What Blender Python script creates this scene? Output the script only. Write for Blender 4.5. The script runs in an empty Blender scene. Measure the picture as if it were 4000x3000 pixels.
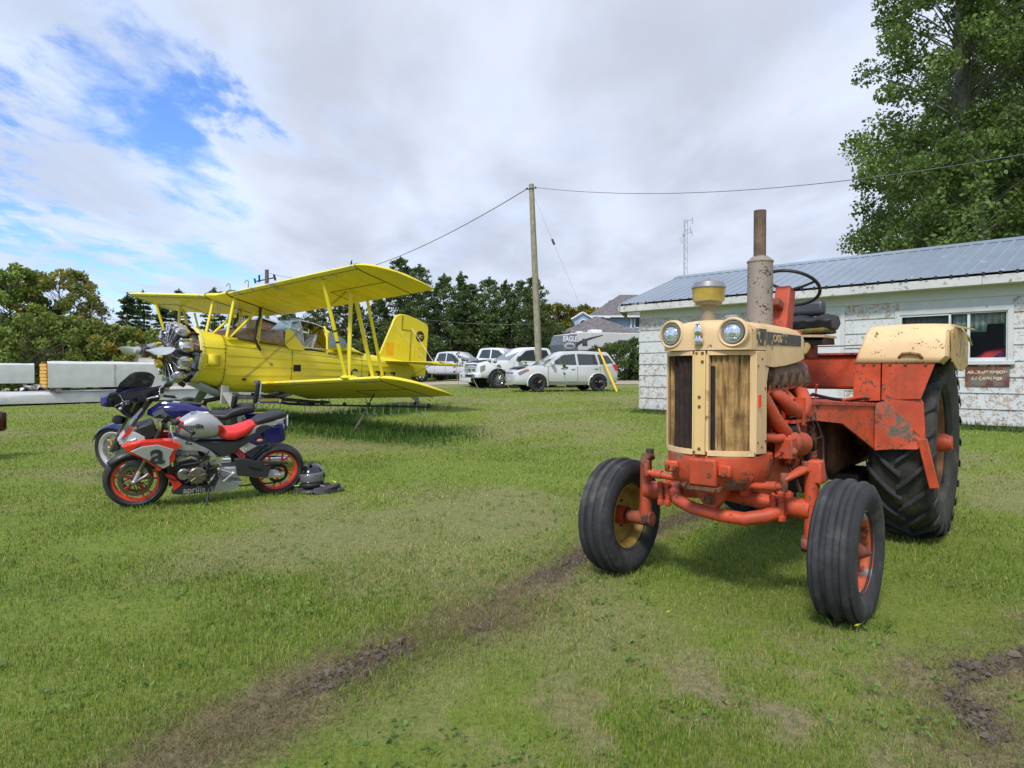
import bpy, bmesh, math, random
import numpy as np
from mathutils import Vector, Matrix
from math import radians as R, sin, cos, pi
S = bpy.context.scene
random.seed(7); rng = np.random.default_rng(7)
PITCH = math.atan(50/2660.0); CAMH = 1.37
cam_d = bpy.data.cameras.new('camera'); cam = bpy.data.objects.new('camera', cam_d)
S.collection.objects.link(cam); S.camera = cam
cam.location = (0, 0, CAMH); cam.rotation_euler = (pi/2 - PITCH, 0, 0)
cam_d.sensor_width = 36; cam_d.lens = 23.94; cam_d.clip_start = .05; cam_d.clip_end = 6000
SUN_EL, SUN_AZ = 50, 205      # azimuth clockwise from +Y (camera looks along +Y); the sun stands behind and left of the camera
W = bpy.data.worlds.new('World'); S.world = W; W.use_nodes = True
def build_world():
    nt = W.node_tree; nt.nodes.clear(); N = nt.nodes.new; L = nt.links.new
    out = N('ShaderNodeOutputWorld'); sky = N('ShaderNodeTexSky'); sky.sky_type = 'NISHITA'; sky.sun_disc = False
    sky.sun_elevation = R(SUN_EL); sky.sun_rotation = R(SUN_AZ); sky.air_density = 1.0; sky.dust_density = .6; sky.ozone_density = 1.6
    hs = N('ShaderNodeHueSaturation'); hs.inputs['Saturation'].default_value = 1.08; tn = N('ShaderNodeMix'); tn.data_type = 'RGBA'; tn.blend_type = 'MULTIPLY'; tn.inputs[0].default_value = 1; L(sky.outputs[0], tn.inputs[6]); tn.inputs[7].default_value = (.74, .84, 1.10, 1); L(tn.outputs[2], hs.inputs['Color']); bg = N('ShaderNodeBackground'); L(hs.outputs[0], bg.inputs[0]); bg.inputs[1].default_value = .145
    tc = N('ShaderNodeTexCoord'); sx = N('ShaderNodeSeparateXYZ'); L(tc.outputs['Generated'], sx.inputs[0])
    def M(op, a, b=None, c=None):
        n = N('ShaderNodeMath'); n.operation = op
        for i, v in enumerate((a, b, c)):
            if v is None: continue
            if isinstance(v, (int, float)): n.inputs[i].default_value = v
            else: L(v, n.inputs[i])
        return n.outputs[0]
    def ramp(v, lo, hi):
        n = N('ShaderNodeMapRange'); n.interpolation_type = 'SMOOTHSTEP'; L(v, n.inputs[0]); n.inputs[1].default_value = lo; n.inputs[2].default_value = hi; return n.outputs[0]
    def noise(vec, sc, det=6, rough=.55, dist=0):
        n = N('ShaderNodeTexNoise'); L(vec, n.inputs['Vector']); n.inputs['Scale'].default_value = sc; n.inputs['Detail'].default_value = det
        n.inputs['Roughness'].default_value = rough; n.inputs['Distortion'].default_value = dist; return n.outputs[0]
    zz = M('ADD', M('MAXIMUM', sx.outputs[2], 0.0), .11)
    u = M('DIVIDE', sx.outputs[0], zz); v = M('DIVIDE', sx.outputs[1], zz)
    cb = N('ShaderNodeCombineXYZ'); L(u, cb.inputs[0]); L(M('MULTIPLY', v, 1.0), cb.inputs[1])
    mp = N('ShaderNodeMapping'); L(cb.outputs[0], mp.inputs[0]); mp.inputs['Rotation'].default_value = (0, 0, R(38)); mp.inputs['Scale'].default_value = (1.0, .5, 1); mp.inputs['Location'].default_value = (3.1, 1.7, 0)
    n1 = noise(mp.outputs[0], 1.25, 9, .56, .35); n2 = noise(mp.outputs[0], 5.5, 6, .6, .3)
    # weather front: closed deck to the right, broken altocumulus to the left, thinnest along its edge
    wf = M('ADD', M('ADD', u, M('MULTIPLY', v, .31)), .24)   # the front runs away from the camera, left of centre
    side = ramp(M('ADD', wf, M('MULTIPLY', M('SUBTRACT', n1, .5), .5)), -.30, .34)
    edge = M('SUBTRACT', 1.0, M('MINIMUM', M('ABSOLUTE', M('DIVIDE', M('ADD', wf, M('MULTIPLY', M('SUBTRACT', n2, .5), 1.1)), .42)), 1.0))
    cov = M('ADD', M('ADD', M('ADD', M('MULTIPLY', n1, .78), .100), M('MULTIPLY', M('SUBTRACT', n2, .5), .62)), M('ADD', M('MULTIPLY', side, .30), M('MULTIPLY', edge, -.105)))
    mask = ramp(cov, .37, .53); thick = ramp(cov, .46, .80)
    cc = N('ShaderNodeMix'); cc.data_type = 'RGBA'; L(thick, cc.inputs[0]); cc.inputs[6].default_value = (.50, .58, .74, 1); cc.inputs[7].default_value = (.50, .54, .63, 1)
    n3 = noise(mp.outputs[0], 2.2, 5, .5, .2)
    cl = N('ShaderNodeBackground'); L(cc.outputs[2], cl.inputs[0]); L(M('ADD', .80, M('MULTIPLY', ramp(n3, .3, .72), .27)), cl.inputs[1])
    mx = N('ShaderNodeMixShader'); L(M('MULTIPLY', mask, .96), mx.inputs[0]); L(bg.outputs[0], mx.inputs[1]); L(cl.outputs[0], mx.inputs[2])
    L(mx.outputs[0], out.inputs[0])
build_world()
sun_d = bpy.data.lights.new('sun', 'SUN'); sun = bpy.data.objects.new('sun', sun_d); S.collection.objects.link(sun)
sun_d.energy = 2.2; sun_d.angle = R(11); sun_d.color = (1.0, .955, .88)
sd = Vector((sin(R(SUN_AZ))*cos(R(SUN_EL)), cos(R(SUN_AZ))*cos(R(SUN_EL)), sin(R(SUN_EL))))
sun.rotation_euler = sd.to_track_quat('Z', 'Y').to_euler()
S.view_settings.view_transform = 'Standard'; S.view_settings.look = 'None'; S.view_settings.exposure = 0.60; S.view_settings.gamma = 1
S.view_settings.use_curve_mapping = False
S.cycles.max_bounces = 8; S.cycles.transparent_max_bounces = 16

# ------------------------------------------------------------------ helpers
def link(o): S.collection.objects.link(o); return o
def meta(o, label=None, cat=None, group=None, kind=None):
    if label: o['label'] = label
    if cat: o['category'] = cat
    if group: o['group'] = group
    if kind: o['kind'] = kind
    return o
def thing(name, label, cat, loc=(0, 0, 0), rot=(0, 0, 0), group=None):
    o = bpy.data.objects.new(name, None); link(o); o.empty_display_size = .2; o.location = loc
    o.rotation_mode = 'XYZ'; o.rotation_euler = rot; return meta(o, label, cat, group)
class MB:
    def __init__(s): s.v = []; s.f = []; s.m = []; s.cur = 0
    def add(s, vs, fs):
        k = len(s.v); s.v += [tuple(p) for p in vs]; s.f += [tuple(i+k for i in f) for f in fs]; s.m += [s.cur]*len(fs); return s
    def box(s, c, d, rot=None, taper=None):
        x, y, z = d[0]/2, d[1]/2, d[2]/2; t = taper or (1, 1)
        P = [Vector((a*x*(t[0] if e > 0 else 1), b*y*(t[1] if e > 0 else 1), e*z)) for e in (-1, 1) for b in (-1, 1) for a in (-1, 1)]
        if rot is not None:
            Q = rot if isinstance(rot, Matrix) else (Matrix.Rotation(R(rot[2]), 3, 'Z') @ Matrix.Rotation(R(rot[1]), 3, 'Y') @ Matrix.Rotation(R(rot[0]), 3, 'X'))
            P = [Q @ p for p in P]
        c = Vector(c); return s.add([p+c for p in P], [(0, 2, 3, 1), (4, 5, 7, 6), (0, 1, 5, 4), (2, 6, 7, 3), (0, 4, 6, 2), (1, 3, 7, 5)])
    def bb(s, a, b): return s.box([(p+q)/2 for p, q in zip(a, b)], [abs(q-p) for p, q in zip(a, b)])
    def rings(s, rs, closed=True, cap=True):
        n = len(rs[0]); vs = [p for r in rs for p in r]; fs = []
        for i in range(len(rs)-1):
            for j in range(n if closed else n-1):
                k = (j+1) % n; fs.append((i*n+j, i*n+k, (i+1)*n+k, (i+1)*n+j))
        if cap and closed: fs += [tuple(range(n))[::-1], tuple(range((len(rs)-1)*n, len(rs)*n))]
        return s.add(vs, fs)
    def tube(s, path, r, n=8, cap=True, flat=1.0):
        P = [Vector(p) for p in path]; m = len(P); rr = r if isinstance(r, (list, tuple)) else [r]*m
        rs = []; up = None
        for i, p in enumerate(P):
            t = (P[min(i+1, m-1)]-P[max(i-1, 0)])
            if t.length < 1e-9: t = Vector((0, 0, 1))
            t.normalize()
            if up is None: up = Vector((0, 0, 1)) if abs(t.z) < .9 else Vector((1, 0, 0))
            a = t.cross(up).normalized(); b = a.cross(t).normalized(); up = b
            rs.append([p+a*(rr[i]*cos(2*pi*k/n))+b*(rr[i]*flat*sin(2*pi*k/n)) for k in range(n)])
        return s.rings(rs, cap=cap)
    def lathe(s, prof, o=(0, 0, 0), ax=(0, 0, 1), n=24, cap=False):
        ax = Vector(ax).normalized(); a = ax.cross(Vector((0, 0, 1)) if abs(ax.z) < .9 else Vector((1, 0, 0))).normalized(); b = ax.cross(a); o = Vector(o)
        return s.rings([[o+ax*h+(a*cos(2*pi*k/n)+b*sin(2*pi*k/n))*max(r, 1e-4) for k in range(n)] for r, h in prof], cap=cap)
    def cyl(s, a, b, r, n=16): return s.tube([a, b], r, n)
    def prism(s, poly, y0, y1, ax='y', f=None):
        # poly in (x,z) extruded along y by default
        def mp(p, t):
            if ax == 'y': return (p[0], t, p[1])
            if ax == 'x': return (t, p[0], p[1])
            return (p[0], p[1], t)
        n = len(poly); vs = [mp(p, y0) for p in poly]+[mp(p, y1) for p in poly]
        if f: vs = [f(*v) for v in vs]
        return s.add(vs, [tuple(range(n)), tuple(range(n, 2*n))[::-1]]+[(i, (i+1) % n, n+(i+1) % n, n+i) for i in range(n)])
    def sph(s, c, r, n=12, m=8, rot=None):
        r = (r, r, r) if isinstance(r, (int, float)) else r; rs = []; c = Vector(c)
        for i in range(m+1):
            t = pi*i/m; q = [Vector((r[0]*max(sin(t), 1e-3)*cos(2*pi*k/n), r[1]*max(sin(t), 1e-3)*sin(2*pi*k/n), -r[2]*cos(t))) for k in range(n)]
            if rot is not None: q = [rot @ p for p in q]
            rs.append([c+p for p in q])
        return s.rings(rs)
    def torus(s, c, ax, R0, r, n=32, m=10, sq=1.0):
        ax = Vector(ax).normalized(); a = ax.cross(Vector((0, 0, 1)) if abs(ax.z) < .9 else Vector((1, 0, 0))).normalized(); b = ax.cross(a); c = Vector(c)
        vs = []; fs = []
        for i in range(n):
            d = a*cos(2*pi*i/n)+b*sin(2*pi*i/n)
            vs += [c+d*(R0+r*cos(2*pi*j/m))+ax*(r*sq*sin(2*pi*j/m)) for j in range(m)]
            fs += [(i*m+j, i*m+(j+1) % m, ((i+1) % n)*m+(j+1) % m, ((i+1) % n)*m+j) for j in range(m)]
        return s.add(vs, fs)
    def rev(s, prof, c, ax, n=48):   # closed profile [(r,h)] revolved
        ax = Vector(ax).normalized(); a = ax.cross(Vector((0, 0, 1)) if abs(ax.z) < .9 else Vector((1, 0, 0))).normalized(); b = ax.cross(a); c = Vector(c); m = len(prof)
        vs = []; fs = []
        for i in range(n):
            d = a*cos(2*pi*i/n)+b*sin(2*pi*i/n); vs += [c+d*r+ax*h for r, h in prof]
            fs += [(i*m+j, i*m+(j+1) % m, ((i+1) % n)*m+(j+1) % m, ((i+1) % n)*m+j) for j in range(m)]
        return s.add(vs, fs)
    def xf(s, k, M):  # transform verts from index k
        s.v[k:] = [tuple(M @ Vector(p)) for p in s.v[k:]]; return s
    def build(s, name, mat, parent=None, bevel=0, ang=35, smooth=True, seg=2, sub=0, solid=0, fix=True, **kw):
        me = bpy.data.meshes.new(name); me.from_pydata(s.v, [], s.f); mats = mat if isinstance(mat, (list, tuple)) else [mat]
        for m in mats: me.materials.append(m)
        if len(mats) > 1: me.polygons.foreach_set('material_index', s.m)
        if fix:
            bm = bmesh.new(); bm.from_mesh(me); bmesh.ops.recalc_face_normals(bm, faces=bm.faces); bm.to_mesh(me); bm.free()
        if smooth:
            me.polygons.foreach_set('use_smooth', [True]*len(me.polygons)); me.set_sharp_from_angle(angle=R(ang))
        o = bpy.data.objects.new(name, me); link(o)
        if parent: o.parent = parent
        if solid: q = o.modifiers.new('s', 'SOLIDIFY'); q.thickness = solid; q.offset = 0
        if sub: q = o.modifiers.new('u', 'SUBSURF'); q.levels = q.render_levels = sub
        if bevel: q = o.modifiers.new('b', 'BEVEL'); q.width = bevel; q.segments = seg; q.limit_method = 'ANGLE'; q.angle_limit = R(40)
        return meta(o, **kw)
def clone(o, parent=None):
    c = o.copy(); link(c); c.parent = parent
    for ch in list(o.children): clone(ch, c)
    return c
def hexf(r, g, b):
    f = lambda c: (c/12.92 if c <= .04045 else ((c+.055)/1.055)**2.4)
    return (f(r/255), f(g/255), f(b/255))
_mats = {}
def mk(name, col, rough=.5, metal=0, var=.12, vs=4, chips=None, chips2=None, bump=0, bs=60, coat=0, alpha=1, trans=0, rnd=0, streak=None, spec=.5, ior=1.45, transl=0):
    """procedural paint / metal / rubber: base colour with soft variation, chips=(colour, threshold, scale[,softness]), bump noise"""
    if name in _mats: return _mats[name]
    m = bpy.data.materials.new(name); m.use_nodes = True; _mats[name] = m; nt = m.node_tree; N = nt.nodes.new; L = nt.links.new; B = nt.nodes['Principled BSDF']
    tc = N('ShaderNodeTexCoord'); vec = tc.outputs['Object']
    def noise(sc, det=5, ro=.55, v=None):
        n = N('ShaderNodeTexNoise'); L(v or vec, n.inputs['Vector']); n.inputs['Scale'].default_value = sc; n.inputs['Detail'].default_value = det; n.inputs['Roughness'].default_value = ro; return n.outputs[0]
    def rmp(v, lo, hi, a=0, b=1):
        n = N('ShaderNodeMapRange'); L(v, n.inputs[0]); n.inputs[1].default_value = lo; n.inputs[2].default_value = hi; n.inputs[3].default_value = a; n.inputs[4].default_value = b; return n.outputs[0]
    def mix(f, a, b):
        n = N('ShaderNodeMix'); n.data_type = 'RGBA'
        for i, v in ((0, f), (6, a), (7, b)):
            if isinstance(v, (int, float)): n.inputs[i].default_value = v
            elif isinstance(v, tuple): n.inputs[i].default_value = (*v[:3], 1)
            else: L(v, n.inputs[i])
        return n.outputs[2]
    dk = tuple(c*(1-var) for c in col); lt = tuple(min(1, c*(1+var)) for c in col)
    c = mix(rmp(noise(vs), .3, .7), dk, lt)
    if rnd:
        oi = N('ShaderNodeObjectInfo'); n = N('ShaderNodeHueSaturation'); L(c, n.inputs['Color']); L(rmp(oi.outputs['Random'], 0, 1, 1-rnd, 1+rnd), n.inputs['Value']); c = n.outputs[0]
    ro = rmp(noise(vs*2.3), .3, .7, max(.02, rough-.06), min(1, rough+.06))
    if streak:   # vertical stains (colour, amount, scale)
        mp = N('ShaderNodeMapping'); L(vec, mp.inputs[0]); mp.inputs['Scale'].default_value = (streak[2], streak[2], streak[2]*.12)
        c = mix(rmp(noise(1, 4, .6, mp.outputs[0]), .46, .64, 0, streak[1]), c, streak[0])
    for ch in (chips, chips2):
        if not ch: continue
        cc, th, sc = ch[:3]; sf = ch[3] if len(ch) > 3 else .03
        a = noise(sc, 7, .65); b = noise(sc*.22+.3, 3)
        ad = N('ShaderNodeMath'); ad.operation = 'MULTIPLY_ADD'; L(b, ad.inputs[0]); ad.inputs[1].default_value = .7; L(a, ad.inputs[2])
        k = rmp(ad.outputs[0], th*1.7-.075, th*1.7-.075+sf); c = mix(k, c, cc); rr = N('ShaderNodeMix'); rr.data_type = 'FLOAT'; L(k, rr.inputs[0]); L(ro, rr.inputs[2]); rr.inputs[3].default_value = .85; ro = rr.outputs[0]
    L(c, B.inputs['Base Color']); L(ro, B.inputs['Roughness']); B.inputs['Metallic'].default_value = metal
    B.inputs['Coat Weight'].default_value = coat; B.inputs['Coat Roughness'].default_value = .08; B.inputs['Specular IOR Level'].default_value = spec; B.inputs['IOR'].default_value = ior
    if trans: B.inputs['Transmission Weight'].default_value = trans
    if alpha < 1: B.inputs['Alpha'].default_value = alpha
    if bump:
        bn = N('ShaderNodeBump'); bn.inputs['Strength'].default_value = bump; bn.inputs['Distance'].default_value = .01; L(noise(bs, 4), bn.inputs['Height']); L(bn.outputs[0], B.inputs['Normal'])
    return m
def text_on(txt, size, mat, parent, loc, rot, name='lettering', depth=.001, squash=1, weight=0, shear=0):
    cu = bpy.data.curves.new(name, 'FONT'); cu.body = txt; cu.size = size; cu.extrude = depth; cu.align_x = 'CENTER'; cu.align_y = 'CENTER'; cu.offset = weight; cu.shear = shear
    t = bpy.data.objects.new(name, cu); link(t); dg = bpy.context.evaluated_depsgraph_get(); me = bpy.data.meshes.new_from_object(t.evaluated_get(dg)); bpy.data.objects.remove(t)
    me.materials.clear(); me.materials.append(mat); o = bpy.data.objects.new(name, me); link(o); o.parent = parent; o.location = loc
    o.rotation_euler = rot; o.scale = (squash, 1, 1); return o
def smooth01(t): t = np.clip(t, 0, 1); return t*t*(3-2*t)
WO = (3.103, 16.505); WA = R(-45.82)
def ground_z(x, y):
    x = np.asarray(x, float); y = np.asarray(y, float)
    a = (.50*smooth01((y-13)/15)+.30*smooth01((y-30)/26))*(.25+.75*smooth01((x+13)/10))
    d = -(-(x-WO[0])*sin(WA)+(y-WO[1])*cos(WA)); al = (x-WO[0])*cos(WA)+(y-WO[1])*sin(WA)
    b = .38*smooth01((6.0-d)/6.0)*smooth01((al+7)/7)
    return np.maximum(a, b) + .02*np.sin(x*.31+1)*np.sin(y*.27)*smooth01((np.hypot(x, y)-9)/10)
def gz(x, y): return float(ground_z(x, y))
# smooth value noise on the plane (numpy)
_tab = rng.random((256, 256))
def vnoise(x, y, s, oct=3):
    t = 0; a = 1; tot = 0
    for k in range(oct):
        X = np.asarray(x)*s+17.3*k+500; Y = np.asarray(y)*s+9.1*k+500; i = np.floor(X).astype(int); j = np.floor(Y).astype(int); fx = X-i; fy = Y-j; fx = fx*fx*(3-2*fx); fy = fy*fy*(3-2*fy)
        g = lambda a_, b_: _tab[a_ & 255, b_ & 255]
        t = t+a*((g(i, j)*(1-fx)+g(i+1, j)*fx)*(1-fy)+(g(i, j+1)*(1-fx)+g(i+1, j+1)*fx)*fy); tot += a; a *= .5; s *= 2.1
    return t/tot
# ------------------------------------------------------------------ ground
TRACK = [(-1.35, 1.6), (-1.16, 2.2), (-1.08, 2.56), (-.92, 2.82), (-.71, 3.14), (-.40, 3.48), (-.14, 3.78), (.08, 4.21), (.47, 4.97), (.83, 5.5), (1.3, 6.0), (1.75, 6.42), (2.05, 6.7)]   # strip of churned soil running under the tractor
TRACK2 = [(1.6, 1.9), (1.72, 2.3), (1.80, 2.55), (1.86, 2.84), (1.98, 3.10), (2.3, 3.12), (2.7, 3.4), (3.0, 3.7)]
def polydist(x, y, P):
    best = np.full(np.shape(x), 1e9)
    for a, b in zip(P[:-1], P[1:]):
        dx, dy = b[0]-a[0], b[1]-a[1]; t = np.clip(((x-a[0])*dx+(y-a[1])*dy)/(dx*dx+dy*dy), 0, 1); best = np.minimum(best, np.hypot(x-a[0]-t*dx, y-a[1]-t*dy))
    return best
def soil_mask(x, y):
    n = vnoise(x, y, 3.0, 3)-.5; n2 = vnoise(x+9, y, 11, 2)-.5
    d1 = polydist(x+n*.22, y+n*.3, TRACK)*smooth01(0)+polydist(x+n*.22, y+n*.3, TRACK); m1 = 1-smooth01((d1-.0)/.17)
    d2 = polydist(x+n*.2, y-n*.25, TRACK2); m2 = (1-smooth01((d2-.0)/.20))*smooth01((vnoise(x+60, y, 2.6, 2)-.34)/.14)
    m = np.maximum(m1, m2*.95)
    pt = smooth01((vnoise(x+31, y+7, 2.2, 2)-.42)/.14); pt = np.where((y > 4.4) | (x > 1.2), np.maximum(pt, .75), pt)
    return np.clip((m+n2*1.1*(m > .03))*(.12+.88*pt), 0, 1)
def dry_mask(x, y):
    n = vnoise(x, y, .55, 4); d = polydist(x, y, TRACK)
    t = smooth01((n-.47)/.22)*.55
    t = np.maximum(t, 1.0*(1-smooth01((d-.10)/.30))*smooth01((vnoise(x, y, 3, 3)-.34)/.26))
    t = np.maximum(t, .9*(1-smooth01((polydist(x, y, TRACK2)-.1)/.35))*smooth01((vnoise(x, y, 3, 3)-.3)/.3))
    t = np.maximum(t, np.exp(-(((x-1.0)/1.3)**2+((y-2.7)/.85)**2))*.95*smooth01((vnoise(x+3, y, 3.4, 4)-.36)/.26))
    t = np.maximum(t, np.exp(-(((x+3.6)/1.9)**2+((y-12.3)/.9)**2))*.8)
    t = np.maximum(t, np.exp(-(((x+7.6)/.8)**2+((y-13.4)/.35)**2))*1.0)
    return np.clip(t, 0, 1)
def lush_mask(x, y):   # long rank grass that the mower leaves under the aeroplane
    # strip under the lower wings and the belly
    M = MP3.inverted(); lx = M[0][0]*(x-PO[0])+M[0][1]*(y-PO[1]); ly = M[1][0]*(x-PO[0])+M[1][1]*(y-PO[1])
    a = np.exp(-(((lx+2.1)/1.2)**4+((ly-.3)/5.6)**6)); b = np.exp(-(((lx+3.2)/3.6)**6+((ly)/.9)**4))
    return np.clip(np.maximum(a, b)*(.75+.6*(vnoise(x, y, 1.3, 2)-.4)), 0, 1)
PO = (-7.053, 15.409, 1.731); PYAW, PPIT, PROL = R(-130.336), R(3.51), R(-1.362)
MP3 = Matrix.Rotation(PYAW, 3, 'Z') @ Matrix.Rotation(-PPIT, 3, 'Y') @ Matrix.Rotation(PROL, 3, 'X')
def ground():
    r = np.concatenate([[.35, .7], np.geomspace(1.0, 12, 470), np.geomspace(12.1, 2600, 170)]); nr = len(r)
    a1 = np.linspace(-56, 56, 430); a2 = np.linspace(56, 304, 60)[1:-1]; ang = np.radians(np.concatenate([a1, a2])); na = len(ang)
    A, Rr = np.meshgrid(ang, r); X = Rr*np.sin(A); Y = Rr*np.cos(A); Z = ground_z(X, Y)
    s = soil_mask(X, Y)*(Rr < 14); dr = dry_mask(X, Y)*(Rr < 60); lu = lush_mask(X, Y)*(Rr < 30)
    Z = Z+np.where(Rr < 12, (vnoise(X, Y, 1.3, 2)-.5)*.03, 0)+s*((vnoise(X, Y, 13, 3)-.5)*.085+(vnoise(X+4, Y, 33, 3)-.5)*.05-.012)
    V = np.stack([X, Y, Z], -1).reshape(-1, 3); V = np.vstack([V, [[0, 0, 0]]])
    i = np.arange(nr-1)[:, None]; j = np.arange(na)[None, :]; k = (j+1) % na
    F = np.stack([i*na+j, i*na+k, (i+1)*na+k, (i+1)*na+j], -1).reshape(-1, 4)
    me = bpy.data.meshes.new('lawn_ground'); me.from_pydata(V.tolist(), [], F.tolist()+[(nr*na, (q+1) % na, q) for q in range(na)])
    for nm, arr in (('soil', s), ('dry', dr), ('lush', lu)):
        at = me.attributes.new(nm, 'FLOAT', 'POINT'); at.data.foreach_set('value', np.append(arr.ravel(), 0).astype(np.float32))
    me.polygons.foreach_set('use_smooth', [True]*len(me.polygons))
    m = bpy.data.materials.new('lawn_soil'); m.use_nodes = True; nt = m.node_tree; N = nt.nodes.new; L = nt.links.new; B = nt.nodes['Principled BSDF']
    tc = N('ShaderNodeTexCoord')
    def noise(sc, det=5, ro=.6):
        n = N('ShaderNodeTexNoise'); L(tc.outputs['Object'], n.inputs['Vector']); n.inputs['Scale'].default_value = sc; n.inputs['Detail'].default_value = det; n.inputs['Roughness'].default_value = ro; return n.outputs[0]
    def rmp(v, lo, hi):
        n = N('ShaderNodeMapRange'); L(v, n.inputs[0]); n.inputs[1].default_value = lo; n.inputs[2].default_value = hi; return n.outputs[0]
    def mix(f, a, b):
        n = N('ShaderNodeMix'); n.data_type = 'RGBA'; L(f, n.inputs[0]) if not isinstance(f, float) else None
        for i_, v in ((6, a), (7, b)):
            if isinstance(v, tuple): n.inputs[i_].default_value = (*v, 1)
            else: L(v, n.inputs[i_])
        return n.outputs[2]
    def att(n_):
        a = N('ShaderNodeAttribute'); a.attribute_name = n_; return a.outputs['Fac']
    g = mix(rmp(noise(.35, 6), .35, .65), (.135, .20, .028), (.20, .255, .042))
    g = mix(rmp(noise(9, 6, .75), .38, .66), g, (.225, .265, .058)); g = mix(rmp(noise(45, 4, .7), .5, .72), g, (.075, .11, .02))
    g = mix(att('dry'), g, mix(rmp(noise(22), .4, .6), (.30, .245, .15), (.19, .17, .085)))
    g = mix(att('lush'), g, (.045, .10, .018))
    so = mix(rmp(noise(16, 7, .7), .35, .65), (.07, .056, .045), (.21, .17, .13))
    so = mix(rmp(noise(60, 4), .55, .7), so, (.27, .22, .17))
    c = mix(rmp(att('soil'), .25, .55), g, so); L(c, B.inputs['Base Color']); B.inputs['Roughness'].default_value = .95; B.inputs['Specular IOR Level'].default_value = .15
    b = N('ShaderNodeBump'); b.inputs['Strength'].default_value = .7; b.inputs['Distance'].default_value = .03; L(noise(40, 6, .75), b.inputs['Height']); L(b.outputs[0], B.inputs['Normal'])
    me.materials.append(m); o = link(bpy.data.objects.new('lawn_ground', me)); meta(o, 'mown green lawn with dry patches and churned soil', kind='structure')
ground()
def blade_mat(name, rough=.6, rnd=0):
    m = bpy.data.materials.new(name); m.use_nodes = True; nt = m.node_tree; N = nt.nodes.new; L = nt.links.new; B = nt.nodes['Principled BSDF']
    a = N('ShaderNodeAttribute'); a.attribute_name = 'tint'; oi = N('ShaderNodeObjectInfo'); mr = N('ShaderNodeMapRange'); mr.inputs[3].default_value = 1-rnd; mr.inputs[4].default_value = 1+rnd; L(oi.outputs['Random'], mr.inputs[0]); hv = N('ShaderNodeHueSaturation'); L(a.outputs['Color'], hv.inputs['Color']); L(mr.outputs[0], hv.inputs['Value']); a = hv; L(a.outputs['Color'], B.inputs['Base Color']); B.inputs['Roughness'].default_value = rough; B.inputs['Specular IOR Level'].default_value = .25
    t = N('ShaderNodeBsdfTranslucent'); L(a.outputs['Color'], t.inputs[0]); mx = N('ShaderNodeMixShader'); mx.inputs[0].default_value = .35
    L(B.outputs[0], mx.inputs[1]); L(t.outputs[0], mx.inputs[2]); L(mx.outputs[0], nt.nodes['Material Output'].inputs[0]); return m
GRASSM = blade_mat('grass_blades'); LEAFM = blade_mat('leaf_foliage', .45, .22)
def tri_mesh(name, V, F, tint, mat, parent=None, smooth=False):
    me = bpy.data.meshes.new(name); nv, nf = len(V), len(F); k = F.shape[1]
    me.vertices.add(nv); me.vertices.foreach_set('co', V.astype(np.float32).ravel()); me.loops.add(nf*k); me.loops.foreach_set('vertex_index', F.astype(np.int32).ravel())
    me.polygons.add(nf); me.polygons.foreach_set('loop_start', np.arange(0, nf*k, k, dtype=np.int32))
    me.update(calc_edges=True); at = me.attributes.new('tint', 'FLOAT_COLOR', 'POINT'); c = np.ones((nv, 4), np.float32); c[:, :3] = tint; at.data.foreach_set('color', c.ravel())
    me.materials.append(mat); o = link(bpy.data.objects.new(name, me))
    if parent: o.parent = parent
    return o
def blades(name, x, y, h, w, tint, lean=.55, z=None):
    n = len(x); z = ground_z(x, y)-.004 if z is None else z; a = rng.random(n)*2*pi; b = rng.random(n)*2*pi; l = rng.random(n)*lean*h
    dx, dy = np.cos(a)*w/2, np.sin(a)*w/2; lx, ly = np.cos(b)*l, np.sin(b)*l; o = np.zeros(n)
    p = [np.stack(q, -1) for q in ((x-dx, y-dy, z), (x+dx, y+dy, z), (x+dx*.7+lx*.35, y+dy*.7+ly*.35, z+h*.55), (x-dx*.7+lx*.35, y-dy*.7+ly*.35, z+h*.55), (x+lx, y+ly, z+h))]
    V = np.stack(p, 1).reshape(-1, 3); k = np.arange(n)[:, None]*5
    F = np.concatenate([k+np.array([0, 1, 2]), k+np.array([0, 2, 3]), k+np.array([3, 2, 4])], 0)
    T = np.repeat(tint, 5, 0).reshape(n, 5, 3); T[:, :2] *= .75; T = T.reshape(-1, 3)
    return tri_mesh(name, V, F, T, GRASSM)
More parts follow.
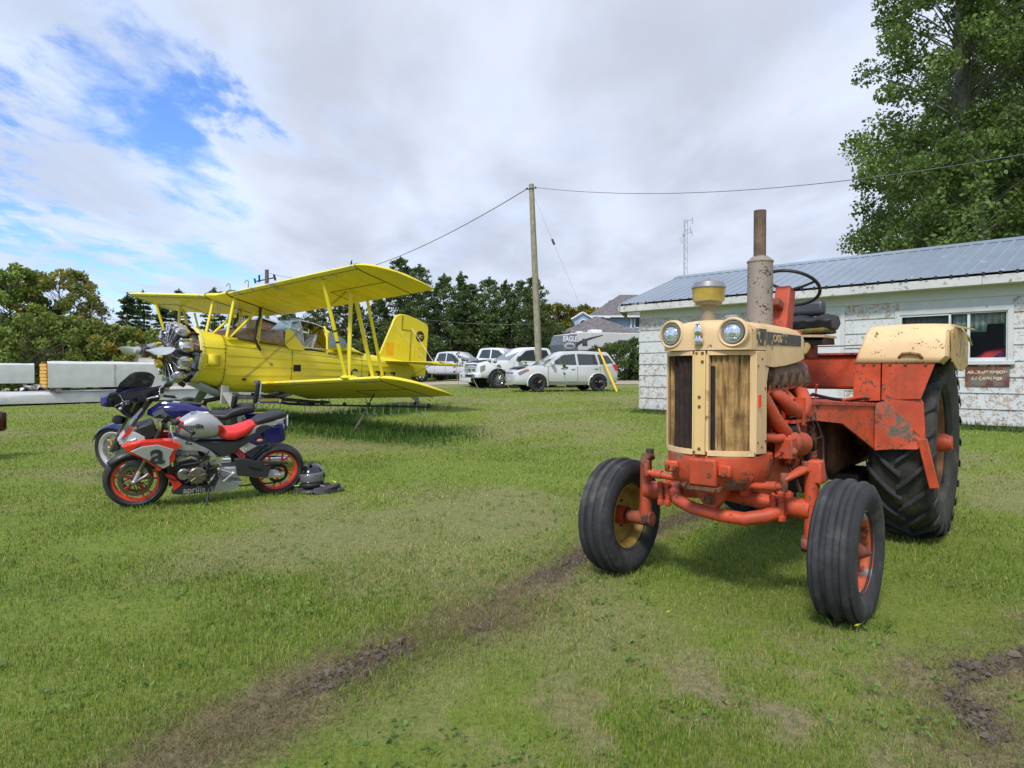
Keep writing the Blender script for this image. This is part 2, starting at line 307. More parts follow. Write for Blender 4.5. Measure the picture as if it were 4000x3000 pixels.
def grass():
    n = 500000; d = 1.35*np.exp(rng.random(n)*math.log(34/1.35)); a = rng.uniform(-.80, .80, n); x = d*np.tan(a)*.98; y = d.copy()
    s = soil_mask(x, y); dr = dry_mask(x, y); lu = lush_mask(x, y); keep = rng.random(n) > np.maximum(s*1.6, dr**2*.80)*(y < 14)
    al = (x-WO[0])*cos(WA)+(y-WO[1])*sin(WA); dd = -(-(x-WO[0])*sin(WA)+(y-WO[1])*cos(WA)); keep &= ~((dd < .05) & (al > 0) & (al < 13))
    keep &= ((y < 22) | (rng.random(n) < .6)); x, y, d, dr, lu, s = [q[keep] for q in (x, y, d, dr, lu, s)]; n = len(x)
    pn = vnoise(x, y, .8, 3); h = (.013+.026*rng.random(n)**1.8)*(.75+.6*pn)*(1+d*.012)+(rng.random(n) < .03)*.03; w = np.maximum(.0028, d*.00125)*(.7+.6*rng.random(n))
    h = h*(1-.45*dr)
    g1, g2, g3, g4 = [np.array(c) for c in ((.165, .275, .032), (.31, .395, .065), (.48, .43, .18), (.10, .195, .026))]
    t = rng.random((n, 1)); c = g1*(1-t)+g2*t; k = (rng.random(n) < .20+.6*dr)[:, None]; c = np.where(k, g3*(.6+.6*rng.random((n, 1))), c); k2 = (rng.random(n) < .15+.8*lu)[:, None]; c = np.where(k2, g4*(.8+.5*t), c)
    c = c*(.72+.55*vnoise(x, y, .45, 3))[:, None]
    o = blades('lawn_grass', x, y, h, w, c); meta(o, 'short mown lawn grass covering the whole field', 'grass', kind='stuff')
    # long grass under the aeroplane, along the shed footing and round the pallets
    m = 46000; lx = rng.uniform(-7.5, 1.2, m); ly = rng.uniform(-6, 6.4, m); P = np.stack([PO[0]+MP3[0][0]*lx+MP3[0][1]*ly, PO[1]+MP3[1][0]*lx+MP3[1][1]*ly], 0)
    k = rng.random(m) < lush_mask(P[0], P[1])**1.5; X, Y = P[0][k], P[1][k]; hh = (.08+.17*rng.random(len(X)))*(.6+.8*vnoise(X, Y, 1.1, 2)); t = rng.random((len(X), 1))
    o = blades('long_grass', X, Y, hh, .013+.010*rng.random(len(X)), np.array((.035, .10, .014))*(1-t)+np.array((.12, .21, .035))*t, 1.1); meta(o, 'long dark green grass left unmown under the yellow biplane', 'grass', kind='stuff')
    m = 4200; al = rng.uniform(-.15, 9.5, m); dd = np.abs(rng.normal(0, .12, m))+.03; X = WO[0]+cos(WA)*al+sin(WA)*dd; Y = WO[1]+sin(WA)*al-cos(WA)*dd; k = rng.random(m) < .25+.75*vnoise(al, al*0, 1.1, 2)
    X, Y, dd = X[k], Y[k], dd[k]; t = rng.random((len(X), 1)); o = blades('weeds', X, Y, (.05+.16*rng.random(len(X)))*np.exp(-dd*2), .012+.012*rng.random(len(X)), np.array((.05, .11, .02))*(1-t)+np.array((.16, .21, .06))*t, .9)
    meta(o, 'fringe of weeds along the foot of the white siding wall', 'weeds', kind='stuff')
grass()
def clods():
    mb = MB(); n = 0
    while n < 1400:
        P = TRACK if random.random() < .72 else TRACK2; i = random.randrange(len(P)-1); t = random.random(); x = P[i][0]*(1-t)+P[i+1][0]*t+random.gauss(0, .13); y = P[i][1]*(1-t)+P[i+1][1]*t+random.gauss(0, .13)
        if float(soil_mask(np.array([x]), np.array([y]))[0]) < .35: 
            n += .2; continue
        r = .003+.013*random.random()**3; n += 1
        if P is TRACK2 and random.random() < .12: r *= 1.8
        k = len(mb.v); q = 6; rs = []
        for a in range(5):
            th = pi*a/4; rs.append([Vector((x, y, gz(x, y)+r*.35+.012))+Vector((sin(th)*cos(2*pi*b/q)*r*random.uniform(.75, 1.5), sin(th)*sin(2*pi*b/q)*r*random.uniform(.75, 1.5), -cos(th)*r*.75)) for b in range(q)])
        mb.rings(rs)
    mb.build('soil_clods', mk('clod_soil', (.12, .098, .078), .95, var=.5, vs=9, bump=.8, bs=90), None, ang=25, fix=False, kind='stuff', label='loose dark clods of soil along the churned strips', cat='soil')
clods()
def straw():
    n = 26000; P = [TRACK if random.random() < .8 else TRACK2 for _ in range(n)]; X = []; Y = []
    for p in P:
        i = random.randrange(len(p)-1); t = random.random(); X.append(p[i][0]*(1-t)+p[i+1][0]*t+random.gauss(0, .19)); Y.append(p[i][1]*(1-t)+p[i+1][1]*t+random.gauss(0, .16))
    X = np.array(X); Y = np.array(Y); t = rng.random((n, 1)); h = .012+.02*rng.random(n)
    o = blades('dead_grass', X, Y, h, .0035+0*h, np.array((.30, .24, .12))*(1-t)+np.array((.14, .12, .06))*t, 4.0, ground_z(X, Y)+.006); meta(o, 'dead straw coloured grass strewn over the churned soil', 'grass', kind='stuff')
straw()

def lawn_weeds():
    n = 1300; d = 1.8+11*rng.random(n)**1.2; a = rng.uniform(-.68, .68, n); cx = d*np.tan(a); cy = d; k = (vnoise(cx, cy, 1.7, 2) > .5) & (soil_mask(cx, cy) < .2); cx, cy = cx[k], cy[k]; q = 7; n = len(cx)
    X = np.repeat(cx, q)+rng.normal(0, .022, n*q); Y = np.repeat(cy, q)+rng.normal(0, .022, n*q); Z = ground_z(X, Y)+.012+.022*rng.random(n*q); b = rng.random(n*q)*6.283; s = .007+.009*rng.random(n*q); t = rng.normal(0, .35, (2, n*q))
    u = np.stack([np.cos(b)*s, np.sin(b)*s, t[0]*s], -1); v = np.stack([-np.sin(b)*s*.7, np.cos(b)*s*.7, t[1]*s], -1); P = np.stack([X, Y, Z], -1)
    V = np.stack([P-u, P-u*.2+v, P+u, P-u*.2-v], 1).reshape(-1, 3); T = np.array((.13, .22, .045))*(.7+.7*rng.random((n*q, 1))); o = tri_mesh('clover_leaves', V, np.arange(len(V)).reshape(-1, 4), np.repeat(T, 4, 0), GRASSM); meta(o, 'small round clover and weed leaves low in the lawn', 'weeds', kind='stuff')
    # uncut tufts against the tyres and bike wheels
    C = [(1.82, 3.70), (.80, 4.70), (3.36, 6.0), (2.3, 7.1), (-3.78, 6.88), (-2.65, 7.62), (-2.2, 7.75), (-5.2, 8.95)]; m = 340; X = np.concatenate([c[0]+rng.normal(0, .17, m) for c in C]); Y = np.concatenate([c[1]+rng.normal(0, .17, m) for c in C]); t = rng.random((len(X), 1))
    o = blades('grass_tufts', X, Y, .03+.045*rng.random(len(X)), .004+.003*rng.random(len(X)), np.array((.09, .19, .03))*(1-t)+np.array((.28, .34, .07))*t, .9); meta(o, 'longer grass tufts standing round the parked wheels', 'grass', kind='stuff')
    n = 800; X = np.concatenate([rng.uniform(-5, 3.8, n)]); Y = 1.6+7.5*rng.random(n)**1.3; k = (np.abs(X) < Y*.72) & (vnoise(X, Y, 2.3, 2) > .48); X, Y = X[k], Y[k]; m = 12; X = np.repeat(X, m)+rng.normal(0, .018, len(X)*m); Y = np.repeat(Y, m)+rng.normal(0, .018, len(Y)*m); t = rng.random((len(X), 1))
    o = blades('coarse_grass', X, Y, .025+.045*rng.random(len(X)), .0035+.003*rng.random(len(X)), np.array((.12, .22, .035))*(1-t)+np.array((.42, .42, .13))*t, 1.0); meta(o, 'coarser blades of grass sticking out of the mown lawn', 'grass', kind='stuff')
lawn_weeds()
# ------------------------------------------------------------------ shared materials
ORANGE = mk('tractor_orange', (.52, .072, .025), .50, 0, .25, 6, chips=((.10, .07, .05), .607, 26, .09), chips2=((.25, .085, .045), .59, 9, .22), bump=.2, bs=30, streak=((.28, .06, .03), .5, 7))
ORWORN = mk('tractor_orange_worn', (.52, .08, .03), .55, 0, .25, 6, chips=((.13, .12, .095), .58, 9, .10), chips2=((.14, .065, .04), .588, 38, .08), bump=.2, bs=30)
GREASE = mk('greasy_casting', (.24, .065, .035), .6, 0, .5, 9, chips=((.045, .035, .028), .56, 10, .12), bump=.4, bs=40)
CREAM = mk('tractor_cream', (.72, .50, .265), .45, 0, .07, 3, chips=((.20, .09, .04), .665, 34, .03), chips2=((.40, .24, .09), .655, 7, .12), bump=.06, bs=20, streak=((.42, .25, .11), .38, 9))
CREAMP = mk('fender_cream', (.74, .52, .27), .5, 0, .07, 3, chips=((.16, .085, .035), .635, 60, .025), chips2=((.30, .13, .04), .735, 9, .04), bump=.08, bs=30)
GRILLM = mk('grille_mesh_metal', (.54, .35, .14), .75, .1, .35, 12, chips=((.12, .055, .02), .60, 13, .25), bump=.9, bs=260, streak=((.11, .045, .015), .95, 22))
OIL = mk('oil_soaked_mesh', (.040, .027, .020), .7, .1, .5, 16, chips=((.20, .11, .03), .68, 11, .2), bump=.9, bs=260)
TYRE = mk('tyre_rubber', (.040, .041, .044), .78, 0, .3, 6, chips=((.12, .11, .095), .60, 6, .3), bump=.35, bs=45, spec=.35)
TYRED = mk('tyre_dusty', (.055, .052, .046), .85, 0, .35, 5, chips=((.19, .155, .105), .60, 4, .25), bump=.35, bs=45, spec=.3)
BLK = mk('black_plastic', (.022, .022, .024), .5, 0, .15, 8, bump=.08, bs=120)
RUST = mk('rusty_iron', (.17, .075, .035), .8, .2, .4, 14, chips=((.07, .045, .035), .58, 20, .2), bump=.5, bs=70)
MUFF = mk('speckled_muffler', (.30, .25, .21), .7, .25, .1, 5, chips=((.06, .045, .035), .60, 55, .04), bump=.3, bs=60)
PIPE = mk('rusty_pipe', (.15, .10, .07), .75, .3, .4, 9, chips=((.28, .26, .22), .60, 14, .1), bump=.4, bs=60)
CHROME = mk('chrome', (.75, .75, .77), .12, 1, .05, 5)
STEEL = mk('dull_steel', (.34, .34, .35), .42, .85, .2, 12, bump=.1)
ALU = mk('cast_aluminium', (.48, .48, .49), .42, .7, .18, 18, chips=((.12, .11, .10), .70, 20, .1), bump=.15, bs=80)
GLASSM = mk('clear_glass', (.9, .95, .97), .03, 0, 0, 3, trans=1, ior=1.3)
def lens_mat():
    m = mk('ribbed_lens', (.62, .66, .70), .12, .75, .35, 30, bump=.0); return m
LENS = lens_mat()
GREYR = mk('grey_lamp_ring', (.17, .18, .17), .5, .2, .1, 8)
BRNPOD = mk('brown_casting', (.15, .095, .065), .85, 0, .35, 12, bump=.6, bs=50)
# ------------------------------------------------------------------ tractor
def ribbed_tyre(mb, c, ax, Ro, Ri, w):
    h = w/2; pr = [(Ri, -h*.62), (Ri+.03, -h*.8), (Ri+(Ro-Ri)*.45, -h*1.0), (Ro-.045, -h*.98), (Ro-.022, -h*.86)]
    for c0, wd in ((-.56, .22), (0, .24), (.56, .22)):
        a = (c0-wd/2)*h; b = (c0+wd/2)*h; k = Ro-.012*abs(c0)*1.2; pr += [(k-.020, a-.009), (k-.003, a), (k, a+.006), (k, b-.006), (k-.003, b), (k-.020, b+.009)]
    pr += [(Ro-.022, h*.86), (Ro-.045, h*.98), (Ri+(Ro-Ri)*.45, h*1.0), (Ri+.03, h*.8), (Ri, h*.62)]
    return mb.rev(pr, c, ax, 72)
def tractor():
    T = thing('tractor', 'old orange and cream farm tractor with rust stained grille and tall exhaust stack', 'tractor', (1.30, 4.20, 0), (0, 0, R(-130)))
    # front wheels
    for sy in (1, -1):
        w = thing('front_wheel', '', '', (0, 0, 0)); 
        for k in list(w.keys()): del w[k]
        w.parent = T; y = .72*sy; cz = .385
        if sy < 0: w['label'] = 'front wheel with faded yellow rim and orange hub'
        else: w['label'] = 'front wheel with flaking orange and grey rim'
        ribbed_tyre(MB(), (0, y, cz), (0, 1, 0), .392, .215, .235).build('tyre', TYRE, w, ang=32)
        rm = mk('rim_yellow', (.40, .26, .06), .65, .1, .3, 8, chips=((.10, .07, .05), .62, 9, .15)) if sy < 0 else mk('rim_flaking', (.60, .12, .04), .6, .1, .2, 6, chips=((.36, .36, .36), .60, 6, .05), chips2=((.12, .05, .03), .61, 7, .06))
        MB().lathe([(.222, -.085), (.228, -.075), (.20, -.06), (.185, -.03), (.185, .03), (.20, .06), (.228, .075), (.222, .085)], (0, y, cz), (0, 1, 0), 48).build('rim', rm, w)
        MB().lathe([(.19, sy*.0), (.15, sy*.035), (.10, sy*.03), (.055, sy*.03)], (0, y, cz), (0, 1, 0), 40).build('wheel_disc', rm, w)
        MB().lathe([(.062, -.05), (.062, .03), (.05, .05), (.03, .085), (.012, .115), (.001, .12)], (0, y, cz), (0, sy, 0), 20).build('hub', ORANGE if sy < 0 else GREASE, w)
        mb = MB()
        for a in range(6): mb.cyl((.10*cos(a*pi/3), y+sy*.02, cz+.10*sin(a*pi/3)), (.10*cos(a*pi/3), y+sy*.045, cz+.10*sin(a*pi/3)), .011, 6)
        mb.build('wheel_bolts', RUST, w, kind='stuff')
    # rear wheels
    for sy in (1, -1):
        w = link(bpy.data.objects.new('rear_wheel', None)); w.parent = T; c = (-2.47, .645*sy, .785); h = .225
        MB().rev([(.45, -h*.7), (.48, -h*.85), (.60, -h), (.70, -h*.97), (.735, -h*.8), (.757, 0), (.735, h*.8), (.70, h*.97), (.60, h), (.48, h*.85), (.45, h*.7)], c, (0, 1, 0), 80).build('tyre', TYRED, w, ang=30)
        mb = MB(); nl = 23
        for side in (1, -1):
            for i in range(nl):
                a0 = 2*pi*(i+(0 if side > 0 else .5))/nl; pts = []
                for t, (yy, da, rr) in enumerate(((-.018, .10, .0), (.07, .02, .0), (.16, -.085, -.006), (.222, -.16, -.03))):
                    a = a0-da*1.25; y = c[1]+side*yy; hw = .021 if t < 3 else .030
                    ring = []
                    for (dr, s) in ((-.03, -1.35), (.038+rr, -.8), (.038+rr, .8), (-.03, 1.35)):
                        r = .757-.022*(abs(yy)/.225)**2+dr; aa = a+s*hw/.78; ring.append((c[0]+r*cos(aa), y, c[2]+r*sin(aa)))
                    pts.append(ring)
                yy = .236; r0 = .66; a = a0+.18*1.25; ring = [(c[0]+(r0+dr)*cos(a+s*.03/.78), c[1]+side*yy, c[2]+(r0+dr)*sin(a+s*.03/.78)) for dr, s in ((-.02, -1.2), (.03, -.9), (.03, .9), (-.02, 1.2))]
                pts.append(ring); MB().rings(pts).build('tread_lug', TYRE, w, ang=30, bevel=.006 if sy > 0 else 0)
        rm = mk('rear_rim_rust', (.26, .12, .045), .75, .15, .4, 6, chips=((.42, .20, .07), .58, 5, .2), bump=.2)
        MB().lathe([(.475, -.17), (.485, -.16), (.44, -.13), (.42, -.06), (.42, .06), (.44, .13), (.485, .16), (.475, .17)], c, (0, 1, 0), 64).build('rim', rm, w)
        MB().lathe([(.43, sy*-.02), (.34, sy*.02), (.2, sy*-.03), (.12, sy*-.03), (.10, sy*.0), (.001, sy*.0)], c, (0, 1, 0), 48).build('wheel_disc', rm, w)
        MB().lathe([(.075, 0), (.075, sy*.20), (.055, sy*.25), (.001, sy*.255)], c, (0, 1, 0), 20).build('hub', ORANGE, w)
        mb = MB()
        for a in range(8): mb.box((c[0]+.43*cos(a*pi/4), c[1]+sy*.03, c[2]+.43*sin(a*pi/4)), (.05, .03, .05), (0, 0, 0))
        mb.build('rim_lugs', RUST, w, kind='stuff')
    # bonnet: cross sections along x
    def sec(x, hw, zb, zt, sh=.05, dome=.03, n=6):
        p = [(x, -hw, zb)]
        for i in range(n+1):
            a = pi-(pi/2)*i/n; p.append((x, -hw+sh+sh*cos(a), zt-dome-sh+sh*sin(a)))
        for i in range(1, 8): t = -1+2*i/8; p.append((x, t*(hw-sh), zt-dome*t*t))
        for i in range(n+1):
            a = pi/2-(pi/2)*i/n; p.append((x, hw-sh+sh*cos(a), zt-dome-sh+sh*sin(a)))
        p.append((x, hw, zb)); return p
    nose = MB(); face = []
    xs = [.03, .12, .19, .235]
    rr = [sec(x, .277-.004*(i > 2), 1.492, 1.682-.004*i) for i, x in enumerate(xs)]
    # rolled front edge, curved in plan
    def fr(ring, dx, k, dz): return [(.235+dx*(1-min(1, abs(p[1])/.277)**5)+k, p[1]*(1-.018*(dx*14)), 1.492+(p[2]-1.492)*(1-dz) if p[2] > 1.5 else p[2]) for p in ring]
    b0 = rr[-1]
    for s_ in (.995, .985, .965, .935, .89, .82, .72, .58, .4, .2, .03): rr.append([(.235+.098*math.sqrt(max(0, 1-s_**7))-.03*(p[1]*s_/.277)**2, p[1]*s_, 1.492+(p[2]-1.492)*s_) for p in b0])
    nose.rings(rr, closed=True, cap=True).build('bonnet_nose', CREAM, T, ang=50)
    # front face plate under the roll is the cap; lamps set in shallow wells
    hs = [sec(x, .277, zb, zt, .07, .03) for x, zb, zt in ((.024, 1.40, 1.682), (-.1, 1.395, 1.684), (-.3, 1.405, 1.686), (-.5, 1.425, 1.684), (-.63, 1.445, 1.676))]
    for x, q_, zb, zt in ((-.69, .985, 1.455, 1.662), (-.725, .94, 1.475, 1.645), (-.742, .87, 1.50, 1.615)): hs.append(sec(x, .277*q_, zb, zt, .07, .03))
    MB().rings(hs, cap=True).build('bonnet', CREAM, T, ang=45)
    for sy in (-1, 1):
        L_ = link(bpy.data.objects.new('headlight', None)); L_.parent = T; c = (.266, sy*.180, 1.588); ax = (1, sy*.16, .03)
        MB().lathe([(.088, .02), (.084, .052), (.078, .058), (.071, .055), (.066, .04), (.060, .01)], c, ax, 40).build('lamp_well', CREAM, L_)
        MB().lathe([(.064, .0), (.065, .050), (.060, .058), (.050, .056), (.048, .050)], c, ax, 40).build('lamp_ring', GREYR, L_)
        MB().lathe([(.050, .046), (.040, .055), (.022, .062), (.001, .064)], c, ax, 32).build('lamp_glass', LENS, L_)
        mb = MB(); A = Vector(ax).normalized(); u = Vector((0, 0, 1)); v = A.cross(u).normalized()
        for k in range(-5, 6):
            y = k*.0085; hw = math.sqrt(max(.047**2-y*y, 1e-6)); p = Vector(c)+A*.0615+v*y
            mb.tube([p-u*hw*.95-A*.006, p+A*.001, p+u*hw*.95-A*.006], .0018, 4)
            if k % 2 == 0: p = Vector(c)+A*.0618+u*y; mb.tube([p-v*hw*.95-A*.006, p+A*.001, p+v*hw*.95-A*.006], .0012, 4)
        mb.build('lens_ribs', mk('lens_rib', (.75, .8, .85), .08, .6, .1, 20), L_, kind='stuff')
    mb = MB(); mb.sph((.352, .0, 1.605), (.012, .020, .034)); mb.sph((.356, .0, 1.641), (.010, .012, .013)); mb.sph((.354, .014, 1.600), (.009, .010, .028)); mb.sph((.354, -.014, 1.600), (.009, .010, .028)); mb.sph((.357, -.011, 1.641), (.008, .008, .005)); mb.box((.350, .008, 1.571), (.01, .007, .02)); mb.box((.350, -.008, 1.571), (.01, .007, .02))
    mb.lathe([(.026, -.004), (.026, .006), (.02, .012), (.001, .015)], (.345, 0, 1.543), (1, 0, 0), 24)
    for k in (-1, 0, 1): mb.torus((.352, 0, 1.543+k*.008), (.05, 0, 1), .022-abs(k)*.004, .0018, 20, 5)
    mb.build('bird_emblem', CHROME, T)
    # grille shell
    def px(y): return .322-.135*(abs(y)/.275)**2.3
    mb = MB(); yy = [-.275+.55*i/28 for i in range(29)]
    def strip(z0, z1, off, t=.02, y0=-.275, y1=.275):
        q = [y0+(y1-y0)*i/20 for i in range(21)]; mb.rings([[(px(y)+off, y, z0), (px(y)+off, y, z1), (px(y)+off-t, y, z1), (px(y)+off-t, y, z0)] for y in q])
    for a, b in ((-.270, -.045), (.045, .270)): strip(1.462, 1.488, .008, .03, a, b); strip(.882, .912, .006, .03, a, b)
    for a, b in ((-.048, -.036), (.036, .052), (.252, .277), (-.277, -.262)): strip(.905, 1.466, .006, .03, a, b)
    mb.build('grille_frame', CREAM, T, bevel=.003)
    MB().bb((.30, -.034, .885), (.333, .034, 1.487)).build('grille_centre_strip', mk('strip_cream', (.68, .47, .19), .5, 0, .1, 4, chips=((.13, .06, .03), .64, 12, .06)), T, bevel=.004)
    mb = MB()
    for z in (1.475, 1.425, 1.22, 1.165, .92): mb.cyl((.33, 0 if z < 1.4 else .018, z), (.338, 0 if z < 1.4 else .018, z), .009, 10); 
    mb.cyl((.33, -.018, 1.475), (.338, -.018, 1.475), .007, 10); mb.build('bolts', RUST, T, kind='stuff')
    def corr(y0, y1, n, name, mats, sp):
        mb = MB(); q = [y0+(y1-y0)*i/(n*8) for i in range(n*8+1)]; zs = [.908, 1.0, 1.2, 1.4, 1.465]; rs = []
        for i, y in enumerate(q):
            o = .020*abs(cos(pi*n*(y-y0)/(y1-y0)))**.7; rs.append([(px(y)-.010-o, y, z) for z in zs])
        mb.rings(rs, closed=False, cap=False); mb.m = []
        for i in range(len(q)-1):
            for k in range(4): mb.m.append(1 if sp(q[i], zs[k]) else 0)
        o = mb.build(name, mats, T, ang=80, fix=False); return o
    corr(-.262, -.048, 5, 'grille_panel', [GRILLM, OIL], lambda y, z: -.205 < y < -.05)
    corr(.052, .252, 7, 'grille_panel', [GRILLM, OIL], lambda y, z: y < .074 and z < 1.3)
    for sy in (1, -1):
        MB().prism([(.192, .895), (.192, 1.486), (.028, 1.486), (.028, .885)], sy*.272, sy*.281).build('side_panel', CREAM, T, bevel=.003)
        MB().prism([(.045, 1.486), (.02, 1.486), (.02, 1.395), (-.02, 1.39), (.012, 1.30), (.024, 1.15), (.026, .885), (.045, .885)], sy*.266, sy*.274).build('panel_edge', CREAM, T)
        mb = MB()
        for x, z in ((.17, 1.40), (.17, .96), (.05, 1.40), (.05, .96), (.11, 1.44), (.06, 1.27), (.11, .93)): mb.cyl((x, sy*.28, z), (x, sy*.285, z), .007, 8)
        mb.build('bolts', RUST, T, kind='stuff')
    mb = MB(); mb.tube([(.155, .283, 1.165), (.155, .285, 1.235)], .011, 10); mb.build('marker_lamp', mk('red_lens', (.62, .05, .02), .25), T)
    MB().lathe([(.27, 0), (.26, .02)], (0, 0, 0), (0, 0, 1), 4).v
    # radiator core seen from the side and behind the mesh
    MB().bb((.06, -.25, .9), (.14, .25, 1.40)).build('radiator', mk('radiator_black', (.03, .028, .025), .8), T)
    # decal band, worn, on both sides of the bonnet
    DEC = mk('worn_decal', (.075, .075, .07), .7, 0, .3, 20, chips=((.60, .44, .22), .60, 22, .06), chips2=((.33, .09, .05), .70, 9, .05))
    for sy in (1, -1):
        MB().prism([(.02, 1.525), (.02, 1.602), (-.60, 1.602), (-.60, 1.532)], sy*.2775, sy*.2795).build('decal_band', DEC, T)
        MB().prism([(.19, 1.515), (.19, 1.615), (.034, 1.615), (.034, 1.52)], sy*.2775, sy*.2795).build('decal_band', DEC, T)
        lm = mk('decal_letters', (.56, .40, .20), .7, chips=((.1, .09, .08), .66, 30, .05)); a = text_on('CASE', .062, lm, T, (-.15, sy*.2805, 1.565), (pi/2, 0, pi if sy > 0 else 0), depth=.0008, squash=1.05, weight=.0015)
        text_on('930', .05, lm, T, (-.47, sy*.2805, 1.565), (pi/2, 0, pi if sy > 0 else 0), depth=.0006) if False else None
    # precleaner, cap, exhaust
    c = (.145, -.03, 0); MB().lathe([(.043, 1.66), (.043, 1.705), (.040, 1.706), (.040, 1.735), (.041, 1.737), (.041, 1.765), (.06, 1.768), (.077, 1.772), (.078, 1.782), (.080, 1.784)], c, (0, 0, 1), 32).build('intake_neck', mk('intake_neck', (.30, .25, .16), .6, .1, .2, 6), T)
    MB().lathe([(.078, 1.783), (.092, 1.79), (.096, 1.865), (.098, 1.868)], c, (0, 0, 1), 40).build('precleaner_bowl', mk('dirty_yellow_plastic', (.48, .33, .07), .35, 0, .3, 9, chips=((.24, .20, .10), .58, 8, .2), coat=.3), T)
    MB().lathe([(.099, 1.866), (.101, 1.872), (.094, 1.884), (.085, 1.902), (.06, 1.912), (.02, 1.916), (.006, 1.918), (.005, 1.93), (.001, 1.931)], c, (0, 0, 1), 40).build('precleaner_cap', mk('grey_cap', (.26, .26, .27), .5, .4), T)
    MB().lathe([(.035, 1.675), (.042, 1.68), (.042, 1.692), (.03, 1.698), (.001, 1.70)], (.17, .12, 0), (0, 0, 1), 24).build('radiator_cap', ALU, T)
    e = thing('exhaust_stack', '', ''); [e.__delitem__(k) for k in list(e.keys())]; e.parent = T
    MB().lathe([(.083, 1.66), (.085, 1.68), (.083, 2.112), (.088, 2.114), (.088, 2.122), (.080, 2.128), (.055, 2.15), (.044, 2.158)], (-.62, 0, 0), (0, 0, 1), 40).build('muffler', MUFF, e)
    MB().lathe([(.043, 2.15), (.041, 2.16), (.041, 2.465), (.037, 2.465), (.036, 2.2)], (-.62, 0, 0), (.004, 0, 1), 28).build('tail_pipe', PIPE, e)
    # steering column and wheel
    MB().box((-1.09, 0, 1.79), (.15, .12, .40), (0, -16, 0), taper=(.85, .9)).build('steering_column', ORANGE, T, bevel=.01)
    MB().box((-.98, -.02, 1.86), (.10, .09, .06), (0, -16, 0)).build('column_bracket', GREASE, T, bevel=.01)
    sw = link(bpy.data.objects.new('steering_wheel', None)); sw.parent = T; A = Vector((-.48, 0, .86)).normalized(); c = Vector((-1.175, 0, 1.965))
    MB().torus(c+A*.03, A, .222, .0125, 56, 10).build('wheel_rim', BLK, sw)
    mb = MB(); u = A.cross(Vector((0, 1, 0))).normalized(); v = A.cross(u)
    for k in range(3): d = u*cos(2*pi*k/3+.25)+v*sin(2*pi*k/3+.25); mb.tube([c, c+d*.12+A*.012, c+d*.222+A*.03], [.015, .010, .009], 8)
    mb.lathe([(.001, .03), (.03, .028), (.04, .01), (.038, -.03), (.03, -.05)], c, A, 20); mb.build('spokes', BLK, sw)
    # seat
    st = link(bpy.data.objects.new('seat', None)); st.parent = T
    SB = mk('grey_black_vinyl', (.045, .048, .055), .42, 0, .15, 9, chips=((.28, .16, .10), .80, 12, .05), bump=.12)
    TORN = mk('torn_vinyl', (.022, .022, .025), .5, 0, .2, 9, chips=((.17, .075, .045), .60, 7, .03), bump=.6, bs=16)
    MB().box((-1.60, 0.01, 1.865), (.09, .29, .125), (0, -8, 0)).build('back_pad', SB, st, bevel=.035, seg=4)
    mb = MB(); rs = []
    for i in range(13):
        y = -.25+.5*i/12; k = .012*sin(i*2.1); rs.append([(-1.42+k, y, 1.69+k), (-1.40, y, 1.76+k*.6), (-1.45, y, 1.795+.014*sin(i*1.3)), (-1.62, y, 1.80+k), (-1.68, y, 1.74), (-1.60, y, 1.69)])
    mb.rings(rs).build('torn_backrest', TORN, st, ang=60, bevel=.008)
    mb = MB(); rs = []
    for i in range(11):
        y = -.22+.44*i/10; k = .008*sin(i*1.9); rs.append([(-1.30, y, 1.57+k), (-1.29, y, 1.60), (-1.34, y, 1.625+k), (-1.60, y, 1.63+k), (-1.62, y, 1.575)])
    mb.rings(rs).build('seat_cushion', TORN, st, ang=60)
    MB().box((-1.47, .02, 1.668), (.34, .42, .035), (3, 0, 0)).build('mossy_foam', mk('mossy_foam', (.14, .11, .022), .95, 0, .5, 20, bump=1, bs=90), st, bevel=.014)
    MB().box((-1.43, .03, 1.637), (.32, .42, .018), (-2, 0, 0)).build('seat_board', mk('split_plywood', (.50, .38, .22), .8, 0, .2, 20), st)
    MB().box((-1.45, .0, 1.52), (.26, .22, .10)).build('seat_frame', GREASE, st, bevel=.01)
    mb = MB(); mb.tube([(-1.33, .10, 1.60), (-1.30, .11, 1.55), (-1.27, .10, 1.50)], [.02, .026, .012], 7); mb.tube([(-1.36, .14, 1.60), (-1.33, .17, 1.55)], [.018, .010], 6); mb.build('foam_tuft', mk('foam', (.36, .26, .10), .95, bump=1), st)
    # engine and driveline
    eng = link(bpy.data.objects.new('engine', None)); eng.parent = T
    MB().bb((-.98, -.17, .80), (-.08, .15, 1.34)).build('engine_block', GREASE, eng, bevel=.02)
    mb = MB()
    for i in range(5): mb.bb((-.90+i*.17, .15, .86), (-.84+i*.17, .18, 1.20))
    mb.bb((-.95, .15, 1.20), (-.12, .175, 1.235)); mb.build('block_ribs', ORWORN, eng, bevel=.008, kind='stuff')
    mb = MB()
    mb.tube([(-.12, .20, 1.345), (-.3, .215, 1.36), (-.6, .215, 1.37), (-.86, .20, 1.385)], [.045, .055, .055, .05], 12)
    for i in range(5): x = -.18-i*.155; mb.tube([(x, .22, 1.36), (x-.01, .245, 1.32), (x-.01, .20, 1.27)], [.048, .042, .04], 9)
    mb.build('exhaust_manifold', BRNPOD, eng, ang=60)
    mb = MB(); mb.box((-.50, .20, 1.262), (.80, .08, .018), (0, 3, 0))
    for i in range(10): mb.cyl((-.14-.08*i, .235, 1.25+.003*i), (-.14-.08*i, .235, 1.285+.003*i), .010, 6)
    mb.build('manifold_flange', ORWORN, eng, bevel=.003)
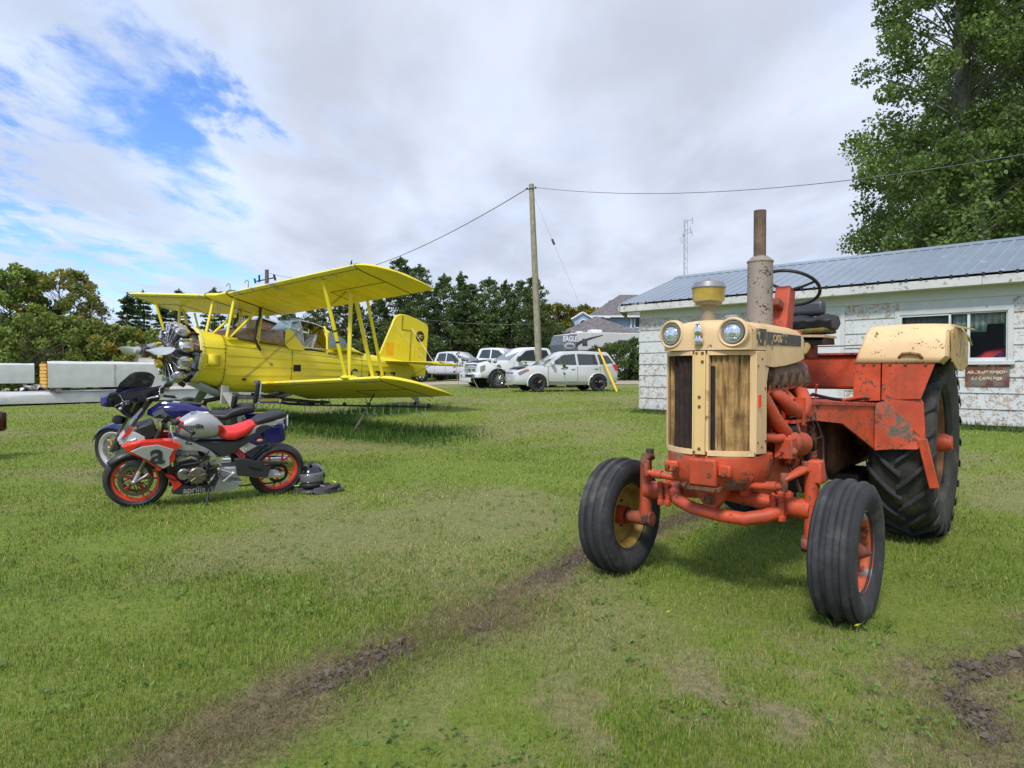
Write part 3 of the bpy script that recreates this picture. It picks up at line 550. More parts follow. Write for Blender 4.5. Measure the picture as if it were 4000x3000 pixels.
    mb = MB(); mb.tube([(-.22, .20, 1.25), (-.24, .27, 1.21), (-.30, .30, 1.15), (-.40, .30, 1.12), (-.46, .28, 1.10)], [.034, .04, .046, .054, .052], 12); mb.tube([(-.68, .20, 1.25), (-.66, .27, 1.22), (-.60, .30, 1.16), (-.50, .30, 1.11), (-.46, .28, 1.08)], [.038, .045, .055, .06, .055], 12)
    mb.tube([(-.44, .20, 1.24), (-.44, .27, 1.17)], .04, 10); mb.bb((-.47, .21, 1.03), (-.44, .35, 1.20)); mb.bb((-.60, .22, 1.045), (-.30, .34, 1.065)); mb.build('intake_manifold', ORANGE, eng, ang=60)
    mb = MB(); mb.tube([(-.05, .22, 1.23), (-.14, .27, 1.08), (-.27, .29, .985), (-.37, .29, .97)], [.042, .043, .045, .042], 14); mb.tube([(-.40, .28, 1.05), (-.40, .29, .97), (-.33, .30, .93)], [.05, .055, .05], 12); mb.build('intake_pipe', ORANGE, eng, ang=60)
    MB().tube([(-.31, .29, 1.02), (-.36, .30, .96), (-.35, .28, .88)], .057, 14).build('rubber_elbow', BLK, eng, ang=60)
    MB().tube([(-.86, .215, .80), (-.86, .21, 1.30), (-.86, .18, 1.42)], .027, 12).build('breather_pipe', ORANGE, eng, ang=60)
    mb = MB(); mb.tube([(-.30, .30, .925), (-.52, .30, .90)], .080, 20); mb.tube([(-.23, .30, .93), (-.30, .30, .925)], [.05, .083], 20); mb.tube([(-.52, .30, .90), (-.545, .30, .898)], [.083, .06], 20); mb.build('oil_filter', ORANGE, eng, ang=40, bevel=.004)
    mb = MB(); mb.box((-.215, .31, .90), (.09, .11, .13)); mb.tube([(-.20, .30, .96), (-.13, .28, .96), (-.08, .22, .97)], [.03, .028, .03], 10); mb.sph((-.20, .36, .88), .028); mb.tube([(-.26, .31, .83), (-.26, .31, .80)], .02, 8); mb.build('filter_housing', ORANGE, eng, bevel=.012, ang=50)
    mb = MB(); mb.tube([(-.66, .25, 1.20), (-.665, .25, 1.10), (-.67, .25, 1.02)], [.014, .02, .026], 10); mb.tube([(-.67, .25, 1.02), (-.67, .25, 1.005)], [.05, .05], 14); mb.tube([(-.67, .25, 1.0), (-.70, .25, .90), (-.70, .24, .80)], [.018, .022, .02], 10)
    mb.tube([(-.60, .24, .81), (-.78, .24, .80)], .045, 14); mb.tube([(-.48, .25, .79), (-.62, .25, .77)], .04, 12); mb.tube([(-.76, .28, .93), (-.80, .27, .82), (-.79, .27, .72)], .013, 8); mb.build('fuel_pump', ORANGE, eng, ang=50)
    mb = MB(); mb.tube([(-.44, .30, 1.0), (-.52, .33, .95), (-.64, .34, .915), (-.70, .33, .88), (-.72, .32, .82)], .019, 9); mb.tube([(-.60, .33, .91), (-.62, .33, .84), (-.60, .32, .77), (-.66, .32, .74)], .016, 8); mb.build('rubber_hose', BLK, eng, ang=60)
    mb = MB(); mb.tube([(-.70, .32, .84), (-.71, .315, .75)], .034, 14); mb.build('sediment_bowl', RUST, eng); mb = MB(); mb.tube([(-.705, .318, .815), (-.707, .318, .80)], .037, 14); mb.tube([(-.68, .33, .76), (-.70, .33, .735)], .012, 8); mb.build('hose_clamp', mk('red_band', (.45, .03, .02), .4), eng)
    random.seed(5); mb = MB()
    for k in range(16):
        a = Vector((random.uniform(-.85, -.15), .25+random.random()*.06, random.uniform(.78, 1.12))); b = a+Vector((random.uniform(-.16, .16), .02, random.uniform(-.16, .1))); mb.tube([a, (a+b)/2+Vector((0, .03, .03*random.uniform(-1, 1))), b], .0045, 5)
    mb.build('fuel_line', BLK, eng, kind='stuff'); mb = MB()
    for k in range(80): a = Vector((random.uniform(-.9, -.1), .155, random.uniform(.72, 1.2))); mb.cyl(a, a+Vector((0, .03, 0)), random.choice((.010, .014, .02)), 6)
    for k in range(14): a = Vector((random.uniform(-.8, -.15), .17, random.uniform(.78, 1.15))); mb.box(a, (random.uniform(.04, .12), .07, random.uniform(.03, .10)))
    mb.build('engine_fittings', GREASE, eng, bevel=.004, kind='stuff')
    mb = MB(); mb.lathe([(.001, 0), (.23, 0), (.245, .02), (.245, .07), (.22, .10)], (-1.02, 0, .87), (-1, 0, 0), 28); mb.bb((-1.10, -.17, .70), (-.98, .2, 1.08)); mb.build('bell_housing', GREASE, T, ang=40)
    mb = MB()
    for k in range(12): a = 2*pi*k/12; mb.cyl((-1.0, .225*cos(a), .87+.225*sin(a)), (-.975, .225*cos(a), .87+.225*sin(a)), .013, 6)
    mb.build('bolts', RUST, T, kind='stuff')
    mb = MB(); mb.bb((-1.55, -.19, .60), (-1.08, .19, 1.02)); mb.bb((-2.75, -.24, .56), (-1.55, .24, 1.05)); mb.build('transmission', mk('dark_greasy_red', (.11, .032, .02), .65, 0, .5, 7, chips=((.02, .017, .015), .56, 6, .2), bump=.4), T, bevel=.05, seg=3)
    mb = MB(); mb.tube([(-2.4, -.45, .785), (-2.4, .60, .785)], .095, 20); mb.lathe([(.2, .2), (.17, .26), (.11, .34)], (-2.4, 0, .785), (0, 1, 0), 24); mb.lathe([(.2, -.2), (.17, -.26), (.11, -.34)], (-2.4, 0, .785), (0, 1, 0), 24); mb.build('rear_axle', GREASE, T, ang=50)
    mb = MB(); mb.bb((-2.35, -.05, .50), (-1.75, .36, .56)); mb.bb((-2.5, .28, .47), (-1.9, .40, .50)); mb.build('drawbar', mk('dark_oily', (.03, .018, .015), .6), T, bevel=.006)
    mb = MB(); mb.bb((-1.45, -.10, .50), (-1.12, .16, .60)); 
    for k in range(7): mb.bb((-1.44+.045*k, -.12, .475), (-1.42+.045*k, .17, .50))
    mb.build('oil_cooler', mk('dark_oily', (.03, .018, .015), .6), T)
    for sy in (1, -1):
        MB().prism([(.10, .86), (.10, .63), (-.15, .58), (-.55, .60), (-1.0, .68), (-1.0, .78), (-.45, .80)], sy*.15, sy*.185).build('frame_rail', ORWORN, T, bevel=.006)
        MB().bb((-.10, sy*.186, .66), (.02, sy*.235, .94)).build('frame_plate', ORANGE, T, bevel=.006)
    # front bolster
    def bsec(z, k, xf, xb=-.1):
        n = 14; p = [(xb, -.275*k, z)]
        for i in range(n+1): y = -.275*k+.55*k*i/n; p.append((xb+(xf-xb)*(1-.33*(abs(y)/(.275*k))**3.2), y, z))
        p.append((xb, .275*k, z)); return p
    MB().rings([bsec(.880, 1, .315), (bsec(.84, 1.0, .318)), bsec(.76, .97, .31), bsec(.71, .88, .285), bsec(.675, .76, .25)]).build('front_bolster', ORWORN, T, ang=50, bevel=.006)
    MB().box((.322, .02, .785), (.035, .17, .16), (0, 4, 0)).build('bolster_plate', ORANGE, T, bevel=.012)
    for y in (-.185, .145): MB().box((.310, y, .80), (.03, .085, .07), (0, 0, 12 if y < 0 else -12)).build('weight_lug', ORANGE, T, bevel=.012)
    mb = MB()
    for y, z in ((-.20, .80), (-.155, .795), (.065, .775), (.15, .785), (-.09, .705), (.09, .69)): mb.cyl((.31, y, z), (.345, y, z), .013, 8)
    mb.build('bolts', RUST, T, kind='stuff')
    MB().box((.28, .01, .688), (.09, .22, .03)).build('tow_plate', RUST, T, bevel=.005)
    MB().prism([(-.125, .69), (.115, .69), (.085, .62), (.03, .545), (-.035, .545), (-.09, .62)], .10, .17, 'x').build('pivot_bracket', ORANGE, T, bevel=.008)
    mb = MB(); mb.cyl((.165, -.005, .60), (.185, -.005, .60), .032, 16); mb.cyl((.18, -.005, .60), (.20, -.005, .60), .02, 6); mb.build('pivot_bolt', RUST, T)
    ax = link(bpy.data.objects.new('front_axle', None)); ax.parent = T
    MB().tube([(0, -.36, .60), (-.02, 0, .62), (0, .42, .575)], .047, 18).build('axle_tube', ORWORN, ax, ang=60)
    MB().tube([(-.02, -.30, .62), (.10, -.265, .605), (.155, -.22, .57), (.165, -.12, .535), (.16, .05, .512), (.15, .20, .508), (.11, .30, .53), (.02, .38, .56)], [.036, .039, .040, .039, .039, .040, .042, .042], 16).build('radius_bar', ORANGE, ax, ang=60)
    for sy in (1, -1):
        MB().tube([(0, sy*.36, .588), (0, sy*.525, .58)], .058, 18).build('axle_sleeve', ORANGE, ax, ang=60)
        MB().tube([(.0, sy*.527, .80), (0, sy*.53, .36)], [.037, .043], 16).build('king_pin', ORANGE, ax, ang=60)
        MB().tube([(0, sy*.48, .385), (0, sy*.66, .385)], [.05, .04], 14).build('stub_axle', GREASE, ax, ang=60, bevel=.004)
        mb = MB()
        for dy in (.335, .385): 
            for dx in (.065, -.06): mb.tube([(dx, sy*dy, .50), (dx, sy*dy, .665)], .012, 8); mb.cyl((dx, sy*dy, .505), (dx, sy*dy, .54), .024, 6); mb.cyl((dx, sy*dy, .62), (dx, sy*dy, .655), .025, 6)
            mb.box((0, sy*dy, .585), (.15, .032, .10))
        mb.build('axle_clamp', ORANGE, ax, bevel=.006)
        mb = MB(); mb.tube([(.0, sy*.50, .80), (.06, sy*.49, .81), (.14, sy*.47, .79), (.17, sy*.43, .765)], [.038, .034, .028, .026], 10, flat=.7); mb.build('steering_arm', RUST if sy < 0 else ORANGE, ax, ang=60)
        mb = MB(); mb.cyl((0, sy*.50, .79), (0, sy*.50, .855), .028, 8); mb.cyl((.17, sy*.43, .70), (.17, sy*.43, .80), .022, 8); mb.build('steering_nut', GREASE, ax, bevel=.004)
        mb = MB(); mb.tube([(.17, sy*.43, .725), (.155, sy*.30, .71), (.10, sy*.03, .69)], [.02, .021, .02], 10); mb.tube([(.165, sy*.39, .722), (.16, sy*.33, .715)], .028, 10); mb.build('tie_rod', ORANGE, ax, ang=60)
    MB().box((-.02, .545, .80), (.10, .09, .13), taper=(.8, .8)).build('spindle_cap', ORANGE, T, bevel=.01); MB().tube([(-.02, .545, .86), (-.10, .50, .95), (-.30, .46, 1.02), (-.5, .42, 1.07)], .008, 6).build('steering_drag_rod', GREASE, T) if False else None
    # operator deck and fenders
    RT = mk('rusty_red_tread', (.33, .07, .045), .8, 0, .3, 14, chips=((.14, .08, .06), .58, 16, .1), bump=.6, bs=50)
    pl = [(-.62, .285), (-1.66, .50)]
    MB().add([(-.60, .285, 1.055), (-1.15, .40, 1.00), (-1.66, .505, .775), (-1.66, .505, 1.125), (-.60, .285, 1.175), (-.60, .270, 1.055), (-1.15, .385, 1.00), (-1.66, .49, .775), (-1.66, .49, 1.125), (-.60, .27, 1.175)], [(0, 1, 2, 3, 4), (9, 8, 7, 6, 5), (0, 1, 6, 5), (1, 2, 7, 6), (2, 3, 8, 7), (3, 4, 9, 8), (4, 0, 5, 9)]).build('step_side_plate', ORWORN, T, smooth=False)
    MB().add([(-.60, .30, 1.172), (-1.67, .52, 1.125), (-1.72, .60, 1.125), (-2.6, .60, 1.125), (-2.6, -.45, 1.125), (-.60, -.30, 1.172), (-.60, .30, 1.152), (-1.67, .52, 1.105), (-1.72, .60, 1.105), (-2.6, .60, 1.105), (-2.6, -.45, 1.105), (-.60, -.30, 1.152)], [(0, 1, 2, 3, 4, 5), (11, 10, 9, 8, 7, 6)]+[(i, (i+1) % 6, 6+(i+1) % 6, 6+i) for i in range(6)]).build('operator_deck', RT, T, smooth=False)
    mb = MB()
    for i in range(22): t = i/21; mb.box((-.62-1.03*t, .287+.215*t+.004, 1.163-.045*t), (.026, .012, .016), (0, 30, -12))
    mb.build('tread_edge', ORANGE, T, kind='stuff')
    MB().add([(-1.63, .505, .775), (-1.63, .505, 1.125), (-1.64, .575, 1.155), (-1.66, .83, .86), (-1.65, .78, .80), (-1.64, .62, .79)], [(0, 1, 2, 3, 4, 5)]).build('step_gusset', ORWORN, T, solid=.012, smooth=False)
    MB().add([(-1.645, .56, 1.16), (-1.67, .80, 1.17), (-1.67, .815, 1.14), (-1.67, .83, .86), (-1.65, .68, .97)], [(0, 1, 2, 3, 4)]).build('lower_fender_panel', ORANGE, T, solid=.01, smooth=False)
    MB().box((-1.66, .85, .70), (.03, .06, .36), (12, 4, 0)).build('fender_strut', ORANGE, T, bevel=.004)
    for sy in (1, -1):
        fd = link(bpy.data.objects.new('rear_fender', None)); fd.parent = T
        # path of the shell over the tyre: (x, z) ; inner y .36 outer .95
        path = [(-1.655, 1.432), (-1.66, 1.48), (-1.68, 1.57), (-1.71, 1.645), (-1.76, 1.69), (-1.86, 1.712), (-2.1, 1.72), (-2.45, 1.72), (-2.75, 1.69), (-2.93, 1.64)]
        rs = []
        for i, (x, z) in enumerate(path):
            ow = .90 if i == 0 else .94; iy = (.36, .372, .40, .42, .432)[min(i, 4)]; ring = [(x+.005, sy*iy, z)]
            ring += [(x+(.004 if i < 4 else 0), sy*(iy+.02+(ow-.02-iy)*k/5), z+(.010*sin(pi*k/5) if i > 3 else 0)) for k in range(6)]
            if i < 4: ring += [(x-.03, sy*(ow+.012), z), (x-.10, sy*(ow+.02), z-.01)]
            else: ring += [(x, sy*(ow+.022), z-.02), (x, sy*(ow+.03), z-.05)]
            rs.append(ring)
        MB().rings(rs, closed=False, cap=False).build('fender_shell', CREAMP, fd, solid=.014, ang=40, fix=False)
        mb = MB(); mb.prism([(-1.69, 1.40), (-1.72, 1.58), (-1.76, 1.67), (-1.86, 1.69), (-2.75, 1.68), (-3.0, 1.5), (-2.9, 1.13), (-1.72, 1.12)], sy*.425, sy*.437); mb.build('inner_fender', ORANGE, fd)
        MB().add([(-1.655, sy*.362, 1.43), (-1.655, sy*.535, 1.44), (-1.65, sy*.535, 1.15), (-1.65, sy*.345, 1.14)], [(0, 1, 2, 3)]).build('fender_lower_plate', ORANGE, fd, solid=.01, smooth=False)
        MB().add([(-1.655, sy*.545, 1.445), (-1.66, sy*.89, 1.44), (-1.65, sy*.80, 1.17), (-1.65, sy*.545, 1.155)], [(0, 1, 2, 3)]).build('fender_lower_plate', ORANGE, fd, solid=.01, smooth=False)
        mb = MB()
        for y in (.42, .49, .60, .70, .83): mb.cyl((-1.655, sy*y, 1.422), (-1.64, sy*y, 1.422), .010, 8)
        mb.build('bolts', RUST, fd, kind='stuff')
        mb = MB(); mb.tube([(-1.69, sy*.655, 1.463), (-1.645, sy*.66, 1.475), (-1.635, sy*.68, 1.497), (-1.632, sy*.73, 1.502), (-1.635, sy*.79, 1.49), (-1.645, sy*.805, 1.468), (-1.69, sy*.808, 1.455)], .011, 8); mb.build('grab_handle', mk('rusty_handle', (.26, .14, .05), .8, .1, .4, 30), fd, ang=60)
        MB().prism([(-1.73, 1.645), (-1.82, 1.69), (-2.45, 1.69), (-2.62, 1.60), (-2.60, 1.42), (-2.3, 1.37), (-2.0, 1.385), (-1.78, 1.44)], sy*.968, sy*.980).build('fender_skirt', mk('dirty_skirt', (.50, .33, .12), .6, 0, .25, 8, chips=((.14, .08, .03), .60, 40, .05)), fd)
        MB().add([(-1.85, sy*.95, 1.705), (-2.35, sy*.95, 1.722), (-2.25, sy*1.06, 1.69), (-2.1, sy*1.04, 1.692)], [(0, 1, 2, 3)]).build('fender_lip', CREAMP, fd, solid=.012, smooth=False)
    mb = MB(); mb.bb((-2.55, -.35, 1.22), (-2.02, .36, 1.50)); mb.build('fuel_tank', ORANGE, T, bevel=.03, seg=3)
    MB().bb((-2.56, -.36, 1.502), (-1.99, .37, 1.522)).build('tank_tread_plate', RT, T, bevel=.004)
    mb = MB(); mb.tube([(-.92, .10, 1.17), (-.94, .10, 1.33)], .016, 8); mb.box((-.95, .13, 1.335), (.10, .16, .012)); mb.tube([(-1.2, .2, 1.16), (-1.22, .2, 1.27), (-1.17, .22, 1.27)], .008, 6); mb.build('brake_pedal', ORANGE, T, bevel=.003)
    MB().box((-.95, -.02, 1.44), (.12, .36, .44), (0, -6, 0)).build('dash_panel', ORANGE, T, bevel=.015)
    mb = MB(); mb.tube([(-1.55, .02, 1.56), (-1.9, .25, 1.575), (-2.3, .45, 1.60)], .005, 6); mb.build('throttle_rod', GREASE, T); MB().sph((-1.50, .05, 1.555), .018).build('lever_knob', BLK, T)
    mb = MB(); mb.tube([(-.95, .20, 1.19), (-1.1, .22, 1.20), (-1.3, .30, 1.165), (-1.5, .38, 1.15), (-1.66, .46, 1.17)], .012, 7); mb.tube([(-1.0, .24, 1.21), (-1.2, .28, 1.18), (-1.34, .34, 1.16)], .009, 7); mb.build('loose_cable', BLK, T)
    mb = MB(); mb.tube([(-1.35, .34, 1.155), (-1.5, .40, 1.17), (-1.60, .43, 1.175), (-1.69, .49, 1.165)], .011, 7); mb.build('orange_cable', ORANGE, T)
    mb = MB(); mb.tube([(-.72, .26, 1.19), (-.75, .30, 1.10), (-.84, .32, 1.00), (-.92, .33, .90), (-.93, .33, .78), (-.90, .34, .70), (-.70, .42, .66), (-.3, .50, .70), (-.05, .545, .86)], .010, 8); mb.build('control_cable', mk('dark_hose', (.05, .02, .03), .4), T, ang=60)
    MB().tube([(-.55, .27, .66), (-.54, .30, .585)], .012, 8).build('frame_peg', RUST, T)
    return T
tractor()
# ------------------------------------------------------------------ yellow biplane crop duster
YEL = mk('aircraft_yellow', (.80, .66, .035), .38, 0, .05, 2.2, chips=((.40, .37, .26), .72, 14, .03), chips2=((.70, .60, .10), .58, 2.5, .3), coat=.15)
YELW = mk('wing_yellow', (.80, .67, .035), .42, 0, .07, 1.6, chips=((.48, .46, .38), .735, 9, .03), chips2=((.66, .56, .05), .57, 1.8, .2), coat=.1)
LEY = mk('worn_leading_edge', (.76, .66, .08), .45, 0, .06, 3, chips=((.40, .40, .40), .60, 5, .03))
SEAM = mk('dark_seam', (.10, .08, .015), .8)
GRYP = mk('grey_gear_paint', (.34, .35, .33), .6, 0, .15, 8, chips=((.22, .10, .05), .66, 18, .08))
RUSTSS = mk('rust_stained_hopper', (.30, .25, .22), .55, .2, .12, 6, chips=((.30, .125, .03), .50, 3.2, .30), chips2=((.17, .09, .05), .60, 16, .1), bump=.2)
WINDS = mk('tinted_window', (.30, .42, .44), .08, 0, .2, 2, alpha=.55, spec=.6)
def airfoil(c=1.42, t=.125, m=.035, n=13):
    up = []; lo = []
    for i in range(n):
        x = (1-cos(pi*i/(n-1)))/2; yt = 5*t*(.2969*math.sqrt(x)-.126*x-.3516*x*x+.2843*x**3-.1015*x**4); yc = m/.16*(.8*x-x*x) if x < .4 else m/.36*(.2+.8*x-x*x)
        up.append((-x*c, (yc+yt)*c)); lo.append((-x*c, (yc-yt*.85)*c))
    return up[::-1]+lo[1:-1]     # TE -> LE over the top, back along the bottom
def wing_ring(xle, y, zle, c, inc, t=.125, m=.035, n=13):
    s, k = sin(inc), cos(inc); return [(xle+x*k+z*s*.0, y, zle+z*k+x*s) for x, z in airfoil(c, t, m, n)]
def biplane():
    A = thing('biplane', 'yellow crop dusting biplane with exposed radial engine, parked on long grass', 'biplane', PO, (PROL, -PPIT, PYAW))
    INC = .225
    def frustum(x):
        K = [(.27, .595, .595, -.60), (.20, .61, .60, -.615), (-.30, .575, .505, -.70), (-.6, .53, .49, -.80), (-1.3, .50, .45, -.79), (-2.0, .49, .44, -.745), (-3.0, .475, .43, -.64), (-4.0, .40, .44, -.50), (-5.2, .24, .36, -.31), (-6.25, .09, .30, -.20)]
        if x >= K[0][0]: return K[0][1:]
        for a, b in zip(K[:-1], K[1:]):
            if x >= b[0]: t = (a[0]-x)/(a[0]-b[0]); return tuple(p*(1-t)+q*t for p, q in zip(a[1:], b[1:]))
        return K[-1][1:]
    def surf(x, a, off=0):   # a: 0 = left side (+y), pi/2 top
        w, t, b = frustum(x); p = 2.0 if x > .1 else (2+2.2*min(1, (.1-x)/.7)); q = 2/p; cy, cz = (t-b)/2, (t+b)/2; c, s = cos(a), sin(a)
        y = (w+off)*math.copysign(abs(c)**q, c); z = cz+(cy+off)*math.copysign(abs(s)**q, s)
        if x < -3.4 and s > 0: y *= 1-.35*s
        return (x, y, z)
    xs = [.25, .2, .1, -.1, -.3, -.45, -.6, -1.0, -1.3, -1.7, -2.0, -2.5, -3.0, -3.5, -4.0, -4.6, -5.2, -5.8, -6.25]
    MB().rings([[surf(x, 2*pi*k/48, -.004) for k in range(48)] for x in xs], cap=False).build('fuselage', YEL, A, ang=50)
    # overlapping side skins, each band standing proud of the one below
    def aof(x, z, side):
        w, t, b = frustum(x); p = 2.0 if x > .1 else (2+2.2*min(1, (.1-x)/.7)); s = max(-1, min(1, (z-(t+b)/2)/((t-b)/2))); a = math.asin(math.copysign(abs(s)**(p/2), s)); return a if side > 0 else pi-a
    def band(x0, x1, f0, f1, side):
        n = max(3, int(abs(x1-x0)/.3)); rs = []
        for i in range(n+1):
            x = x0+(x1-x0)*i/n; w, t, b = frustum(x); a0, a1 = aof(x, f0(x), side), aof(x, f1(x), side)
            rs.append([surf(x, a0+(a1-a0)*k/5, .012-.010*k/5) for k in range(6)])
        MB().rings(rs, closed=False, cap=False).build('skin_panel', YEL, A, ang=60, fix=False)
    ln = lambda z0, z1: (lambda x: z0+(z1-z0)*((-.3-x)/5.9))
    cuts = [ln(-.66, -.20), ln(-.42, -.12), ln(-.20, -.02), ln(.03, .08), ln(.25, .17), ln(.42, .25)]
    for side in (1, -1):
        for x0, x1 in ((-.31, -2.02), (-2.035, -4.2), (-4.215, -6.2)):
            for f0, f1 in zip(cuts[:-1], cuts[1:]): band(x0, x1, f0, f1, side)
        for f0, f1 in ((lambda x: -.56, lambda x: -.30), (lambda x: -.29, lambda x: .16), (lambda x: .17, lambda x: .42)): band(.235, -.295, f0, f1, side)
    mb = MB()
    for x in (-.302, -2.028, -4.208): mb.rings([[surf(x+dx, 2*pi*k/64, .009) for k in range(64)] for dx in (.007, -.007)], cap=False)
    mb.build('panel_seam', SEAM, A); mb = MB()
    for x in (.20, -.27, -.33, -1.99, -2.07):
        for k in range(-9, 11): p = surf(x, k*.145, .012); q = surf(x, k*.145, .018); mb.tube([p, q], .010, 5)
    mb.build('rivet_heads', mk('rivet_dark', (.14, .12, .06), .6), A, kind='stuff')
    # cowl mouth ring and the stainless firewall dish
    MB().rev([(.585, .0), (.600, .030), (.622, .02), (.620, -.06), (.590, -.06)], (.25, 0, 0), (1, 0, 0), 72).build('cowl_rim', mk('pale_cowl_yellow', (.78, .70, .22), .5, 0, .08, 6, chips=((.35, .34, .28), .66, 10, .05)), A)
    MB().lathe([(.59, .06), (.57, -.04), (.40, -.10), (.15, -.12), (.001, -.12)], (.22, 0, 0), (1, 0, 0), 64).build('firewall', mk('firewall_steel', (.42, .42, .43), .35, .7, .2, 6, chips=((.10, .08, .07), .55, 5, .3)), A)
    # scoop on the side of the cowl
    MB().rings([[(.13, .575, .02), (.13, .68, .0), (.13, .685, -.20), (.13, .575, -.235)], [(-.08, .572, .02), (-.08, .645, .01), (-.08, .655, -.20), (-.08, .572, -.235)], [(-.20, .565, .015), (-.20, .578, .01), (-.20, .578, -.20), (-.20, .565, -.23)]], cap=False).build('cowl_scoop', YEL, A, ang=30, solid=.01)
    MB().prism([(.1, .015), (.1, -.225), (.095, -.225), (.095, .015)], .58, .66).build('scoop_mouth', BLK, A)
    # ---- radial engine
    E = link(bpy.data.objects.new('radial_engine', None)); E.parent = A
    MB().lathe([(.001, .30), (.27, .30), (.29, .38), (.29, .72), (.25, .80), (.20, .86), (.15, .95), (.11, 1.06), (.10, 1.12)], (0, 0, 0), (1, 0, 0), 36).build('crankcase', mk('crankcase_grey', (.16, .17, .17), .5, .5, .25, 10, chips=((.03, .028, .025), .58, 12, .1)), E, ang=40)
    yc = mk('yellow_rocker_cap', (.62, .45, .05), .5, 0, .15, 12)
    cf = MB(); 
    for i in range(5): r = .155-.0; 
    def cyl_parts():
        fins = MB(); prof = [(.10, .24)]
        for i in range(13): h = .26+i*.019; prof += [(.100, h), (.142, h+.002), (.142, h+.008), (.100, h+.010)]
        fins.lathe(prof+[(.10, .515)], (0, 0, 0), (0, 0, 1), 20)
        head = MB(); head.lathe([(.10, .51), (.152, .52), (.155, .56), (.13, .585), (.13, .592), (.14, .60), (.11, .625), (.07, .645), (.001, .65)], (0, 0, 0), (0, 0, 1), 20)
        for s in (-1, 1):
            head.box((.05, s*.085, .625), (.17, .06, .07), (s*28, 0, 0)); head.tube([(.12, s*.10, .62), (.155, s*.105, .61)], [.04, .032], 10)
        cap = MB(); 
        for s in (-1, 1): cap.tube([(-.05, s*.10, .615), (-.10, s*.115, .60)], [.045, .036], 10)
        cap.tube([(-.06, -.11, .60), (-.06, .11, .60)], .012, 6)
        rod = MB()
        for s in (-1, 1): rod.tube([(.19, s*.045, .27), (.145, s*.095, .60)], .0125, 8)
        bk = MB(); bk.tube([(-.08, .10, .57), (-.20, .13, .62), (-.30, .12, .58), (-.34, .10, .48)], .036, 9); bk.tube([(-.06, -.10, .55), (-.18, -.10, .48), (-.24, -.08, .30)], .026, 8)
        return [m.build(n, mt, None, ang=a, bevel=b) for n, m, mt, a, b in (('cylinder_barrel', fins, mk('fin_grey', (.14, .14, .145), .5, .6, .2, 20), 30, 0), ('cylinder_head', head, ALU, 40, .004), ('rocker_cap', cap, yc, 40, 0), ('push_rods', rod, CHROME, 50, 0), ('exhaust_stub', bk, mk('dark_exhaust', (.045, .035, .03), .75, .3, .4, 15), 60, 0))]
    proto = cyl_parts()
    for i in range(9):
        a = R(40*i+8); c = link(bpy.data.objects.new('engine_cylinder', None)); c.parent = A
        for k, p in enumerate(proto):
            o = p if i == 0 else link(p.copy()); o.parent = c
        c.location = (.55, 0, 0); c.rotation_euler = (a, 0, 0)
    mb = MB(); mb.torus((.87, 0, 0), (1, 0, 0), .235, .018, 40, 8)
    for i in range(18): a = 2*pi*i/18; mb.tube([(.87, .235*cos(a), .235*sin(a)), (.80, .33*cos(a+.1), .33*sin(a+.1)), (.70, .47*cos(a+.12), .47*sin(a+.12))], .006, 5)
    mb.build('ignition_harness', BLK, E); mb = MB()
    for k in range(7): a = 2*pi*k/7+.3; mb.box((.93, .19*cos(a), .19*sin(a)), (.10, .06, .05), (k*50, 0, 0)); 
    mb.box((.93, .10, -.25), (.12, .12, .14), (30, 0, 0)); mb.build('magneto', yc, E, bevel=.01)
    mb = MB(); random.seed(4)
    for k in range(44):
        a = random.random()*2*pi; r = random.uniform(.28, .56); x = random.uniform(.3, .82); p = Vector((x, r*cos(a), r*sin(a))); q = p+Vector((random.uniform(-.2, .2), random.uniform(-.15, .15), random.uniform(-.15, .15))); mb.tube([p, (p+q)/2+Vector((.05, 0, .03)), q], random.choice((.006, .009, .014)), 5)
    mb.build('engine_pipes', BLK, E, kind='stuff')
    MB().tube([(.42, .35, .26), (.36, .46, .22), (.20, .585, .17)], .026, 10).build('orange_tube', mk('orange_tube', (.50, .12, .04), .5), E)
    mb = MB(); mb.tube([(.44, -.05, -.52), (.38, -.02, -.66), (.30, 0, -.70)], [.05, .06, .05], 10); mb.build('oil_sump', mk('sump_black', (.03, .028, .026), .5), E)
    P = link(bpy.data.objects.new('propeller', None)); P.parent = A; pg = mk('propeller_grey', (.42, .44, .43), .45, .2, .08, 6)
    mb = MB(); mb.tube([(1.08, 0, 0), (1.20, 0, 0)], .075, 18); mb.tube([(1.14, 0, .0), (1.30, 0, .0)], [.10, .07], 18); mb.tube([(1.15, -.12, 0), (1.15, .12, 0)], .075, 14)
    mb.box((1.20, .07, -.09), (.14, .08, .09), (20, 0, 0)); mb.box((1.20, -.07, .09), (.14, .08, .09), (20, 0, 0)); mb.torus((1.19, .14, .0), (0, 1, .0), .07, .02, 20, 6); mb.torus((1.19, -.14, 0), (0, 1, 0), .07, .02, 20, 6); mb.build('hub', mk('hub_brown', (.10, .075, .065), .6, .3, .3, 20), P, bevel=.006, ang=40)
    MB().lathe([(.060, 1.24), (.072, 1.25), (.072, 1.36), (.066, 1.37), (.066, 1.385), (.058, 1.39), (.001, 1.39)], (0, 0, 0), (1, 0, 0), 24).build('pitch_dome', pg, P)
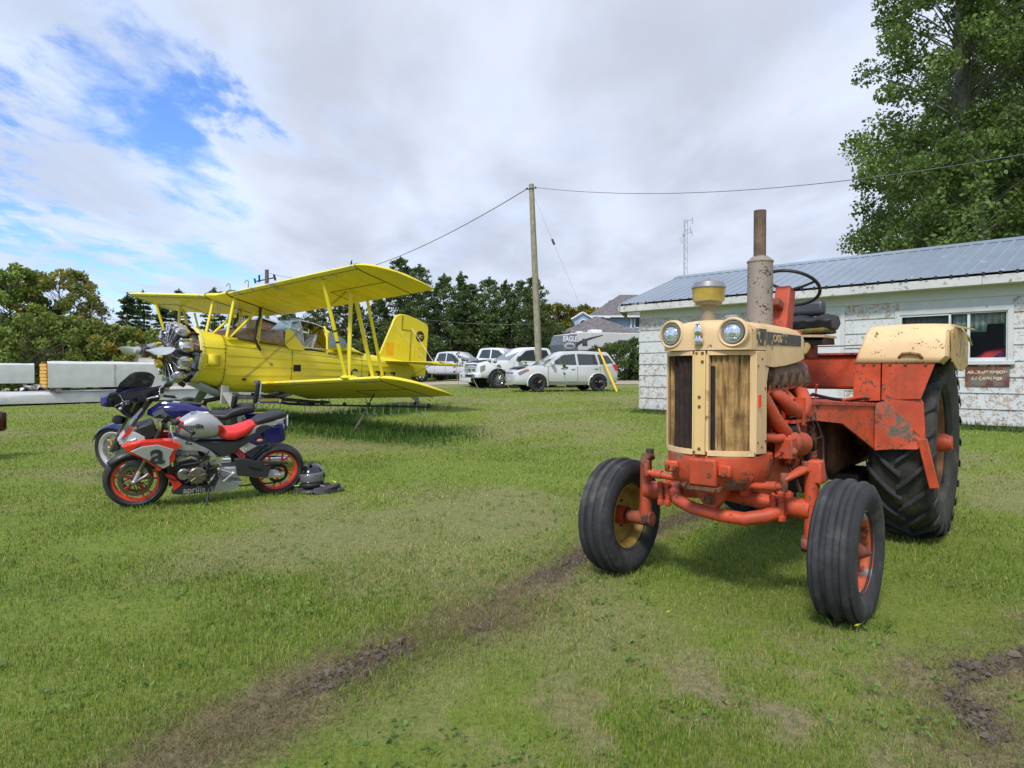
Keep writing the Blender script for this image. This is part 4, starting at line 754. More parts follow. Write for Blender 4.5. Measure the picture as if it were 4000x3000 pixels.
    for s in (1, -1):
        rs = []
        for t, wd, th, tw in ((.12, .055, .055, 60), (.22, .06, .05, 58), (.36, .10, .036, 52), (.55, .165, .026, 42), (.8, .20, .02, 34), (1.05, .21, .016, 27), (1.22, .195, .012, 24), (1.32, .14, .009, 22), (1.355, .05, .006, 22)):
            a = R(tw+22); ring = []
            for k in range(12):
                b = 2*pi*k/12; u = wd*cos(b)*.55; v = th*sin(b); ring.append((1.17+u*sin(a)*s*-1*-1 if False else 1.17+(u*cos(a)+v*sin(a))*1, s*t, (u*sin(a)-v*cos(a))*s*-1))
            rs.append(ring)
        MB().rings(rs).build('blade', pg, P, ang=60)
    # ---- wings
    def wing(name, xle, z0, dih, y0, y1, side, tipx=.0, cut=0, root=0):
        W_ = link(bpy.data.objects.new(name, None)); W_.parent = A; st = [y0+(y1-y0)*i/9 for i in range(10)]
        MB().rings([wing_ring(xle, side*y, z0+dih*y, 1.42, INC) for y in st], cap=True).build('wing_panel', YELW, W_, ang=40)
        # rounded tip: leading edge sweeps back
        rs = []
        for i in range(8):
            t = i/7; y = y1+.006+.62*t; sw = .95*(1-math.sqrt(max(0, 1-t*t)))*1.0+.10*t; c = max(.10, 1.42-sw); k = c/1.42
            rs.append(wing_ring(xle-sw, side*y, z0+dih*y-sw*sin(INC)+.02*t, c, INC, .125*(1-.65*t)/k**.3, .035))
        MB().rings(rs, cap=True).build('wing_tip', YEL, W_, ang=45)
        mb = MB()   # metal edge strip of the tip seam and rows of fasteners
        ring = wing_ring(xle+.004, side*(y1+.003), z0+dih*y1-.002, 1.43, INC, .131, .035); mb.tube(ring+[ring[0]], .007, 4); mb.build('tip_seam', SEAM, W_)
        mb = MB(); R2 = wing_ring(xle, 0, 0, 1.42, INC)
        for i in range(1, 12): 
            y = y0+(y1-y0)*i/12; r = wing_ring(xle, side*y, z0+dih*y, 1.42, INC)[12:]
            mb.tube([(p[0], p[1], p[2]-.0015) for p in r[:-1]], .003, 4)
        mb.build('rib_tape', mk('rib_line_yellow', (.62, .52, .03), .5), W_)
        mb = MB()
        def under(y, f): r = wing_ring(xle, side*y, z0+dih*y, 1.42, INC)[12:]; j = f*(len(r)-2); i = int(j); t = j-i; return tuple(r[i][k]*(1-t)+r[i+1][k]*t-(.004 if k == 2 else 0) for k in range(3))
        ya = y0+(y1-y0)*.62; mb.tube([under(ya+(y1-ya)*q/6, .62) for q in range(7)], .006, 4); mb.tube([under(ya, .62), under(ya, .80), under(ya, .97)], .006, 4); mb.tube([under(y0+(y1-y0)*q/8, .18) for q in range(9)], .005, 4); mb.build('aileron_gap', SEAM, W_)
        mb = MB(); r0 = [wing_ring(xle+.003, side*y, z0+dih*y, 1.42, INC) for y in st]; mb.rings([r[9:16] for r in r0], closed=False, cap=False); mb.build('leading_edge_strip', LEY, W_, ang=60)
        return W_, under
    UL, uu = wing('upper_wing', -.292, 1.389, .060, .52, 5.15, 1); UR, _ = wing('upper_wing', -.292, 1.389, .060, .52, 5.15, -1)
    LL, lu = wing('lower_wing', -1.17, -.604, .060, .50, 4.95, 1); LR, _ = wing('lower_wing', -1.17, -.604, .060, .50, 4.95, -1)
    MB().rings([wing_ring(-.262, y, 1.40+.05*abs(y), 1.40, INC, .15, .04) for y in (-.512, -.3, 0, .3, .512)]).build('centre_section', YELW, A, ang=40)
    mb = MB()
    for s in (1, -1): r = wing_ring(-.25, s*.516, 1.428, 1.45, INC, .155, .04); mb.tube(r+[r[0]], .010, 5)
    mb.build('wing_root_seam', SEAM, A)
    # yellow-orange patch band on the lower wing leading edge, tip light, jury struts
    for y in (.86, ): r0 = [wing_ring(-1.165, yy, -.604+.06*yy, 1.425, INC) for yy in (y, y+.30)]; MB().rings([r[8:17] for r in r0], closed=False, cap=False).build('orange_patch', mk('patch_orange_yellow', (.80, .50, .02), .45), A, ang=60)
    MB().sph((-.80, 5.50, 1.66), (.05, .03, .035)).build('tip_light', mk('red_glass', (.5, .03, .02), .1, coat=.5), A)
    up = lambda p, d: (p[0], p[1], p[2]+d)
    for s in (1, -1):
        def sp(x, y, z): return (x, s*y, z)
        N_ = link(bpy.data.objects.new('interplane_struts', None)); N_.parent = A
        for a, b, w in (((-.50, 3.9, 1.50), (-1.15, 3.9, -.30), .05), ((-1.16, 3.9, 1.36), (-1.22, 3.9, -.30), .055), ((-1.26, 3.9, 1.34), (-1.84, 3.9, -.30), .055), ((-1.58, 3.9, 1.28), (-2.13, 3.9, -.38), .042)):
            MB().tube([sp(*a), sp(*b)], w, 14, flat=.45 if False else .62).build('strut', YEL, N_, ang=60)
        mb = MB()
        for f in (.50, .62): p = Vector(sp(-.50, 3.9, 1.50)).lerp(Vector(sp(-1.15, 3.9, -.30)), f); q = Vector(sp(-.50, 3.9, 1.50)).lerp(Vector(sp(-1.15, 3.9, -.30)), f+.018); mb.tube([p, q], .054, 14, flat=.64)
        mb.build('black_tape', BLK, N_)
        MB().sph(sp(-1.25, 3.9, -.33), (.22, .10, .06), 16, 8).build('strut_fairing', YEL, N_)
        C_ = link(bpy.data.objects.new('cabane_struts', None)); C_.parent = A
        for a, b, w in (((-.46, .50, 1.34), (-.33, .52, .44), .045), ((-1.08, .46, 1.16), (-.40, .52, .44), .045), ((-1.17, .48, 1.20), (-1.07, .53, .30), .045)):
            MB().tube([sp(*a), sp(*b)], w, 12, flat=.65).build('strut', YEL, C_, ang=60)
        mb = MB(); mb.tube([sp(-1.10, .50, 1.22), sp(-1.08, .545, 1.0), sp(-1.0, .56, .72), sp(-.97, .575, .50), sp(-1.04, .585, .33), sp(-1.12, .575, .24), sp(-1.14, .55, .22)], .028, 9); mb.build('fuel_hose', BLK, C_, ang=60)
        mb = MB()
        for z in (.80, .52): mb.torus(sp(-1.11+.02*z, .545, z), (0, 0, 1), .052, .006, 16, 5)
        mb.tube([sp(-.55, .47, 1.28), sp(-.56, .48, 1.0), sp(-.42, .52, .92), sp(-.45, .54, .66), sp(-.55, .5, .5)], .010, 6); mb.tube([sp(-.62, .45, 1.26), sp(-.60, .47, 1.05), sp(-.45, .5, .88)], .009, 6); mb.build('fuel_line', STEEL, C_)
        MB().box(sp(-.48, .515, .93), (.09, .05, .07), (0, 10, 0)).build('fuel_valve', YEL, C_, bevel=.008)
        mb = MB()
        for dx in (0, .055): mb.tube([sp(-.78-dx, .51, -.47), sp(-1.10-dx*.8, 3.80, 1.42)], .0065, 5)
        mb.build('flying_wire', mk('wire_bronze', (.16, .12, .04), .5, .3), A)
        MB().box(sp(-.80, .515, -.49), (.10, .03, .05)).build('wire_fitting', BLK, A)
        mb = MB(); mb.tube([sp(-1.15, .48, 1.22), sp(-1.7, 3.75, -.33)], .004, 4); mb.tube([sp(-1.30, .46, 1.18), sp(-1.75, 1.8, .45), sp(-2.0, 3.6, -.36)], .004, 4); mb.build('landing_wire', STEEL, A)
    # upper-surface vent pipes
    mb = MB()
    for y, z in ((-.3, 1.47), (.55, 1.50)): mb.tube([(-.75, y, z-.1), (-.75, y, z+.20), (-.74, y, z+.27), (-.70, y, z+.29), (-.665, y, z+.25), (-.66, y, z+.21)], .011, 6)
    mb.build('tank_vent', mk('vent_olive', (.25, .22, .10), .6), A, ang=60)
    # hopper hatch, cockpit
    for s in (1, -1):
        MB().rings([[(x, s*.485, zb), (x, s*.46, (zb+zt)/2-.02), (x, s*.37, zt)] for x, zb, zt in ((-.54, .45, .62), (-.8, .43, .68), (-1.2, .41, .71), (-1.74, .385, .745))]+[[(-1.96, s*.485, .375), (-1.92, s*.46, .50), (-1.78, s*.37, .735)]], closed=False, cap=False).build('hopper_side', RUSTSS, A, solid=.012, ang=70)
    MB().add([(-.54, -.37, .62), (-.54, .37, .62), (-1.78, .37, .735), (-1.78, -.37, .735), (-.54, -.37, .45), (-.54, .37, .45), (-1.9, .37, .45), (-1.9, -.37, .45)], [(0, 1, 2, 3), (0, 4, 5, 1), (2, 6, 7, 3)]).build('hopper_deck', mk('dark_hatch', (.12, .06, .045), .6, 0, .3, 9), A)
    mb = MB(); mb.bb((-1.12, .05, .70), (-.88, .33, .92)); mb.bb((-1.35, -.2, .72), (-1.2, .1, .80)); mb.sph((-1.52, .2, .79), .035); mb.tube([(-.95, .33, .84), (-.93, .36, .84)], .025, 10); mb.build('hopper_fittings', mk('beige_metal', (.50, .48, .42), .5, .1), A, bevel=.01)
    MB().prism([(-1.80, .42), (-1.80, .77), (-1.96, .77), (-2.10, .60), (-2.36, .36), (-2.3, .30), (-1.95, .30)], .482, .498).build('cockpit_cheek', YEL, A)
    MB().prism([(-1.80, .42), (-1.80, .77), (-1.96, .77), (-2.10, .60), (-2.36, .36), (-2.3, .30), (-1.95, .30)], -.482, -.498).build('cockpit_cheek', YEL, A)
    K = link(bpy.data.objects.new('cockpit', None)); K.parent = A
    MB().add([(-1.83, .34, .73), (-1.83, -.34, .73), (-2.10, -.27, 1.05), (-2.10, .27, 1.05)], [(0, 1, 2, 3)]).build('windscreen', WINDS, K, smooth=False)
    for s in (1, -1):
        MB().add([(-1.83, s*.34, .73), (-2.10, s*.27, 1.05), (-2.28, s*.30, 1.08), (-2.34, s*.47, .36), (-2.0, s*.475, .55), (-1.92, s*.45, .70)], [(0, 1, 2, 3, 4, 5)]).build('window_pane', WINDS, K, smooth=False)
        MB().tube([(-2.35, s*.478, .36), (-2.30, s*.42, .75), (-2.27, s*.31, 1.07)], .022, 8).build('window_frame', STEEL, K)
        MB().tube([(-2.34, s*.478, .365), (-3.02, s*.478, .385)], .016, 6).build('door_sill', STEEL, K)
        mb = MB(); mb.tube([(-3.02, s*.475, .38), (-3.02, s*.41, .80), (-3.0, s*.31, .98)], .030, 8); mb.build('door_post', YEL, K)
        MB().add([(-3.06, s*.455, .86), (-3.06, s*.478, .46), (-3.66, s*.478, .50), (-3.55, s*.45, .70)], [(0, 1, 2, 3)]).build('rear_window', mk('dim_window', (.20, .25, .27), .1, 0, .2, 3, spec=.6), K, solid=.006, smooth=False)
    MB().rings([[(x, y*(1-.0), z-.10*abs(y/.31)**2.5) for y in (-.31, -.2, 0, .2, .31)] for x, z in ((-2.08, 1.06), (-2.3, 1.115), (-2.7, 1.085), (-3.02, 1.01))], closed=False, cap=False).build('canopy_roof', mk('black_roof', (.025, .025, .028), .35), K, solid=.02, ang=60)
    mb = MB()
    for s in (1, -1): mb.tube([(-2.29, s*.315, 1.055), (-2.7, s*.315, 1.02), (-3.0, s*.315, .945)], .014, 6)
    mb.build('roof_trim', mk('pale_trim', (.6, .58, .5), .5), K)
    mb = MB(); 
    for a, b in (((-2.75, .3, .40), (-2.95, .25, .98)), ((-2.95, .3, .98), (-2.7, -.25, .55)), ((-2.98, -.3, .4), (-2.95, -.25, .98)), ((-2.98, .38, .45), (-2.9, -.3, .8)), ((-2.6, -.40, .38), (-2.6, -.28, 1.05)), ((-2.6, -.28, 1.05), (-2.98, -.30, .45))): mb.tube([a, b], .014, 6)
    mb.build('roll_cage', BLK, K); mb = MB(); mb.box((-2.80, .05, .55), (.10, .40, .42), (0, -14, 0)); mb.tube([(-2.62, .15, .42), (-2.80, .20, .66)], .02, 6); mb.tube([(-2.7, -.1, .42), (-2.82, .05, .66)], .02, 6); mb.build('seat', mk('pale_seat', (.55, .54, .50), .6), K, bevel=.02)
    MB().bb((-3.0, -.44, .05), (-2.0, .44, .36)).build('cockpit_floor', BLK, K); MB().add([(-1.99, -.42, .36), (-1.99, .42, .36), (-1.99, .3, .74), (-1.99, -.3, .74)], [(0, 1, 2, 3)]).build('instrument_panel', BLK, K, solid=.02)
    rs = []
    for x, w, z0, z1 in ((-3.02, .47, .40, .985), (-3.2, .46, .40, .95), (-3.5, .44, .40, .83), (-3.8, .40, .40, .62), (-4.15, .33, .39, .46), (-4.4, .2, .36, .40)):
        rs.append([(x, w*cos(pi*k/12)*(1-.32*sin(pi*k/12)*(z1-z0)/.6), z0+(z1-z0)*sin(pi*k/12)**.75) for k in range(13)])
    MB().rings(rs, closed=False, cap=False).build('turtle_deck', YEL, A, ang=60, solid=.01)
    # ---- tail
    MB().prism([(-5.02, .34), (-5.50, 1.47), (-5.58, 1.58), (-5.70, 1.645), (-5.80, 1.665), (-5.81, 1.20), (-6.17, 1.20), (-6.17, .30)], -.035, .035).build('fin', YEL, A, bevel=.018, ang=60)
    MB().prism([(-5.822, 1.66), (-6.0, 1.655), (-6.4, 1.58), (-6.72, 1.49), (-6.81, 1.43), (-6.85, 1.32), (-6.83, -.10), (-6.18, -.14), (-6.182, 1.215), (-5.822, 1.215)], -.030, .030).build('rudder', YEL, A, bevel=.014, ang=60)
    mb = MB(); mb.tube([(-5.815, .037, 1.64), (-5.815, .037, 1.208), (-6.175, .037, 1.208), (-6.175, .037, .32)], .006, 5); mb.build('rudder_hinge', SEAM, A)
    for s in (1, -1):
        St = link(bpy.data.objects.new('tailplane', None)); St.parent = A
        rs = [[(-5.10-.28*t**2-(.5 if t > .97 else 0), s*(.10+1.75*t), .245), (-5.6-.1*t, s*(.10+1.75*t), .290), (-6.17, s*(.10+1.75*t), .27), (-6.17, s*(.10+1.75*t), .235), (-5.6, s*(.10+1.75*t), .21)] for t in (0, .3, .6, .85, .96, 1)]
        MB().rings(rs).build('stabiliser', YEL, St, ang=50)
        rs = [[(-6.19, s*(.12+1.75*t), .268), (-6.55, s*(.12+1.75*t), .262-.02), (-6.78+.45*max(0, t-.8), s*(.12+1.75*t), .225), (-6.19, s*(.12+1.75*t), .232)] for t in (0, .3, .6, .85, 1)]
        MB().rings(rs).build('elevator', YEL, St, ang=50)
        mb = MB(); mb.tube([(-6.17, s*.04, 1.30), (-6.17, s*1.1, .27)], .0045, 4); mb.tube([(-5.55, s*.04, 1.30), (-5.8, s*1.2, .28)], .0045, 4); mb.tube([(-6.15, s*.1, -.15), (-6.1, s*1.1, .23)], .007, 5); mb.build('tail_wire', STEEL, St)
    mb = MB(); mb.tube([(-5.53, 0, 1.40), (-4.0, .2, .50)], .004, 4); mb.tube([(-5.55, 0, 1.42), (-2.1, .4, .56)], .0035, 4); mb.build('antenna_wire', mk('wire_bronze', (.16, .12, .04), .5, .3), A)
    # tail markings on both faces
    EM = mk('emblem_brown', (.055, .035, .02), .6); FAINT = mk('faint_number', (.74, .60, .02), .45); SQ = mk('orange_square', (.85, .45, .01), .45); BK = mk('black_letters', (.015, .015, .015), .5)
    for s in (1, -1):
        MB().lathe([(.165, 0), (.165, .003), (.001, .003)], (-6.53, s*.0335, 1.075), (0, s, 0), 36).build('emblem_disc', EM, A)
        mb = MB(); y = s*.0385
        for x0, z0, w, h in ((-6.53, 1.115, .25, .013), (-6.53, 1.055, .22, .011), (-6.52, 1.08, .05, .05), (-6.57, 1.02, .018, .018), (-6.48, 1.02, .018, .018), (-6.52, 1.11, .02, .05)): mb.bb((x0-w/2, y-.001, z0-h/2), (x0+w/2, y+.001, z0+h/2))
        mb.build('emblem_biplane', YEL, A)
        MB().bb((-5.55, s*.0345, .42), (-5.27, s*.0375, .79)).build('orange_square', SQ, A)
        rz = (pi/2, 0, pi if s > 0 else 0)
        text_on('31', .46, FAINT, A, (-5.80, s*.0355, .60), rz, squash=.72, weight=.006); text_on('183', .46, FAINT, A, (-6.50, s*.0355, .60), rz, squash=.68, weight=.006)
        # registration follows the flank: place letter by letter
        for i, ch in enumerate('C-FZLZ'):
            x = -3.93-.30*i; w, t, b = frustum(x); a = aof(x, -.20, s); p = surf(x, a, .022); yaw = math.atan2(frustum(x+.1)[0]-frustum(x-.1)[0], .2)
            text_on(ch, .40, BK, A, p, (pi/2, 0, (pi+yaw) if s > 0 else -yaw), squash=.85, weight=.008, depth=.004)
        x = -3.30; p = surf(x, aof(x, .27, s), .02); text_on('RESTRICTED', .085, BK, A, p, (pi/2, 0, (pi+.03) if s > 0 else -.03), depth=.003)
    mb = MB(); p = surf(-2.14, aof(-2.14, -.14, 1), .0); mb.box((-2.17, p[1]+.012, -.14), (.20, .012, .16), (0, 4, -2)); mb.build('open_panel', mk('dark_opening', (.02, .02, .018), .9), A)
    mb = MB(); 
    for x, z in ((-1.47, -.10), (-1.10, -.52)): p = surf(x, aof(x, z, 1), .012); mb.tube([p, (p[0], p[1]+.006, p[2])], .04, 18)
    mb.build('inspection_cover', STEEL, A)
    # ---- undercarriage
    for s in (1, -1):
        G_ = link(bpy.data.objects.new('main_gear', None)); G_.parent = A
        MB().rings([[(-.33+a, s*(.40+t*.80), -.70-.62*t), (-.42+a*.0, s*(.44+t*.8), -.70-.62*t), (-.52-.0, s*(.40+t*.80), -.70-.62*t), (-.42, s*(.36+t*.8), -.70-.62*t)] for t, a in ((0, .06), (1, .0))]).build('gear_leg', GRYP, G_, ang=30)
        w = MB(); w.rev([(.14, -.06), (.22, -.10), (.31, -.10), (.34, -.05), (.345, .05), (.31, .10), (.22, .10), (.14, .06)], (-.40, s*1.28, -1.34), (0, 1, 0), 40); w.build('tyre', TYRE, G_); MB().lathe([(.15, -.05), (.10, -.04), (.03, -.05), (.03, .05), (.10, .04), (.15, .05)], (-.40, s*1.28, -1.34), (0, 1, 0), 24).build('wheel_hub', GRYP, G_)
    MB().box((-.36, .53, -.86), (.17, .05, .42), (0, 0, 0)).build('gear_fairing', mk('pale_fairing', (.48, .45, .40), .6, 0, .1, 6, chips=((.25, .12, .06), .62, 8, .1)), A, bevel=.01)
    MB().rings([[(x, y, z) for y in (-.30, .30)] for x, z in ((.1, -.64), (-.6, -.92), (-1.8, -.90), (-2.3, -.74))], closed=False, cap=False).build('belly_pan', GRYP, A, solid=.08)
    mb = MB(); mb.tube([(-.55, .1, -.85), (-.50, .05, -.95), (-.38, -.1, -1.0), (-.30, -.2, -1.03), (-.30, -.28, -1.12), (-.32, -.3, -1.2)], .05, 12); mb.build('exhaust_pipe', mk('dark_exhaust', (.045, .035, .03), .75, .3, .4, 15), A, ang=60)
    mb = MB(); mb.tube([(-6.2, 0, -.15), (-6.35, 0, -.62)], .05, 8); mb.tube([(-6.35, 0, -.6), (-6.6, 0, -.80)], .04, 8); mb.tube([(-6.3, .05, -.72), (-6.7, .1, -.98)], .03, 6); mb.build('tail_leg', GRYP, A); MB().rev([(.04, -.04), (.12, -.05), (.15, 0), (.12, .05), (.04, .04)], (-6.6, 0, -.98), (0, 1, 0), 28).build('tail_wheel', TYRE, A)
    # ---- spray gear
    Q = link(bpy.data.objects.new('spray_boom', None)); Q.parent = A; dm = mk('boom_dark', (.05, .05, .045), .55, .2, .3, 8)
    for s in (1, -1): MB().tube([(-2.30, 0, -1.04), (-2.38, s*1.0, -1.015), (-2.42, s*5.1, -.825)], .022, 10).build('boom_pipe', dm, Q, ang=60)
    mb = MB(); mb.tube([(-1.2, .15, -.84), (-1.9, .5, -.92), (-2.35, 1.05, -.94), (-2.42, 1.35, -.93)], [.045, .045, .04, .035], 10); mb.tube([(-1.5, .1, -.95), (-2.0, .5, -1.02), (-2.4, 1.0, -1.01)], .035, 9); mb.tube([(-2.38, 1.30, -.93), (-2.44, 1.55, -.92)], [.05, .03], 10)
    for y in (.3, .8, 1.3, 2.2, 3.1, 5.05): mb.sph((-2.40, y, -1.03+.045*y), (.05, .05, .05), 8, 6)
    mb.build('pump_plumbing', dm, Q, ang=60)
    for s in (1, -1):
        for k in range(17):
            y = .55+k*.275; z = -1.035+.045*y; dx = .02*math.sin(k*2.1)
            MB().tube([(-2.41, s*y, z+.05), (-2.41, s*y, z), (-2.41+dx, s*y, z-.17), (-2.40+dx, s*(y+.03), z-.205), (-2.40, s*(y+.10), z-.20)], .0085, 6).build('spray_nozzle', mk('white_nozzle', (.62, .62, .58), .5), Q)
    for y in (1.6, 3.0, 4.75):
        for s in (1, -1): MB().tube([(-2.30, s*y, -.72+.055*y), (-2.42, s*y, -1.035+.045*y)], .022, 6, flat=.3).build('boom_hanger', GRYP, Q)
    return A
BP = biplane()
ib = Matrix.Translation(PO) @ MP3.to_4x4()
def strap():
    p = ib @ Vector((-1.88, 3.93, -.62)); q = Vector((p.x-.42, p.y-.30, gz(p.x-.4, p.y-.3)+.01)); d = (q-p); m = MB(); rs = []
    for i in range(15):
        t = i/14; c = p+d*t; a = .3+t*4.2; w = .022+.025*t**3; rs.append([c+Vector((cos(a)*w, sin(a)*w, 0)), c-Vector((cos(a)*w, sin(a)*w, 0))])
    o = m.rings(rs, closed=False, cap=False).build('tie_down_strap', mk('strap_brown', (.10, .085, .065), .9, 0, .3, 30), None, solid=.006, ang=80); meta(o, 'twisted brown tie-down strap from the lower wing to the ground', 'strap')
    meta(MB().tube([q, q+Vector((-.05, -.03, -.10))], .02, 6).build('ground_anchor', RUST, None), 'rusty anchor pin at the foot of the brown tie-down strap', 'anchor')
strap()
# ------------------------------------------------------------------ motorcycles
def pillow(mb, poly, y0, y1, k=.86, m=None):
    n = len(poly); cx = sum(p[0] for p in poly)/n; cz = sum(p[1] for p in poly)/n; ym = y0+(y1-y0)*.72
    vs = [(p[0], y0, p[1]) for p in poly]+[(p[0], ym, p[1]) for p in poly]+[(cx+(p[0]-cx)*k, y1, cz+(p[1]-cz)*k) for p in poly]
    fs = [tuple(range(n)), tuple(range(2*n, 3*n))[::-1]]
    for L in (0, 1): fs += [(L*n+i, L*n+(i+1) % n, (L+1)*n+(i+1) % n, (L+1)*n+i) for i in range(n)]
    return mb.add(vs, fs)
def smoothpoly(P, it=2):
    for _ in range(it):
        Q = []
        for a, b in zip(P, P[1:]+P[:1]): Q += [(a[0]*.8+b[0]*.2, a[1]*.8+b[1]*.2), (a[0]*.2+b[0]*.8, a[1]*.2+b[1]*.8)]
        P = Q
    return P
REDP = mk('bike_red', (.72, .035, .022), .28, 0, .04, 5, coat=.5)
SILP = mk('bike_silver', (.42, .43, .44), .38, .35, .06, 5, coat=.4)
GRAF = mk('bike_graphite', (.035, .037, .041), .45, .1, .1, 8)
BRONZ = mk('bronze_engine_cover', (.20, .17, .14), .4, .7, .1, 12)
ENGD = mk('engine_dark', (.06, .058, .055), .5, .5, .4, 25, bump=.3, bs=60)
ENGS = mk('engine_silver', (.30, .29, .28), .4, .7, .3, 25, bump=.2, bs=60)
BTYRE = mk('bike_tyre', (.032, .032, .034), .62, 0, .25, 9, chips=((.09, .085, .075), .64, 8, .3), spec=.4)
def bike_wheel(par, c, ro, w, ri, rimm, nsp, ax=(0, 1, 0), disc=None, name='wheel', rot=0):
    H = link(bpy.data.objects.new(name, None)); H.parent = par; h = w/2
    MB().rev([(ri, -h*.62), (ri+.02, -h*.80), (ro-.055, -h*1.0), (ro-.03, -h*.90), (ro-.010, -h*.55), (ro, 0), (ro-.010, h*.55), (ro-.03, h*.90), (ro-.055, h*1.0), (ri+.02, h*.80), (ri, h*.62)], c, ax, 64).build('tyre', BTYRE, H, ang=50)
    MB().lathe([(ri+.012, -h*.66), (ri+.013, -h*.58), (ri-.016, -h*.50), (ri-.022, -h*.2), (ri-.022, h*.2), (ri-.016, h*.50), (ri+.013, h*.58), (ri+.012, h*.66)], c, ax, 64).build('rim', rimm, H, solid=.006)
    A = Vector(ax).normalized(); u = A.cross(Vector((0, 0, 1))).normalized(); v = A.cross(u).normalized(); C = Vector(c)
    for k in range(nsp):
        a = 2*pi*k/nsp+rot; d = u*cos(a)+v*sin(a); e = u*cos(a+.22)+v*sin(a+.22); f = u*cos(a-.22)+v*sin(a-.22)
        m = MB(); m.tube([C+d*.035, C+d*.11], [.020, .014], 7); m.tube([C+d*.10, C+e*(ri-.018)], [.013, .010], 6); 
        if nsp <= 6: m.tube([C+d*.10, C+f*(ri-.018)], [.013, .010], 6)
        m.build('spoke', rimm, H, ang=60)
    m = MB(); m.lathe([(.001, -.06), (.035, -.06), (.042, 0), (.035, .06), (.001, .06)], c, ax, 20); m.build('hub', GRAF, H)
    if disc:
        for s in (1, -1):
            o = C+A*(s*disc[1]); MB().rev([(disc[0]-.035, -.002), (disc[0], -.002), (disc[0], .002), (disc[0]-.035, .002)], o, ax, 56).build('brake_disc', mk('disc_steel', (.22, .20, .18), .35, .9, .1, 20), H)
            m = MB()
            for k in range(9): a = 2*pi*k/9; d = u*cos(a)+v*sin(a); e = u*cos(a+.3)+v*sin(a+.3); m.tube([o+d*.05, o+e*(disc[0]-.03)], .005, 4)
            m.build('disc_carrier', BLK, H)
    return H
def sport_bike():
    B = thing('motorcycle', 'red, silver and black naked sport motorcycle on its side stand, with bright red wheels', 'motorcycle', (-3.21, 7.23, 0), (R(-10), 0, R(-147.3)), 'motorcycles parked on the grass')
    redrim = mk('rim_red', (.78, .06, .025), .3, 0, .04, 6, coat=.3)
    bike_wheel(B, (-.672, 0, .286), .300, .165, .215, redrim, 5, name='rear_wheel', rot=.4)
    st = R(13); axf = (sin(st), cos(st), 0)
    F = link(bpy.data.objects.new('front_fork', None)); F.parent = B
    bike_wheel(B, (.700, 0, .288), .296, .120, .215, redrim, 5, ax=(sin(-st)*-1, cos(st), 0), disc=(.155, .052), name='front_wheel', rot=.9)
    axv = Vector((sin(st), cos(st), 0))
    for s in (1, -1):
        o = axv*(s*.098); b = Vector((.70, 0, .288))+o; t = Vector((.452, 0, .86))+o
        d = t-b
        MB().tube([b, b+d*.26], .021, 12).build('fork_foot', SILP, F); MB().tube([b+d*.20, b+d*.58], .0215, 14).build('fork_slider', mk('fork_gold_grey', (.20, .19, .11), .35, .8), F); MB().tube([b+d*.55, b+d*1.03], .028, 14).build('fork_tube', BLK, F)
        m = MB(); m.sph(b+Vector((0, 0, 0)), .03); m.tube([b, b+Vector((-.10, s*.01, .06)), b+Vector((-.13, s*.01, .09))], [.02, .016, .014], 8); m.box(b+Vector((-.10, -s*.012, .10)), (.05, .045, .10), (0, 30, 0)); m.build('brake_caliper', ENGS if s > 0 else REDP, F, bevel=.008)
    m = MB(); m.box((.46, 0, .84), (.08, .26, .035), (0, -22, 0)); m.box((.52, 0, .70), (.08, .24, .04), (0, -22, 0)); m.build('fork_yoke', BLK, F, bevel=.01)
    # front mudguard: shell over the tyre
    rs = []
    for i in range(13):
        a = R(38+i*9.2); r = .318; c = Vector((.70+r*cos(a), 0, .288+r*sin(a)))
        hw = .072*(1 if 1 < i < 11 else .75); rs.append([c+axv*(hw*q)-Vector((cos(a), 0, sin(a)))*(.055*abs(q)**2.4) for q in (-1, -.8, -.4, 0, .4, .8, 1)])
    MB().rings(rs, closed=False, cap=False).build('front_mudguard', GRAF, B, solid=.005, ang=60)
    m = MB()
    for s in (1, -1): pillow(m, [(.80, .50), (.62, .53), (.545, .42), (.62, .33), (.68, .42)], s*.065, s*.085)
    m.build('mudguard_side', GRAF, B)
    # tank
    prof = [(.345, .74, .86, .085), (.30, .715, .895, .12), (.22, .69, .945, .142), (.14, .682, .968, .15), (.04, .682, .95, .148), (-.05, .70, .885, .125), (-.10, .735, .825, .085), (-.125, .76, .79, .05)]
    rs = []
    for x, z0, z1, w in prof:
        r = []
        for k in range(20): a = 2*pi*k/20+pi/20; c, s = cos(a), sin(a); q = .62; yy = w*math.copysign(abs(c)**q, c)*(1 if s > 0 else (1-.35*abs(s)**2)); r.append((x, yy, (z0+z1)/2+(z1-z0)/2*math.copysign(abs(s)**.8, s)))
        rs.append(r)
    MB().rings(rs).build('fuel_tank', SILP, B, ang=70)
    MB().lathe([(.04, .0), (.044, .006), (.034, .010), (.001, .010)], (.175, 0, .955), (-.05, 0, 1), 28).build('filler_cap', STEEL, B); MB().bb((.04, -.03, .955), (.09, .03, .958)).build('tank_sticker', mk('white_sticker', (.7, .65, .6), .5), B)
    for s in (1, -1):
        m = MB(); pillow(m, smoothpoly([(.34, .88), (.285, .905), (.285, .83), (.335, .80)], 2), s*.07, s*.112); m.build('tank_shoulder', REDP, B, ang=50)
        m = MB(); pillow(m, smoothpoly([(-.03, .855), (-.088, .835), (-.105, .795), (-.03, .73), (-.04, .80)], 2), s*.09, s*.128, .85); m.build('tank_red_glow', mk('tank_glow_paint', (.42, .03, .025), .35, .2), B, ang=50)  # red glow at the back of the tank, put in as a coloured panel
    rz = lambda s: (pi/2, 0, pi if s > 0 else 0)
    for s in (1, -1): text_on('aprilia', .070, BLK, B, (.190, s*.1515, .850), rz(s), weight=.001, depth=.003)
